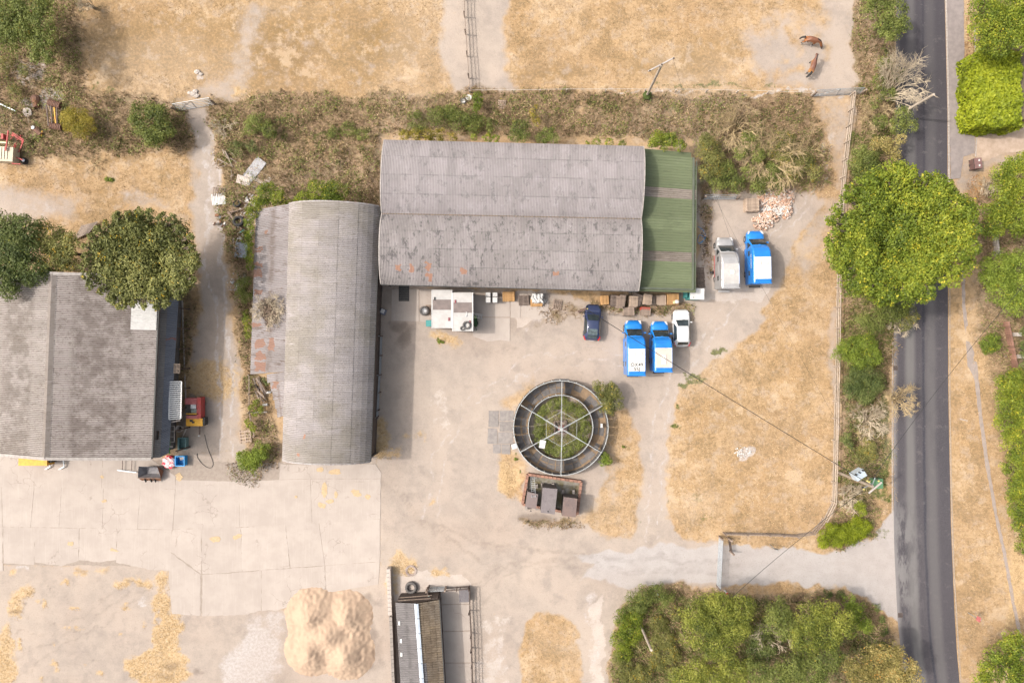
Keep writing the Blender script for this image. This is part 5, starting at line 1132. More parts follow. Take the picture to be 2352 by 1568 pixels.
gate('hurdle','rusty bow-top metal hurdle lying beside the entrance gate latch',(1672,1236),(1676,1262),.7,4,mWoodDk,.05,'hurdle')
def tube_thing(name,label,cat,pts,r,mat,part=None,n=6,group=None):
    base=Vector(pts[0]); base.z=0; root=thing(name,label,cat,base,group=group)
    MB().tube([Vector(p)-base for p in pts],r,n).build(part or 'shaft',mat,root); return root
# telegraph pole by the navy car with cable clamp
t=tube_thing('telegraph_pole','brown wooden telegraph pole rising beside the bonnet of the navy car','pole',[P(1329,716,0),P(1331,715.5,7.2)*Vector((1,1,1)) if False else P(1329,716,0)+Vector((0,0,7.0))],.12,M('pole_brown',(.16,.10,.085),(.10,.07,.06),3,.85))
top1=P(1329,716,0)+Vector((0,0,7.0)); b0=t.location
MB().box(top1-b0+Vector((.12,0,-.15)),(.25,.1,.18)).build('insulator',M('insulator_yellow',(.5,.42,.15),(.42,.36,.12),5,.5),t)
# north pole with crossarm
nb=P(1484,223,0); nt_=nb+Vector((-.15,.1,8.3)); t=tube_thing('telegraph_pole','tall pale telegraph pole with a crossarm standing at the paddock edge','pole',[nb,nt_],.14,M('pole_pale',(.42,.36,.30),(.32,.27,.225),3,.85))
MB().bar(nt_-nb+Vector((-1.25,-.55,0))+Vector((0,0,-.1)),nt_-nb+Vector((1.25,.75,-.1)),.12,.12).build('crossarm',M('pale_arm',(.42,.38,.36),(.33,.3,.28),4,.7),t)
for s_ in (-1.15,0,1.15): MB().lathe([(.0,.22),(.06,.2),(.09,.1),(.05,0),(.03,-.05)],8,c=nt_-nb+Vector((s_,s_*.52,0))).build('insulator',mWallDk,t)
MB().ico((0,0,.3),.5,1,.25,(1,1,1.1)).build('ivy',LM['dark'],t)
# transformer pole
tb=P(1950,1084,0); tb.z=0; tt=Vector((P(2004,1117,6.9).x,P(2004,1117,6.9).y,6.9))
tb=Vector((tt.x-.15,tt.y+.1,0))
t=thing('transformer_pole','wooden electricity pole carrying a pale blue transformer above the roadside scrub','pole',tb)
MB().tube([(0,0,0),tt-tb],.15,8).build('shaft',M('pole_grey',(.30,.25,.20),(.22,.18,.15),3,.85),t)
def Q(x,y,z): return P(x,y,z)-tb
c=Q(1974,1090,4.9); ax=(Q(1986,1084,4.9)-Q(1966,1096,4.9)).normalized(); ang=math.atan2(ax.y,ax.x)
mTrf=M('transformer_blue_grey',(.40,.46,.52),(.34,.40,.46),2,.45)
MB().box((c.x,c.y,4.6),(1.12,.78,1.0),rz=ang).build('transformer_tank',mTrf,t); 
for k in range(3):
    p=c+Vector((math.cos(ang),math.sin(ang),0))*(k-1)*.4+Vector((-math.sin(ang),math.cos(ang),0))*.35
    MB().lathe([(.02,5.5),(.08,5.42),(.05,5.3),(.09,5.2),(.06,5.1)],8,c=(p.x,p.y,0)).build('bushing',mBlack,t)
MB().bar(Q(1995,1132,6.6),Q(2025,1107,6.6),.14,.12).build('crossarm',M('pale_arm',(.42,.38,.36)),t)
for a,b_ in (((1982,1120,6.3),(2003,1112,6.3)),((1990,1105,6.3),(2004,1112,6.3)),((2010,1096,6.3),(2004,1112,6.3))):
    MB().bar(Q(*a),Q(*b_),.06,.06).build('bracket',mGalv,t)
for x,y in ((1981,1119),(1984,1123),(1992,1104),(1996,1106),(2015,1101),(2018,1104)):
    MB().lathe([(.0,.1),(.09,.06),(.09,-.06),(0,-.1)],8,c=Q(x,y,6.45)).build('insulator',mBlack if (x%2) else M('insulator_yellow',(.5,.42,.15)),t)
# roadside telegraph pole top
rb=Vector((P(2145,217,6.8).x,P(2145,217,6.8).y,0)); tube_thing('telegraph_pole','pale telegraph pole leaning out of the roadside hedge over the road','pole',[rb,rb+Vector((.0,.0,6.8))],.13,M('pole_pale',(.33,.27,.22)),n=8)
pb=P(1471,1435,0); tube_thing('telegraph_pole','short bare telegraph pole standing in the brambles of the bottom thicket','pole',[pb,pb+Vector((0,-.1,5.8))],.13,M('pole_pale',(.33,.27,.22)),n=8)
def cable(label,a,b_,sag,r,mat=mCable,name='cable',cat='cable'):
    pts=[]; 
    for i in range(25):
        k=i/24; p=lerp(Vector(a),Vector(b_),k); p.z-=sag*4*k*(1-k); pts.append(p)
    o=MB().tube(pts,r,4,cap=False).build(name,mat); return props(o,label,cat)
cable('black overhead cable crossing the blue vans towards the transformer pole',top1,tt+Vector((-.2,.3,-1.0)),.7,.03)
cable('thin wire from the transformer pole across the road to the right',tt+Vector((.1,.6,-.3)),P(2352,655,6.2),.7,.022)
cable('thin wire from the transformer pole over the lane to the thicket',tt+Vector((-.7,-.4,-.3)),P(1600,1448,6.2),.8,.022)
cable('faint overhead wire from the crossarm pole over the green roof',nt_+Vector((1.1,.5,.1)),P(1716,660,7.4),.3,.010)
cable('second faint overhead wire from the crossarm pole over the thicket',nt_+Vector((-1.1,-.5,.1)),tt+Vector((0,.3,.1)),1.2,.009)
# ================= VEHICLES =================
def loft(mb,secs,close=True):
    """secs: list of (y,[(x,z)...] right half from bottom outside to top centre)"""
    rows=[]
    for y,pr in secs:
        full=[(x,z) for x,z in pr]+[(-x,z) for x,z in reversed(pr[:-1])] if abs(pr[-1][0])<1e-6 else [(x,z) for x,z in pr]+[(-x,z) for x,z in reversed(pr)]
        rows.append([(x,y,z) for x,z in full])
    n=len(rows[0]); b=[p for r in rows for p in r]
    f=[(i*n+j,(i+1)*n+j,(i+1)*n+j+1,i*n+j+1) for i in range(len(rows)-1) for j in range(n-1)]
    f+=[tuple(range(n)),tuple(reversed(range((len(rows)-1)*n,len(rows)*n)))]
    f+=[(i*n,i*n+n-1,(i+1)*n+n-1,(i+1)*n) for i in range(len(rows)-1)]
    return mb.add(b,f)
def patch(mb,c,th=.02,nu=4,bulge=.02):
    A_,B2,C_,D_=[Vector(q) for q in c]; nrm=(B2-A_).cross(D_-A_).normalized(); ce=(A_+B2+C_+D_)/4
    if nrm.dot(Vector((ce.x*2,ce.y*.25,ce.z*.8)))<0:
        A_,B2,C_,D_=B2,A_,D_,C_; nrm=-nrm
    def g(u,v): return bil(A_,B2,C_,D_,u,v)+nrm*(th+bulge*4*u*(1-u)*4*v*(1-v)*.5)
    return grid_surf(mb,g,nu,nu)
def wheel(root,x,y,r,wd=.2):
    w_=MB(); Mx=Matrix.Rotation(math.pi/2,3,'Y'); 
    w_.lathe([(r*.6,-wd/2),(r*.93,-wd/2),(r,-wd/3),(r,wd/3),(r*.93,wd/2),(r*.6,wd/2),(r*.6,-wd/2)],18,M=Mx,c=(0,0,0)); o=w_.build('wheel',mTyre,root,loc=(x,y,r))
    MB().lathe([(.01,-wd*.35),(r*.6,-wd*.42),(r*.6,wd*.42),(.01,wd*.35)],12,M=Mx).build('rim',mRim,o)
def car(label,loc,rz,paint,L=3.97,W_=1.78,rear='hatch',name='parked_car'):
    root=thing(name,label,'car',loc,rz); k=L/3.97; w2=W_/2/.88; b=MB(); b.smooth=True
    S_=[(1.985,.50,.45,.55,.56,.30),(1.90,.70,.35,.66,.68,.5),(1.70,.81,.25,.78,.82,.60),(1.30,.865,.2,.86,.93,.70),(.88,.88,.2,.92,.985,.70),(.55,.88,.2,.93,1.20,.63),(.15,.88,.2,.94,1.41,.58),(-.4,.88,.2,.95,1.46,.60),(-1.0,.88,.2,.96,1.44,.59),(-1.42,.87,.2,.95,1.34,.56),(-1.72,.83,.25,.93,1.02,.56),(-1.86,.74,.3,.80,.86,.5),(-1.985,.56,.4,.55,.60,.4)]
    sec=[]
    for y,w_,z0,zb,zt,wr in S_:
        sec.append((y*k,[(w_*w2*.93,z0),(w_*w2,z0+.18),(w_*w2,zb-.12),(w_*w2*.96,zb),(max(wr,.1)*w2+(.02),lerp(zb,zt,.93)),(wr*w2*.86,zt),(0,zt+.02)]))
    loft(b,sec); b.build('body',paint,root)
    g=MB(); g.smooth=True; patch(g,[(-.66*w2,.86*k,.995),(.66*w2,.86*k,.995),(.54*w2,.20*k,1.40),(-.54*w2,.20*k,1.40)],.03,4,.05); g.build('windscreen',mGlass,root)
    for s_ in(-1,1):
        q=[(s_*.855*w2,.55*k,.98),(s_*.855*w2,-1.35*k,.99),(s_*.625*w2,-1.15*k,1.37),(s_*.615*w2,.10*k,1.36)]
        if s_>0: q=[q[1],q[0],q[3],q[2]]
        g=MB(); patch(g,q,.035,3,.0); g.build('side_window',mGlass,root)
        MB().box((s_*.97*w2,.62*k,.98),(.2,.1,.13)).build('mirror',paint,root)
        h_=MB(); patch(h_,[(s_*.60*w2-.10,1.84*k,.72),(s_*.60*w2+.10,1.84*k,.72),(s_*.74*w2+.06,1.52*k,.90),(s_*.74*w2-.07,1.52*k,.90)],.03,2,.02); h_.build('headlight',mLampW if paint!=mNavy else mGlass,root)
    if rear=='big':
        g=MB(); patch(g,[(-.51*w2,-1.38*k,1.40),(.51*w2,-1.38*k,1.40),(.50*w2,-.72*k,1.485),(-.50*w2,-.72*k,1.485)],.02,3,.01); g.build('rear_window',mGlassT,root)
        g=MB(); patch(g,[(-.52*w2,-1.70*k,1.08),(.52*w2,-1.70*k,1.08),(.51*w2,-1.40*k,1.39),(-.51*w2,-1.40*k,1.39)],.03,3,.01); 
        g.f=[tuple(reversed(f_)) if False else f_ for f_ in g.f]; g.build('rear_window',mGlassT,root)
    else:
        g=MB(); patch(g,[(-.56*w2,-1.76*k,1.0),(.56*w2,-1.76*k,1.0),(.52*w2,-1.46*k,1.33),(-.52*w2,-1.46*k,1.33)],.04,3,.02); g.build('rear_window',mGlass,root)
    for s_ in(-1,1):
        g=MB(); g.bar((s_*.70*w2,-1.93*k,.80),(s_*.86*w2,-1.52*k,.92),.12 if rear=='big' else .06,.13); g.build('tail_light',mRedL,root)
        for y in (1.2,-1.25): wheel(root,s_*.80*w2,y*k,.31,.2)
    MB().box((0,-1.975*k,.55),(.5,.05,.12)).build('number_plate',mLampW,root)
    MB().tube([(.3,.90*k,1.03),(-.35,.83*k,1.05)],.012,4).build('wiper',mBlack,root)
    MB().tube([(0,-1.0*k,1.48),(0,-1.12*k,1.60)],.008,4).build('aerial',mBlack,root)
    return root
car('white hatchback parked nose-up beside the tan-roofed blue horsebox',(18.12,1.42,0),math.radians(1.2),mWhiteP)
car('navy blue hatchback with red tail lights parked by the pallets',(8.60,2.02,0),math.radians(-3.2),mNavy,3.86,1.76,'big')
def horsebox(label,loc,rz,paint,L=5.75,roof=mWhite,hatches=((-.36,.07),(.36,.07)),text=None,side=None,panel=None,roofpanel=True,low=None,W2=.96,ycut=1.25,hub=None):
    root=thing('horsebox_van',label,'horsebox van',loc,rz); f=L/2; r=-L/2; k=L/5.8
    b=MB(); b.smooth=True; S_=[(f,.55,.45,.62,.70),(f-.08,.72,.4,.80,.88),(f-.30,.84,.35,.98,1.08),(f-.70,.90,.3,1.06,1.20),(f-1.0,.92,.3,1.10,1.27)]
    sec=[(y,[(w_*.95,z0),(w_,z0+.2),(w_,zb),(w_*.90,zb+.06),(w_*.6,zt),(0,zt+.02)]) for y,w_,z0,zb,zt in S_]
    sec.append((f-1.35,[(.87,.3),(.92,.5),(.92,1.12),(.84,1.6),(.62,1.72),(0,1.76)])); sec.append((f-1.68,[(.87,.3),(.92,.5),(.92,1.15),(.80,2.0),(.62,2.12),(0,2.16)])); sec.append((f-2.1,[(.87,.3),(.92,.5),(.92,1.15),(.80,2.0),(.62,2.14),(0,2.18)]))
    loft(b,sec); b.build('cab',paint,root)
    g=MB(); g.smooth=True; patch(g,[(-.83,f-.98,1.27),(.83,f-.98,1.27),(.74,f-1.70,2.10),(-.74,f-1.70,2.10)],.045,4,.08); g.build('windscreen',mGlass,root)
    MB().tube([(-.7,f-1.0,1.33),(.1,f-.97,1.34)],.014,4).build('wiper',mBlack,root)
    for s_ in(-1,1):
        q=[(s_*.915,f-1.25,1.18),(s_*.915,f-1.95,1.2),(s_*.815,f-1.95,1.95),(s_*.835,f-1.6,1.9)]
        if s_>0: q=[q[1],q[0],q[3],q[2]]
        g=MB(); patch(g,q,.02,2,0); g.build('cab_window',mGlass,root)
        MB().box((s_*1.12,f-1.35,1.35),(.26,.12,.22)).build('mirror',paint,root)
        h_=MB(); patch(h_,[(s_*.62-.12,f-.05,.86),(s_*.62+.12,f-.05,.86),(s_*.80+.05,f-.42,1.10),(s_*.80-.08,f-.42,1.10)],.04,2,.02); h_.build('headlight',mLampW,root)
        wheel(root,s_*.84,f-.85,.34,.22); wheel(root,s_*.84,r+1.15,.34,.24)
    bx=MB(); bx.smooth=False; y0_=f-1.76; prof=[(0,.86,2.16),(.10,.90,2.36),(.28,.94,2.58),(.60,W2,2.80),(1.1,W2,2.95),(1.7,W2,3.0),(L-1.9,W2,3.0),(L-1.78,W2,2.98)]
    sec=[]
    for dy,w_,zt in prof: sec.append((y0_-dy,[(w_,.42),(w_,zt-.16),(w_-.05,zt-.06),(w_-.16,zt),(0,zt+.01)]))
    loft(bx,sec); bx.build('horse_body',paint if panel is None else panel,root)
    if roofpanel:
        o=MB(); ya,yb=y0_-ycut-.02,r+.42; o.box((0,(ya+yb)/2,3.02),(1.64,ya-yb,.03)); rp=o.build('roof_panel',roof,root)
        o=MB()
        for sx in (-1,1): MB().box((sx*.84,(ya+yb)/2,3.025),(.05,ya-yb,.05)).build('roof_trim',M('bright_trim',(.45,.52,.68),(.36,.44,.62),3,.4),root)
        for hx,hy in hatches:
            h=MB(); h.box((hx,(ya+yb)/2+hy+.5,3.07),(.46,.48,.07),taper=.86); h.build('roof_hatch',M('hatch_cream',(.62,.60,.56),(.55,.53,.49),3,.5),root)
    else:
        h=MB(); h.box((.08,-.35,3.05),(.36,.36,.08),taper=.86); h.build('roof_hatch',M('hatch_cream',(.62,.60,.56)),root)
    o=MB(); o.box((0,r+.02,1.7),(1.86,.05,2.4)); o.box((0,r-.03,2.86),(1.94,.08,.14)); o.build('rear_ramp',paint,root)
    MB().box((0,r+.24,3.005),(1.86,.03,.02)).build('ramp_seam',M('seam_blue',(.008,.07,.25),(.01,.06,.2),3,.5) if paint==mBlue else mSilvD,root)
    mb=MB(); mb.box((0,r-.18,.5),(1.2,.2,.12)); mb.build('bumper_step',mSilver if paint!=mBlue else mBlack,root)
    for s_ in(-1,1):
        for y in (.35,-1.75):
            MB().box((s_*(W2+.012),y*k,1.75),(.03,.5,.42)).build('side_window',mGlass,root)
        MB().box((s_*(W2+.01),-.3,.5),(.05,L*.42,.2)).build('side_skirt',low or paint,root)
        MB().box((s_*(W2+.02),-.7,1.25),(.02,.9,1.2)).build('side_door',paint if panel is None else panel,root)
    if text:
        for ln,(x_,y_) in zip(text,((0,r+1.0),(0,r+.55))):
            cu=bpy.data.curves.new('lettering','FONT'); cu.body=ln; cu.size=.50; cu.align_x='CENTER'; cu.extrude=.004; cu.offset=.006; cu.resolution_u=6; cu.space_character=1.06
            to=bpy.data.objects.new('tmp',cu); COL.objects.link(to); bpy.context.view_layer.update()
            me=bpy.data.meshes.new_from_object(to.evaluated_get(bpy.context.evaluated_depsgraph_get())); bpy.data.objects.remove(to)
            me.validate(); me.materials.clear(); me.name='lettering'
            link('lettering',me,M('letter_black',(.03,.03,.03),(.04,.04,.04),5,.6),root,(x_,y_-.06,3.042))
    if side:
        mb=MB(); 
        for i in range(13):
            if i in (3,): continue
            mb.box((-W2-.016,.15-i*.115,2.35+U(-.02,.02)),(.012,.07,.20))
            mb.box((-W2-.016,.12-i*.115,2.35),(.012,.03,.08))
        mb.build('side_lettering',mWhiteP,root)
    return root
horsebox('bright blue horsebox with a white roof lettered OX49 5SJ',(12.93,-.62,0),0,mBlue,5.78,text=('OX49','5SJ'))
horsebox('blue horsebox with a dusty tan roof panel beside the white hatchback',(15.72,-.48,0),0,mBlue,5.3,roof=M('tan_roof',(.50,.435,.39),(.44,.38,.34),1.5,.6),hatches=((.02,-.45),(0.02,-.98)),W2=.95,ycut=1.05)
horsebox('blue horsebox with a plain white roof next to the silver one',(25.95,8.93,0),math.radians(1.0),mBlue,5.75,side=True,hatches=((-.36,.10),(.38,.10)))
horsebox('silver horsebox with a pale dirty roof, parked nearest the green building',(22.68,8.33,0),math.radians(.5),mSilver,5.55,roof=mDirtyW,hatches=((.12,-.35),),panel=mSilver,low=mPink)
# ================= HORSES =================
def skin(vs,es,rs,sub=1):
    me=bpy.data.meshes.new('t'); me.from_pydata(vs,es,[]); o=bpy.data.objects.new('t',me); COL.objects.link(o)
    sk=o.modifiers.new('s','SKIN'); 
    for i,r in enumerate(rs):
        d=me.skin_vertices[0].data[i]; d.radius=(r if isinstance(r,tuple) else (r,r)); d.use_root=(i==0)
    ss=o.modifiers.new('u','SUBSURF'); ss.levels=sub; ss.render_levels=sub
    bpy.context.view_layer.update(); ev=o.evaluated_get(bpy.context.evaluated_depsgraph_get()); m2=bpy.data.meshes.new_from_object(ev)
    bpy.data.objects.remove(o); m2.polygons.foreach_set('use_smooth',[True]*len(m2.polygons)); return m2
def horse_mat(name,back,flank,legs):
    m,nt,b=newmat(name); v=objc(nt); s_=N(nt,'ShaderNodeSeparateXYZ'); nt.links.new(v,s_.inputs[0])
    n=noise(nt,v,3,3); c=mixc(nt,mr(nt,math_(nt,'ADD',s_.outputs[2],math_(nt,'MULTIPLY',n,.2)),1.05,1.5),flank,back)
    c=mixc(nt,mr(nt,s_.outputs[2],.75,.45),c,legs)
    nt.links.new(c,b.inputs['Base Color']); b.inputs['Roughness'].default_value=.45; return m
mHA=horse_mat('bay_coat',(.17,.075,.045),(.30,.115,.04),(.05,.03,.025)); mHB=horse_mat('bay_coat_bright',(.15,.07,.05),(.36,.17,.06),(.04,.028,.025))
def horse(label,loc,rz,mat,graze=True,turn=0.0,socks=()):
    root=thing('horse',label,'horse',loc,rz)
    vs=[(-.62,0,1.22),(-.30,0,1.20),(.10,0,1.15),(.48,0,1.20),(.66,0,1.22)]; rs=[(.27,.28),(.28,.30),(.31,.31),(.26,.31),(.19,.26)]; es=[(0,1),(1,2),(2,3),(3,4)]
    def add(p,r,par): vs.append(p); rs.append(r); es.append((par,len(vs)-1)); return len(vs)-1
    ct,st_=math.cos(turn),math.sin(turn); tn=lambda x,z,y=0:(.66+(x-.66)*ct-y*st_,(x-.66)*st_+y*ct,z)
    if graze: nk=[tn(.92,1.12),tn(1.12,.88),tn(1.28,.62),tn(1.40,.48),tn(1.52,.28),tn(1.58,.14)]
    else: nk=[tn(.82,1.38),tn(.94,1.50),tn(1.0,1.60),tn(1.10,1.46),tn(1.16,1.24),tn(1.18,1.12)]
    p=4
    for q,r in zip(nk,[(.15,.21),(.115,.17),(.11,.14),(.105,.135),(.075,.09),(.065,.07)]): p=add(q,r,p)
    head=nk[2]
    for s_ in(-1,1):
        a=add((-.60,s_*.17,.95),.15,0); a=add((-.50+.05*s_,s_*.17,.72),.095,a); a=add((-.68+.10*s_,s_*.17,.50),.06,a); a=add((-.62+.10*s_,s_*.17,.24),.042,a); a=add((-.58+.10*s_,s_*.17,.05),.062,a)
        a=add((.52,s_*.15,.88),.11,3); a=add((.53+.08*s_,s_*.16,.64),.07,a); a=add((.52+.14*s_,s_*.16,.42),.055,a); a=add((.52+.16*s_,s_*.16,.20),.038,a); a=add((.55+.17*s_,s_*.16,.05),.058,a)
    me=skin(vs,es,rs,2); link('body',me,mat,root)
    mb=MB(); mb.tube([(-.80,0,1.36),(-.96,.04,1.16),(-1.06,.10,.85),(-1.08,.14,.50)],.11,7,r2=.08); mb.build('tail',mBlack,root)
    mb=MB(); mb.tube([(.50,0,1.50)]+[(q[0]-.02,q[1],q[2]+r_) for q,r_ in zip(nk[:3],(.20,.16,.13))],.055,6,r2=.04); mb.build('mane',mBlack,root)
    for s_ in(-1,1):
        MB().tube([(head[0]-.02,head[1]+s_*.07,head[2]+.10),(head[0]-.03,head[1]+s_*.10,head[2]+.25)],.035,5,r2=.008).build('ear',mat,root)
        for nm_,x0_ in(('hind',-.58+.10*s_),('fore',.55+.17*s_)):
            MB().lathe([(.06,.0),(.065,.05),(.048,.10)],9,c=(x0_,s_*(.17 if nm_=='hind' else .16),0)).build('hoof',mBlack,root)
    for x_,y_ in socks: MB().lathe([(.062,.02),(.065,.09),(.052,.26)],9,c=(x_,y_,0)).build('white_sock',mWhite,root)
    e=nk[3]; 
    for s_ in (-1,1): MB().ico((e[0],e[1]+s_*.10,e[2]+.04),.022,1).build('eye',mBlack,root)
    return root
a_=P(1865,91,1.1); a_.z=0
horse('dark bay horse with lowered head and pale socks in the paddock',a_,math.radians(-12),mHA,True,math.radians(-16),((-.48,.17),(-.68,-.17),(.38,-.16)))
a_=P(1869,150,1.2); a_.z=0
h2=horse('bright bay horse standing with its head turned away, below the other horse',a_,math.radians(72),mHB,False,math.radians(14))
for k in range(3): MB().lathe([(.068,0),(.068,.07)],9,c=(-.48,.17,.10+.16*k)).build('leg_bandage',mWhite if k%2==0 else mBlack,h2)
MB().box((-.98,.02,.62),(.2,.16,.3)).build('tail_bandage',mWhite,h2)
# ================= HORSE WALKER =================
wc=Vector((5.17,-9.15,0)); wk=thing('horse_walker','large circular horse walker with six white spokes and an overgrown centre','horse walker',wc)
mWkIn=M('walker_panel',(.14,.13,.125),(.10,.092,.09),3,.8); mWkRim=M('walker_rail',(.40,.415,.415),(.30,.315,.32),4,.5)
def ring_panels(r,h,n,name,mat,th=.04):
    for i in range(n):
        a0=2*math.pi*i/n+.01; a1=2*math.pi*(i+1)/n-.01; mb=MB(); m_=2
        for k in range(m_):
            b0_=lerp(a0,a1,k/m_); b1_=lerp(a0,a1,(k+1)/m_); mb.bar((r*math.cos(b0_),r*math.sin(b0_),h/2),(r*math.cos(b1_),r*math.sin(b1_),h/2),th,h)
        mb.build(name,mat,wk)
        q=MB(); 
        for z in (h+.02,):
            for k in range(3):
                b0_=lerp(a0-.01,a1+.01,k/3); b1_=lerp(a0-.01,a1+.01,(k+1)/3); q.bar((r*math.cos(b0_),r*math.sin(b0_),z),(r*math.cos(b1_),r*math.sin(b1_),z),.07,.05)
        q.build('top_rail',mWkRim,wk)
        MB().box((r*math.cos(a0)*1.012,r*math.sin(a0)*1.012,h*.5),(.07,.07,h),rz=a0).build('post',mWkRim,wk)
ring_panels(5.0,1.45,36,'outer_panel',mWkIn); ring_panels(3.44,1.05,26,'inner_panel',mWkIn)
slabm=M('walker_track',(.20,.145,.10),(.27,.19,.12),2.0,.95)
mb=MB(); grid_surf(mb,lambda u,v:Vector((lerp(3.3,5.05,v)*math.cos(-u*2*math.pi),lerp(3.3,5.05,v)*math.sin(-u*2*math.pi),.02)),64,2); mb.build('track',slabm,wk)
mRub=M('rubber_mat',(.125,.118,.118),(.17,.155,.15),3,.85,rnd=.25)
for i in range(30):
    a0=2*math.pi*i/30+U(-.02,.02); a1=a0+2*math.pi/30*U(.86,.98); 
    for (r0,r1) in ((3.55+U(0,.15),4.15+U(-.05,.1)),(4.24+U(-.03,.05),4.82+U(-.12,.05))):
        if R()<.10: continue
        mb=MB(); pts=[(r_*math.cos(a)+U(-.03,.03),r_*math.sin(a)+U(-.03,.03)) for r_,a in((r0,a0),(r0,(a0+a1)/2),(r0,a1),(r1,a1),(r1,(a0+a1)/2),(r1,a0))]
        mb.prism(pts,.025,.055+U(0,.01)); mb.build('rubber_mat',mRub,wk)
MB().lathe([(.0,2.72),(.16,2.70),(.18,2.5),(.10,2.4),(.10,0)],10).build('hub_post',mWkRim,wk)
for k in range(6):
    a=math.radians(90+60*k-.5); d=Vector((math.cos(a),math.sin(a),0)); nn=Vector((-d.y,d.x,0))
    MB().bar(d*.1+Vector((0,0,2.55)),d*4.93+Vector((0,0,2.25)),.06,.08).build('spoke',mWkRim,wk)
    MB().bar(d*.1+nn*.10+Vector((0,0,2.62)),d*2.2+nn*.05+Vector((0,0,2.48)),.03,.03).build('tie_rod',mWkRim,wk)
    a2=a+math.radians(60); d2=Vector((math.cos(a2),math.sin(a2),0)); MB().bar(d*1.84+Vector((0,0,2.44)),d2*1.84+Vector((0,0,2.44)),.028,.028).build('brace_wire',mWkRim,wk)
    MB().bar(d*3.52+nn*(.05 if k%2 else -.05)+Vector((0,0,1.35)),d*4.85+Vector((0,0,1.35)),.05,1.5).build('divider_gate',mWkIn,wk)
mb=MB(); 
for s_ in (-.62,.62): mb.box((s_,0,.35),(.12,1.36,.7)); mb.box((0,s_,.35),(1.12,.12,.7))
mb.build('pit_frame',mRustP,wk); MB().box((.1,-.1,.35),(.6,.5,.6)).build('gearbox',M('gearbox_red',(.25,.05,.05),(.12,.1,.09),5,.7),wk)
MB().tube([(-1.6,2.7,1.3),(-.1,.1,2.3)],.012,4).build('guy_rope',mTwigG,wk); MB().tube([(-3.3,.15,1.3),(-.6,.4,.6)],.012,4).build('guy_rope',mTwigG,wk)
MB().box((4.42,.15,.5),(.22,.42,.35)).build('junction_box',mWhite,wk)
plant('shrub','ring of green and olive scrub overgrowing the centre of the horse walker','scrub',[(1289+56*math.cos(a)*U(.85,1.0),983+58*math.sin(a)*U(.9,1.0),19) for a in np.linspace(0,6.0,19)],.9,'mid',.15,1.0,trunk=False)
plant('shrub','dry olive undergrowth around the hub of the horse walker','scrub',[(1289+30*math.cos(a),983+30*math.sin(a),18) for a in np.linspace(0,5.6,9)],.5,'olive',.14,.7,trunk=False)
c=P(1245,1018,.5); t=thing('feed_trough','pale blue-grey bin tipped in the scrub inside the horse walker','bin',(c.x,c.y,.55)); MB().box((0,0,.2),(.55,.75,.42),rz=-.2,taper=1.12).build('tub',M('tub_grey_blue',(.42,.46,.50),(.36,.4,.44),3,.5),t); MB().box((.02,-.02,.42),(.62,.84,.05),rz=-.2).build('rim',mWhite,t)
c=P(1181,1024,.9); t=thing('control_box','white electrical box on the west rim of the horse walker','control box',(c.x,c.y,0)); MB().box((0,0,.9),(.55,.5,.5),rz=.3).build('cabinet',mWhite,t); MB().box((-.1,.1,.35),(.6,.12,.7),rz=.3).build('stand',mRustP,t)
# ================= FUEL TANKS IN BUND =================
def poly3(mb,pts,z0): # extruded block from picture coords of the top
    top=[P(*p) for p in pts]; mb.prism([(p.x,p.y) for p in top],z0,top[0].z); return mb
bd=thing('brick_bund','low brick-edged bund holding three rusty tanks below the horse walker','bund',P(1268,1130))
BC=[(1212,1087),(1334,1104),(1325,1178),(1200,1155)]
poly3(MB(),[(x,y,.05) for x,y in BC],0.01).build('floor',M('bund_floor',(.13,.11,.055),(.24,.225,.205),.9,.6),bd,world=True)
for i in range(4):
    a,b_=P(*BC[i]),P(*BC[(i+1)%4]); L=(b_-a).length; n=int(L/.42); ang=math.atan2((b_-a).y,(b_-a).x); me=MB().box((0,0,.3),(L/n-.03,.26,.6)).mesh('brick')
    for k in range(n): link('brick',me,mBrick,bd,lerp(a,b_,(k+.5)/n)-bd.location).rotation_euler=(0,0,ang)
def tank(label,pts,z,mat,legs):
    c=sum((P(*p,z) for p in pts),Vector())/4; t=thing('steel_tank',label,'tank',(c.x,c.y,0))
    top=[P(*p,z) for p in pts]; b=MB(); b.prism([(p.x-c.x,p.y-c.y) for p in top],.55,z-.03); b.build('tank_body',M('tank_side',(.10,.085,.08),(.07,.06,.055),2,.8),t)
    b=MB(); b.prism([((p.x-c.x)*1.02,(p.y-c.y)*1.02) for p in top],z-.03,z); b.build('lid',mat,t)
    for sx,sy in ((-.62,.8),(.62,.8),(-.62,-.8),(.62,-.8)):
        MB().box((sx*.9,sy*1.45,.30),(.26,.42,.5)).build('support_block',mBlock,t)
    MB().lathe([(0,.06),(.07,.05),(.07,0)],10,c=(-.1,-1.1,z)).build('filler_cap',mBlack,t)
    return t
mTk1=roof_mat('tank_lid_pink',(.20,.155,.15),(.23,.19,.185),(.13,.10,.095),(1,.6,1),light=(.27,.235,.225),dk=.6)
mTk2=roof_mat('tank_lid_grey',(.215,.185,.19),(.185,.16,.165),(.10,.09,.09),(1.4,1.4,1),light=(.32,.29,.29),dk=.5)
mTk3=roof_mat('tank_lid_brown',(.21,.145,.12),(.14,.115,.115),(.10,.08,.085),(.6,.6,1),light=(.26,.20,.175),dk=.5)
tank('low pinkish steel tank on the left of the bund with a ladder resting on it',[(1212,1129),(1236,1135),(1231,1168),(1207,1163)],2.0,mTk1,0)
tank('tall lichen-grey steel tank in the middle of the bund',[(1247,1120),(1280,1123),(1274,1180),(1242,1176)],2.7,mTk2,0)
tank('brown oil-stained steel tank on the right of the bund',[(1295,1141),(1326,1145),(1322,1187),(1291,1183)],2.4,mTk3,0)
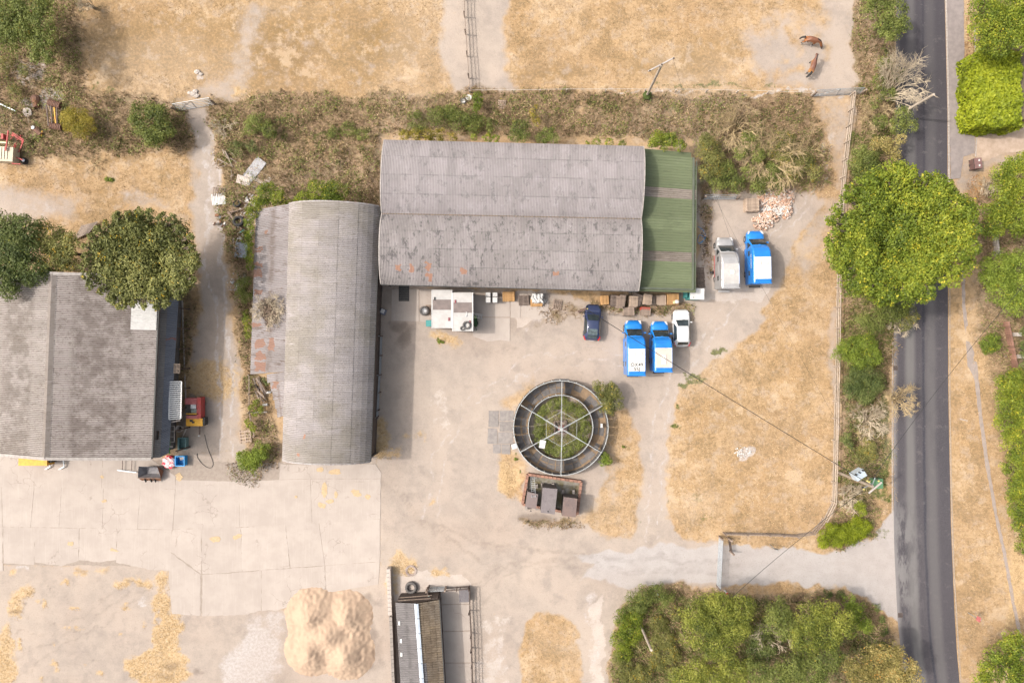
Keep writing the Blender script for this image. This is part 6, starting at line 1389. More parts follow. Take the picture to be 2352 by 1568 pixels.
def ladder(label,a,b_,wd=.4,n=12,mat=mAlu):
    a,b_=Vector(a),Vector(b_); t=thing('ladder',label,'ladder',(a.x,a.y,0)); o=t.location; d=(b_-a).normalized(); s_=d.cross(Vector((0,0,1))).normalized()*wd/2
    for k in(-1,1): MB().bar(a+s_*k-o,b_+s_*k-o,.035,.07).build('rail',mat,t)
    for i in range(n): p=lerp(a,b_,(i+.5)/n)-o; MB().bar(p+s_,p-s_,.03,.03).build('rung',mat,t)
ladder('metal ladder propped on the left tank of the bund',P(1223,1094,.3),P(1226,1142,2.2),.42,11)
ladder('aluminium ladder leaning over the side of the right-hand white trailer',P(1108,727,.1),P(1070,721,2.8),.42,10)
# ================= TRAILER BODIES =================
def trailer(label,x0_,x1_,y0_,y1_,z,strip):
    A_,B2=P(x0_,y1_,z),P(x1_,y0_,z); c=(A_+B2)/2; w_,l_=B2.x-A_.x,B2.y-A_.y; t=thing('trailer_body',label,'trailer',(c.x,c.y,0))
    MB().box((0,0,z/2+.12),(w_,l_,z-.24)).build('body',M('trailer_side',(.30,.27,.26),(.22,.19,.18),2,.6),t)
    MB().box((0,0,z-.02),(w_+.04,l_+.04,.05)).build('roof',mDirtyW,t)
    ys=(784-strip[0])*S*(H-z)/H-c.y; ye=(784-strip[1])*S*(H-z)/H-c.y
    MB().box((0,(ys+ye)/2,z+.015),(w_*.90,ys-ye,.03)).build('roof_strip',M('strip_brown',(.19,.155,.145),(.15,.125,.12),1.6,.8),t)
    for sx in(-1,1): MB().box((sx*(w_/2),0,z+.01),(.06,l_+.04,.04)).build('edge_rail',mWhiteP,t)
    for yy in (l_*.30,-l_*.02-.4): MB().box((0,yy,z+.008),(w_*.96,.02,.012)).build('roof_seam',mGalv,t)
    MB().box((-w_*.36,l_*.27,z+.05),(.16,.34,.07)).build('roof_vent',M('vent_maroon',(.22,.07,.08),(.18,.06,.07),4,.5) if 'right' in label else mBlack,t); MB().box((w_*.36,-l_*.27,z+.05),(.17,.34,.07)).build('roof_vent',M('vent_maroon',(.22,.07,.08)),t)
    for sx in(-1,1):
        for sy in (-.2,.2): wheel(t,sx*(w_/2-.15),sy*l_,.36,.2)
trailer('left-hand white-roofed trailer body with a brown roof strip by the concrete pad',992,1038,666,753,2.6,(688,711.5))
trailer('right-hand white-roofed trailer body with two tyres lying on its roof',1039.5,1086,672,760,2.6,(694.5,718))
def tyre(label,loc,r,hgt=.28,tilt=(0,0),rim=None,mat=mTyreG,group=None):
    t=thing('tyre',label,'tyre',loc,group=group); t.rotation_euler=(tilt[0],tilt[1],U(0,3)); b=MB(); b.smooth=True
    b.lathe([(r*.55,0.02),(r*.9,0),(r,hgt*.3),(r,hgt*.7),(r*.9,hgt),(r*.62,hgt*.98),(r*.55,hgt*.8),(r*.55,.02)],22); b.build('tread',mat,t)
    if rim: MB().lathe([(0.02,hgt*.35),(r*.25,hgt*.4),(r*.5,hgt*.7),(r*.56,hgt*.7)],14).build('rim',rim,t)
    return t
a_=P(1098.5,748,2.6) if False else P(1072,747,2.63); tyre('larger tyre lying on the roof of the right-hand white trailer',a_,.44,.2)
tyre('small tyre lying on the trailer roof beside the larger tyre',P(1062.5,754,2.63),.25,.15)
tyre('lorry tyre with a pale wheel lying beside the left-hand white trailer',P(975,714,.16),.52,.3,rim=mRim)
tyre('large tractor tyre lying in front of the small stable',P(945,1347,0),.66,.42)
tyre('small trailer wheel lying in the scrub by the lime shrub',P(1064,233,.1),.36,.2,rim=mWhite)
tyre('big tyre dumped on the timber debris heap',P(838,0,0)if False else P(549,510,.3),.62,.35,(.3,.1),mat=mTyre)
tyre('half-hidden tyre in the debris above the dumped big tyre',P(545,470,.2),.42,.25,(.4,.2),mat=mTyre)
t=thing('satellite_dish','small white dish-shaped lid lying next to the trailer wheel','lid',P(1077,225,.1)); MB().lathe([(.0,.02),(.2,.05),(.34,.14),(.33,.16),(.0,.05)],14).build('dish',mWhite,t)
# ================= PALLETS =================
_pal={}
def pallet(label,loc,rz=0,mat=mPalA,group=None,w_=1.2,l_=1.0,slats=7,under=True):
    key=(w_,l_,slats)
    if key not in _pal:
        sw=l_/slats*(.55 if slats<9 else .66)
        _pal[key]=(MB().box((0,0,0),(w_,sw,.025)).mesh('top_board'),MB().box((0,0,0),(.1,l_,.09)).mesh('bearer'),MB().box((0,0,0),(w_,.1,.02)).mesh('base_board'))
    a,b_,c=_pal[key]; t=thing('pallet',label,'pallet',loc,rz,group)
    for i in range(slats): link('top_board',a,mat,t,(0,-l_/2+l_*(i+.5)/slats,.132))
    for x in (-w_/2+.05,0,w_/2-.05): link('bearer',b_,mat,t,(x,0,.072))
    for y in (-l_/2+.05,0,l_/2-.05): link('base_board',c,mat,t,(0,y,.012))
    return t
def stack(desc,x,y,n,rz,mats,w_=1.2,l_=1.0,slats=7,jit=.05,dz=.15,z0=0):
    zt=z0+n*dz; p=P(x,y,zt)
    words=['top','second','third','fourth','fifth','sixth','seventh','eighth','ninth','tenth']
    for k in range(n):
        top=(k==n-1); lab_=words[n-1-k]+(' pallet of the ' if top else ' pallet down in the ')+desc
        pallet(lab_,(p.x+(0 if top else U(-jit,jit)*1.5),p.y+(0 if top else U(-jit,jit)*1.5),z0+k*dz),math.radians(rz)+(0 if top else U(-.05,.05)),mats[k%len(mats)] if not top else mats[0],None if n<3 else 'pallets stacked along the south wall of the barns',w_,l_,slats)
# D = (1960+c/4.9)/1.5064 from the close crop
def c4(cx,cy): return ((1960+cx/4.9)/1.5064,(980+cy/4.9)/1.5064)
for desc,cx,cy,n,rz,mats,a,b_,sl in [
 ('orange-tinted stack at the left end of the pallet row',658,285,5,2,[mPalB,mPalB],.84*.9,.92,5),
 ('dark stack second from the left in the row',805,290,7,88,[mPalD,mPalA],1.1,.55,7),
 ('tall thin-layered stack, third in the pallet row',905,310,8,86,[mPalA,mPalC],1.2,.72,8),
 ('stack leaning behind the thin-layered one',950,295,9,83,[mPalA,mPalD],1.2,.62,7),
 ('stack behind the pale slatted one',1200,270,8,72,[mPalD,mPalA],1.15,1.0,8),
 ('pale-topped stack in the middle of the row',1150,305,9,86,[mPalC,mPalA],1.05,.85,6),
 ('white-slatted stack right of the middle of the pallet row',1385,268,10,84,[mPalC,mPalA],1.0,.85,7),
 ('narrow grey stack squeezed behind the white-slatted one',1470,290,6,86,[mPalA,mPalD],.9,.45,5),
 ('pinkish-grey stack second from the right',1608,280,5,1,[mPalC,mPalA],1.0,1.0,9),
 ('golden-brown stack with a white bag, right row end',1808,262,6,1,[mPalB,mPalA],1.25,1.15,9)]:
    x,y=c4(cx,cy); stack(desc,x,y,n,rz,mats,a,b_,sl)
x,y=c4(1062,475); stack('grey stack standing forward of the row on its left side',x,y,5,3,[mPalA,mPalD],1.12,.85,6)
x,y=c4(1348,478); stack('stack with a red-edged pallet standing forward of the row',x,y,4,-6,[mPalA,mPalA],1.0,.72,9)
x,y=c4(1340,425); stack('red-edged stack behind the forward one',x,y,4,-5,[M('pallet_red',(.40,.05,.03),(.3,.06,.04),5,.7),mPalA],1.0,.3,2)
x,y=c4(1870,312); p=P(x,y,1.02); t=thing('plastic_bag','crumpled white bag on the golden-brown pallet stack','bag',(p.x,p.y,.92)); MB().ico((0,0,.12),.22,2,.12,(1.1,.9,.5)).build('bag',mWhite,t); MB().ico((-.25,-.05,.1),.17,2,.1,(1,1,.6)).build('roll',M('paper_yellow',(.6,.55,.3),(.5,.45,.25),4,.6),t)
def c3(cx,cy): return ((1460+cx/4.704)/1.5064,(980+cy/4.704)/1.5064)
x,y=c3(1410,212); stack('orange crate-like stack right of the four white boxes',x,y,4,1,[mPalB,mPalB],1.25,1.0,9)
x,y=c3(1655,275); stack('grey brown stack left of the sheeted pallet',x,y,3,4,[mPalD,mPalD],1.1,1.0,7)
x,y=c3(2205,345); pallet('grey openwork pallet lying alone on the rough ground left of the navy car',P(x,y,0),math.radians(80),mPalA,None,1.1,.95,5)
x,y=c3(1868,300); stack('orange stack under the white plastic sheet',x,y,3,1,[mPalB,mPalB],1.2,.9,6)
p=P(*c3(1885,240),1.0); t=thing('plastic_sheet','crumpled white plastic sheet draped over an orange pallet','sheet',(p.x,p.y,0))
mb=MB(); mb.smooth=False
def shf(u,v):
    e=max(abs(u-.5),abs(v-.5))*2; z=.95-.75*max(0,e-.82)/.18*(1 if R()<.8 else .5)+.07*math.sin(u*23+v*9)+U(-.03,.03); return Vector(((u-.5)*(1.35)+.08*math.sin(v*9),(v-.5)*1.12+.05*math.sin(u*11),max(.1,z)))
grid_surf(mb,shf,14,12); mb.build('sheet',mWhite,t); mb=MB(); grid_surf(mb,lambda u,v:Vector((.6+u*.45,-.1-.3*v+.1*math.sin(u*9),.55-.45*u+.08*math.sin(v*8+u*6))),6,6); mb.build('loose_end',mWhite,t)
for i in range(2):
    for j in range(2):
        q=P(*c3(1075+i*113,180+j*85 if j==0 else 268),1.1); hh=1.05-.12*(1-j)
        t=thing('white_crate','%s of the four white square crates between the trailers and the orange pallets'%(('upper left','upper right'),('lower left','lower right'))[j][i],'crate',(q.x,q.y,0)); MB().box((0,0,hh/2+.06),(.50,.42 if j==0 else .56,hh)).build('carton',mWhite,t); MB().box((0,0,.05),(.5,.5,.1)).build('base',mPalC,t)
pallet('short pallet half under the lorry tyre by the left trailer',P(984,712,0),math.radians(90),mPalA,None,1.1,.6,5)
t=thing('wheeled_bin','teal bin tucked against the left side of the white trailers','bin',P(988,743,0)); MB().box((-.05,0,.5),(.5,.62,1.0)).build('tub',mTeal,t); MB().box((-.05,0,1.02),(.56,.68,.05)).build('lid',mTeal,t)
t=thing('garden_machine','dark green cylinder mower parked beside the right-hand white trailer','mower',P(1092,738,0)); mb=MB(); mb.box((0,0,.35),(.45,1.1,.3)); mb.tube([(0,-.3,.4),(.15,-1.0,.9)],.03,6); mb.build('frame',M('machine_green',(.03,.08,.03),(.02,.05,.02),4,.6),t); MB().ico((0,.45,.6),.2,1,.1).build('engine',M('machine_lime',(.25,.4,.05),(.1,.15,.03),5,.5),t)
for sx in(-.27,.27): MB().lathe([(.18,-.04),(.18,.04),(.02,.04)],12,M=Matrix.Rotation(math.pi/2,3,'Y'),c=(sx,-.2,.18)).build('wheel',mTyre,t)
t=thing('dark_floor_grid','black rubber mat lying on the concrete pad below the twin barn','mat',P(928,674,.05)); MB().box((0,0,.02),(1.12,1.65,.03)).build('mat',mBlack,t)
for y_ in np.linspace(-.7,.7,8): MB().box((0,y_,.04),(1.05,.06,.015)).build('rib',mTyreG,t)
t=thing('metal_chest','grey-blue tipped metal box against the east wall of the arched barn','box',P(881,716,.0)); MB().box((0,0,.35),(.62,.62,.6),rz=-.4,taper=.92).build('chest',M('chest_blue',(.16,.18,.24),(.10,.11,.15),3,.5),t); MB().box((0.03,.05,.68),(.4,.42,.05),rz=-.4).build('lid',mWhite,t)
for i,(x,y,nm) in enumerate(((877,663,'upper'),(877,668,'lower'))):
    t=thing('bucket','%s of two small pale buckets in the gap between the two barns'%nm,'bucket',P(x,y,0)); MB().lathe([(.0,.02),(.13,.02),(.17,.32),(.15,.32),(.12,.06),(0,.06)],12).build('pail',mStone,t); MB().tube([(-.16,0,.32),(0,.02,.42),(.16,0,.32)],.01,4).build('handle',mGalv,t)
# shed rail box at barn B's east side
t=thing('handling_race','long narrow metal-railed race against the east wall of the arched barn','cattle race',P(873,870,0)); o=t.location
for a,b_ in (((879,772),(876,860)),((875,862),(870,955)),((868,772),(879,772)),((868,860),(877,861)),((864,957),(870,955))):
    for z in (.4,.8,1.2): MB().bar(P(*a)+Vector((0,0,z))-o,P(*b_)+Vector((0,0,z))-o,.06,.06).build('rail',mGalv,t)
for x,y in ((879,772),(878,816),(876,860),(875,900),(872,940),(870,955)): MB().box(P(x,y)+Vector((0,0,.65))-o,(.1,.1,1.3)).build('post',mRustP,t)
t=thing('drum','small black drum at the lower end of the metal race','drum',P(865,957,0)); MB().lathe([(0,.0),(.2,.0),(.2,.5),(.17,.5),(.17,.42),(0,.42)],14).build('shell',mBlack,t); MB().lathe([(.21,.16),(.22,.18),(.21,.20)],14).build('hoop',mBlack,t)
# portable toilet
def c4t(cx,cy): return c4(cx,cy)
q=P(*c4(2165,178),1.9); t=thing('portable_toilet','white and teal portable toilet cabin at the south-east corner of the green building','toilet',(q.x,q.y,0),-.03); MB().box((.15,0,.95),(1.25,1.15,1.9)).build('cabin',mTeal,t); MB().box((.32,0,1.97),(1.5,1.22,.14),taper=.94).build('roof',mWhite,t); MB().box((-.72,.0,1.0),(.06,.8,1.6)).build('door',mTeal,t); MB().lathe([(.05,2.0),(.05,2.12),(0,2.12)],8,c=(-.1,-.4,0)).build('vent_pipe',mBlack,t)
for k in range(4): pallet('%s grey pallet leaning by the east wall of the green building'%('first','second','third','lowest')[k],P(1607+k%2,622+k*11,.0)+Vector((.05,0,.08*k)),math.radians(4*k),mPalD,None,.75,.7,5)
t=thing('football','dark deflated ball on the ground left of the silver horsebox','ball',P(1634,626,0)); MB().ico((0,0,.14),.2,2,.05,(1,1,.7)).build('ball',mTyre,t)
# leaning trellis fence + frame by rubble
gate('metal_hurdle','long low hurdle of many upright bars lying north of the parked silver horsebox',(1615,457),(1689,457),.5,3,mGalv,.04,'hurdle',.05,lean=.6)
t=thing('bar_panel','row of thin upright bars lying along the thicket edge','panel',P(1615,455)); 
for k in range(30): p=P(1617+k*2.45,455,.3)-t.location; MB().bar(p+Vector((0,-.20,.15)),p+Vector((0,.16,.25)),.03,.03).build('bar',mGalv,t)
stack('grey slatted stack beside the brick rubble heap',1729,470,6,2,[mPalC,mPalA],1.35,1.35,9)
pallet('narrow pallet lying left of the slatted stack near the rubble heap',P(1714,472,.0),math.radians(88),mPalC,None,1.5,.5,3)
# ---- rubble, stones ----
def stones(name,label,blobs,n,r0,r1,mats,cat=None,hmax=.5,zoff=.1):
    mb=MB()
    for i in range(n):
        bx,by,rx,ry=random.choices(blobs,[b_[2]*b_[3] for b_ in blobs])[0]; a=U(0,6.28); k=math.sqrt(R()); x,y=bx+rx*k*math.cos(a),by+ry*k*math.sin(a)
        p=P(x,y); z=hmax*(1-k*k); mb.cur=random.randrange(len(mats)); r=U(r0,r1)
        if i%2: mb.box((p.x,p.y,z+U(.02,.1)),(r*2,r*1.1,r*.8),M=Matrix.Rotation(U(0,3),3,(U(-1,1),U(-1,1),1)))
        else: mb.ico((p.x,p.y,z+U(.02,.08)),r*.8,0,.3,(1,.8,.6))
    o=mb.build(name,mats); return props(o,label,cat,None,'stuff')
mBrk=[M('rubble_salmon',(.50,.35,.275),(.43,.30,.235),5,.9),M('rubble_pale',(.52,.40,.32),(.45,.34,.28),5,.9),M('rubble_orange',(.47,.29,.20),(.40,.25,.18),5,.9),M('rubble_white',(.58,.52,.48),(.5,.45,.42),5,.9)]
stones('brick_rubble','heap of salmon-coloured broken bricks and stones above the blue horsebox',[(1778,462,40,28),(1800,455,24,22),(1752,508,26,20),(1768,498,22,16),(1762,455,24,16),(1805,480,14,24)],1500,.07,.17,mBrk,'rubble')
stones('white_rubble','spill of white plaster lumps on the brick heap',[(1770,483,20,10),(1795,478,16,16),(1785,490,18,10)],260,.05,.16,[mWhite,M('rubble_white',(.58,.52,.48))],'plaster',.35)
stones('stones','scattered pale stones and rubbish below the timber debris',[(545,560,20,30),(560,510,30,40),(540,650,18,22),(575,460,26,16)],260,.05,.15,[mStone,mBrk[1],mWhite],'stones',.1)
stones('bark_chips','brown bark and stones beside the green building',[(1618,560,10,60),(1612,480,14,20),(1610,650,8,20)],240,.04,.09,[mBrk[1],mWoodDk,mStone],'debris',.04)
stones('leaf_litter','orange-brown leaf litter on the verge at the top right',[(2226,150,12,150),(2215,600,14,60),(2240,440,20,40)],900,.03,.06,[M('litter_orange',(.40,.20,.07),(.32,.17,.07),6,.9),M('litter_brown',(.24,.14,.08),(.2,.12,.07),6,.9)],'leaf litter',.02)
for x,y,r,l in ((446,217,.36,'left'),(436,214,.22,'leftmost'),(454,166,.30,'uppermost'),(462,171,.2,'upper right'),(452,221,.3,'lower right'),(450,210,.25,'middle')):
    t=thing('boulder','%s of the white stones near the upper left gate'%l,'stone',P(x,y,0)); MB().ico((0,0,.08),r,2,.14,(1.1,.8,.55)).build('stone',mStone,t)
stones('chalk_lumps','scatter of white chalk lumps on the dry round field',[(1705,1037,20,14)],90,.03,.10,[mWhite],'chalk',.03)
# ---- sand heap ----
import mathutils.noise
def sandz(x,y):
    z=-.35
    s_=0
    for cx,cy,h_,sl in ((720,1410,1.75,.52),(798,1412,1.6,.52),(716,1490,1.65,.50),(798,1498,1.8,.54),(757,1454,1.7,.42)):
        d=math.hypot(x-cx,(y-cy)*1.02)*S; s_+=math.exp(6.5*(h_-sl*d))
    z=max(z,math.log(s_+1e-9)/6.5-.16)
    for cx,cy,a in ((742,1425,60),(735,1500,75),(800,1515,80),(835,1440,80)):
        pass
    return z
mb=MB(); mb.smooth=True; n=88; step=230/n
rs=np.random.RandomState(3); ph=rs.rand(20)*6
def sz(x,y):
    z=sandz(x,y); w_=max(0,min(1,z/.3))
    g=0
    for cx,cy in ((735,1418),(820,1425),(735,1500),(815,1512)):
        d=math.hypot(x-cx,y-cy); a=math.atan2(y-cy,x-cx); g+=math.exp(-(d/26)**2)*(math.sin(a*17+ph[0]+d*.15+3*mathutils.noise.noise((x*.05,y*.05,2)))*.5+math.sin(a*27+ph[1]+4*mathutils.noise.noise((x*.06,y*.06,3))))*.016*min(1,d/8)
    g+=.16*(float(mathutils.noise.noise((x*.03,y*.03,1))))+.06*float(mathutils.noise.noise((x*.11,y*.09,4)))+.018*float(mathutils.noise.noise((x*.33,y*.33,7)))
    for cx,cy in ((735,1425),(812,1430),(735,1512),(815,1512)):
        d=math.hypot(x-cx,y-cy)/20; g+=.05*math.exp(-d*d)*float(mathutils.noise.noise((x*.16,y*.10,11)))+.03*math.exp(-d*d)*float(mathutils.noise.noise((x*.4,y*.22,15)))
    for cx,cy,r_ in ((744,1432,13),(752,1512,14),(826,1492,14)):
        d=math.hypot(x-cx,(y-cy)*.7)/r_; g-=.12*math.exp(-d*d)
    return z+g*w_
def sf(u,v):
    x,y=642+u*232,1330+v*240; z=sz(x,y); p=P(x,y); return Vector((p.x,p.y,max(-.05,z+.10*float(mathutils.noise.noise((x*.12,y*.12,21))))))
grid_surf(mb,lambda u,v:sf(u,1-v),110,114)
mSand=M('sand',(.40,.295,.215),(.36,.26,.19),.9,.95,bmp=.35)
sand=mb.build('sand_heap',mSand); props(sand,'big four-lobed heap of tan sand beside the block wall','sand heap')
# ================= FARMYARD ITEMS EAST OF THE LARGE BARN =================
def c7(cx,cy): return ((540+cx/4.355)/1.5064,(1300+cy/4.355)/1.5064)
def PC(cx,cy,z): return P(*c7(cx,cy),z)
t=thing('cattle_feeder','stack of white metal slatted gates leaning on the lean-to roof','gates',PC(290,370,2.6)*Vector((1,1,0))); o=t.location
q=[PC(200,90,3.5),PC(385,85,3.3),PC(375,640,3.3),PC(195,655,3.5)]
for a,b_ in ((0,3),(1,2),(0,1),(3,2)): MB().bar(q[a]-o,q[b_]-o,.10,.10).build('frame',mWhiteP,t)
for k in range(1,18):
    u_=k/18; MB().bar(lerp(q[0],q[3],u_)-o,lerp(q[1],q[2],u_)-o,.12,.06).build('slat',mWhiteP,t)
MB().bar(PC(180,130,3.4)-o,PC(172,630,3.4)-o,.08,.08).build('frame',mWhiteP,t)
for k in range(3):
    p=PC(290,180+k*170,1.7)-o; MB().box((p.x,p.y,1.65),(.1,.1,3.2)).build('leg',mGalv,t)
t=thing('farm_machine','faded pink-red farm machine with an open engine bay between the barn and the track','machine',PC(560,490,0)); o=t.location
def bx_(nm,cx0,cy0,cx1,cy1,z0,z1,mat,par=None,oo=None):
    a=PC(cx0,cy0,z1); b_=PC(cx1,cy1,z1); c=(a+b_)/2; MB().box((c.x-o.x,c.y-o.y,(z0+z1)/2),(abs(b_.x-a.x),abs(a.y-b_.y),z1-z0)).build(nm,mat,t)
bx_('front_cover',435,335,608,430,.4,1.5,mPink); bx_('side_cover',610,325,672,640,.4,1.45,mRed); bx_('rear_cover',455,596,640,645,.4,1.4,mPink)
bx_('engine_tray',440,430,612,596,.4,.9,M('engine_dark',(.07,.065,.06),(.16,.15,.14),9,.6)); bx_('cylinder_head',520,430,600,495,.9,1.3,mAlu); bx_('pump',530,505,610,560,.9,1.2,M('pump_green',(.35,.42,.38),(.2,.22,.2),6,.6)); bx_('cross_bar',450,565,640,580,1.2,1.45,mYel)
p=PC(705,412,.5)-o; MB().lathe([(.12,-.14),(.42,-.13),(.46,0),(.42,.13),(.12,.14)],16,M=Matrix.Rotation(math.pi/2,3,'Y'),c=(p.x,p.y,.48)).build('wheel',mTyreG,t)
t=thing('yellow_compressor','yellow compressor with a dark grille end parked below the pink-red machine','machine',PC(590,690,0)); o=t.location
bx_('housing',450,640,700,755,.4,1.3,mYel); bx_('grille',690,630,730,745,.45,1.25,mBlack); bx_('panel',505,660,550,692,1.3,1.34,mBlack); bx_('intake',540,690,568,712,1.3,1.42,mBlack)
MB().bar(PC(655,760,.5)-o,PC(655,880,.5)-o,.12,.1).build('drawbar',mRustP,t); MB().lathe([(0,0),(.08,0),(.08,.2),(0,.22)],8,c=PC(655,900,.5)-o).build('hitch',mWhite,t)
MB().bar(PC(462,780,.6)-o,PC(395,930,.2)-o,.08,.05).build('prop',mStone,t)
for y_ in(-.3,.3): MB().lathe([(.28,-.08),(.3,0),(.28,.08),(.05,.08)],12,M=Matrix.Rotation(math.pi/2,3,'X'),c=(.1,y_,.3)).build('wheel',mTyre,t)
def tub(label,cx,cy,w_,l_,h_,mat,z=.0,rz=0,name='tub'):
    t=thing(name,label,'tub',PC(cx,cy,h_)*Vector((1,1,0))+Vector((0,0,z)),rz); b=MB(); x,y=w_/2,l_/2
    b.box((0,0,.04),(w_*.85,l_*.85,.05)); 
    for sx in(-1,1): b.box((sx*x,0,h_/2),(.05,l_,h_)); b.box((0,sx*y,h_/2),(w_-.05,.05,h_))
    b.build('shell',mat,t); r=MB()
    for sx in(-1,1): r.box((sx*x,0,h_),(.10,l_+.1,.05)); r.box((0,sx*y,h_),(w_-.1,.10,.05))
    r.build('rim',mat,t); return t
tub('teal-green open tub beside the green slatted crate',390,1022,.82,1.2,.6,M('tub_teal',(.10,.17,.17),(.14,.24,.24),3,.6))
tub('bright blue open tub next to the red-striped bag',357,1283,.95,1.0,.7,M('tub_blue',(.02,.22,.52),(.03,.28,.6),3,.45)); t=thing('rubble_sack','pale board and scraps lying inside the bright blue tub','scraps',PC(370,1262,.5)*Vector((1,1,0))+Vector((0,0,.2))); MB().box((.05,.1,.1),(.4,.3,.06),M=Matrix.Rotation(.4,3,(1,.5,.3))).build('board',mStone,t); MB().box((-.12,.15,.15),(.12,.5,.05),M=Matrix.Rotation(.6,3,(0,.5,1))).build('stick',mStone,t)
t=thing('bulk_bag','crumpled red and white bulk bag beside the blue tub','bag',PC(190,1300,.4)*Vector((1,1,0))); mb=MB(); mb.smooth=False; mb.ico((0,0,.3),.72,2,.14,(1,.95,.55)); mb.build('bag',M('bag_red_white',(.75,.55,.55),(.62,.03,.06),2.2,.6,edge=(.48,.54)),t); MB().tube([(-.4,.3,.4),(-.1,.4,.65),(.2,.2,.5)],.03,5).build('strap',mRed,t)
t=thing('green_slat_crate','green slatted crate lying against the lean-to roof','crate',PC(275,1035,1.5)*Vector((1,1,0))+Vector((0,0,2.6)))
for k in range(3):
    for s_ in (-.42,.42): MB().box((-.22+k*.22,s_,.25+.04*k),(.08,.62,.05)).build('slat',M('slat_green',(.06,.30,.04),(.05,.24,.04),4,.5),t)
MB().box((0,0,.2),(.9,.16,.05),rz=-.05).build('plank',mStone,t)
t=thing('window_frame','old wooden window frame leaning by the lean-to below the white gates','window frame',PC(245,865,2)*Vector((1,1,0))+Vector((0,0,2.4))); 
for k in range(3): MB().box((-.5+k*.5,0,.2),(.06,1.7,.05)).build('stile',mStone,t)
for k in range(4): MB().box((0,-.82+k*.55,.2),(1.05,.06,.05)).build('glazing_bar',mStone,t)
t=thing('bucket','large grey bucket beside the old window frame','bucket',PC(350,795,.8)*Vector((1,1,0))+Vector((0,0,.3))); MB().lathe([(0,.05),(.28,.05),(.38,.6),(.34,.6),(.25,.1),(0,.1)],16).build('pail',mStone,t); MB().lathe([(0.02,.2),(.14,.25),(.02,.3)],10).build('liner',mBlack,t)
o_=MB().bar(PC(180,705,3.0),PC(365,668,3.0),.14,.06).build('plank',mStone); props(o_,'pale plank lying on the lean-to roof below the white gates','plank')
t=thing('stone_kerb_line','low concrete kerb strip between the lean-to and the track','kerb',P(430,850,0)); wallrow(t,(418,690),(428,960),.18,.12,.6,mConcW,'kerb_block')
pallet('pallet propped on the edge of the lean-to roof above the white gates',P(407,846,3.2)+Vector((0,0,.0)),math.radians(88),mPalC,None,1.0,.65,5)
def curve_thing(label,pts,r,mat,cat='hose',name='hose',z=.05):
    W_=[P(*p,0)+Vector((0,0,z)) for p in pts]; out=[]
    for i in range(len(W_)-1):
        p0,p1,p2,p3=W_[max(i-1,0)],W_[i],W_[i+1],W_[min(i+2,len(W_)-1)]
        for k in range(5):
            t_=k/5; out.append(.5*((2*p1)+(p2-p0)*t_+(2*p0-5*p1+4*p2-p3)*t_*t_+(3*p1-p0-3*p2+p3)*t_**3))
    out.append(W_[-1]); o=MB().tube(out,r,5).build(name,mat); return props(o,label,cat)
curve_thing('black hose looping over the concrete south of the yellow compressor',[c7(735,885),c7(780,1080),c7(860,1300),c7(825,1385),c7(720,1340),c7(630,1230),c7(625,1165)],.025,mBlack)
curve_thing('blue hose coiled beside the east wall of the green building',[(1602,520),(1615,530),(1620,545),(1610,558),(1602,556),(1606,540),(1618,548),(1605,560)],.025,M('hose_blue',(.05,.28,.55),(.04,.2,.45),5,.5),z=.1)
# bottom of the large barn
t=thing('yellow_tank_trailer','yellow machine body sticking out from under the south edge of the large barn','machine',P(72,1060,0)); o=t.location; a=P(42,1052,1.6);b_=P(108,1068,1.6); MB().box(((a.x+b_.x)/2-o.x,(a.y+b_.y)/2-o.y+.35,1.0),(b_.x-a.x,a.y-b_.y+.8,1.2)).build('hopper',mYel,t); MB().box((b_.x-o.x+.12,(a.y+b_.y)/2-o.y+.2,.9),(.3,.7,.9)).build('end_cap',mBlack,t)
for sx in (-.9,.9): MB().lathe([(.3,-.1),(.33,0),(.3,.1),(.05,.1)],12,M=Matrix.Rotation(math.pi/2,3,'Y'),c=(sx,.6,.33)).build('wheel',mTyre,t)
t=thing('pallet_fork','pair of long steel fork tines on the concrete below the barn','pallet forks',P(135,1066,0)); 
for s_ in(-.75,.75): MB().bar((s_,1.0,.5),(s_,-.2,.25),.11,.06).build('tine',mGalv,t); MB().bar((s_,-.2,.25),(s_-.6,-.5,.2),.11,.06).build('tine_tip',mGalv,t)
MB().box((0,1.0,.5),(1.9,.1,.5)).build('carriage',mWoodDk,t)
t=thing('tow_frame','thin steel towing frame left of the loader bucket','frame',P(295,1080,0)); MB().bar((-1.0,.1,.3),(1.05,-.15,.3),.1,.12).build('cross_beam',mGalv,t)
for s_ in (-.5,.5): MB().bar((s_,0,.3),(s_+.05,1.4,.3),.05,.05).build('arm',mRustP,t)
t=thing('loader_bucket','open rusty loader bucket on the concrete below the large barn','loader bucket',P(346,1082,.4)*Vector((1,1,0)))
b=MB(); mI=M('bucket_inner',(.13,.125,.135),(.20,.19,.20),2,.6)
x,y=1.25,.62
pb_=[(-x*.95,-y,.75),(x,-y*1.0,.75),(x*.80,y,.95),(-x*.80,y,.95)]; bt=[(-x*.45,-y*.5,.05),(x*.55,-y*.5,.05),(x*.6,y*.5,.05),(-x*.45,y*.5,.05)]
b.add(pb_+bt,[(4,5,6,7),(0,1,5,4),(1,2,6,5),(2,3,7,6),(3,0,4,7)]); b.build('shell',mI,t)
b=MB(); b.add([(-x*.95,-y,.75),(x,-y,.75),(x*.85,-y*1.65,.35),(-x*.8,-y*1.6,.35)],[(0,3,2,1)]); b.add([(x,-y,.75),(x*.8,y,.95),(x*1.08,y*.1,.3),(x*.85,-y*1.65,.35)],[(0,3,2,1)]); b.build('outer_skin',mRust,t)
MB().bar((-x*.95,-y,.77),(x,-y,.77),.1,.05).build('cutting_edge',mRustP,t)
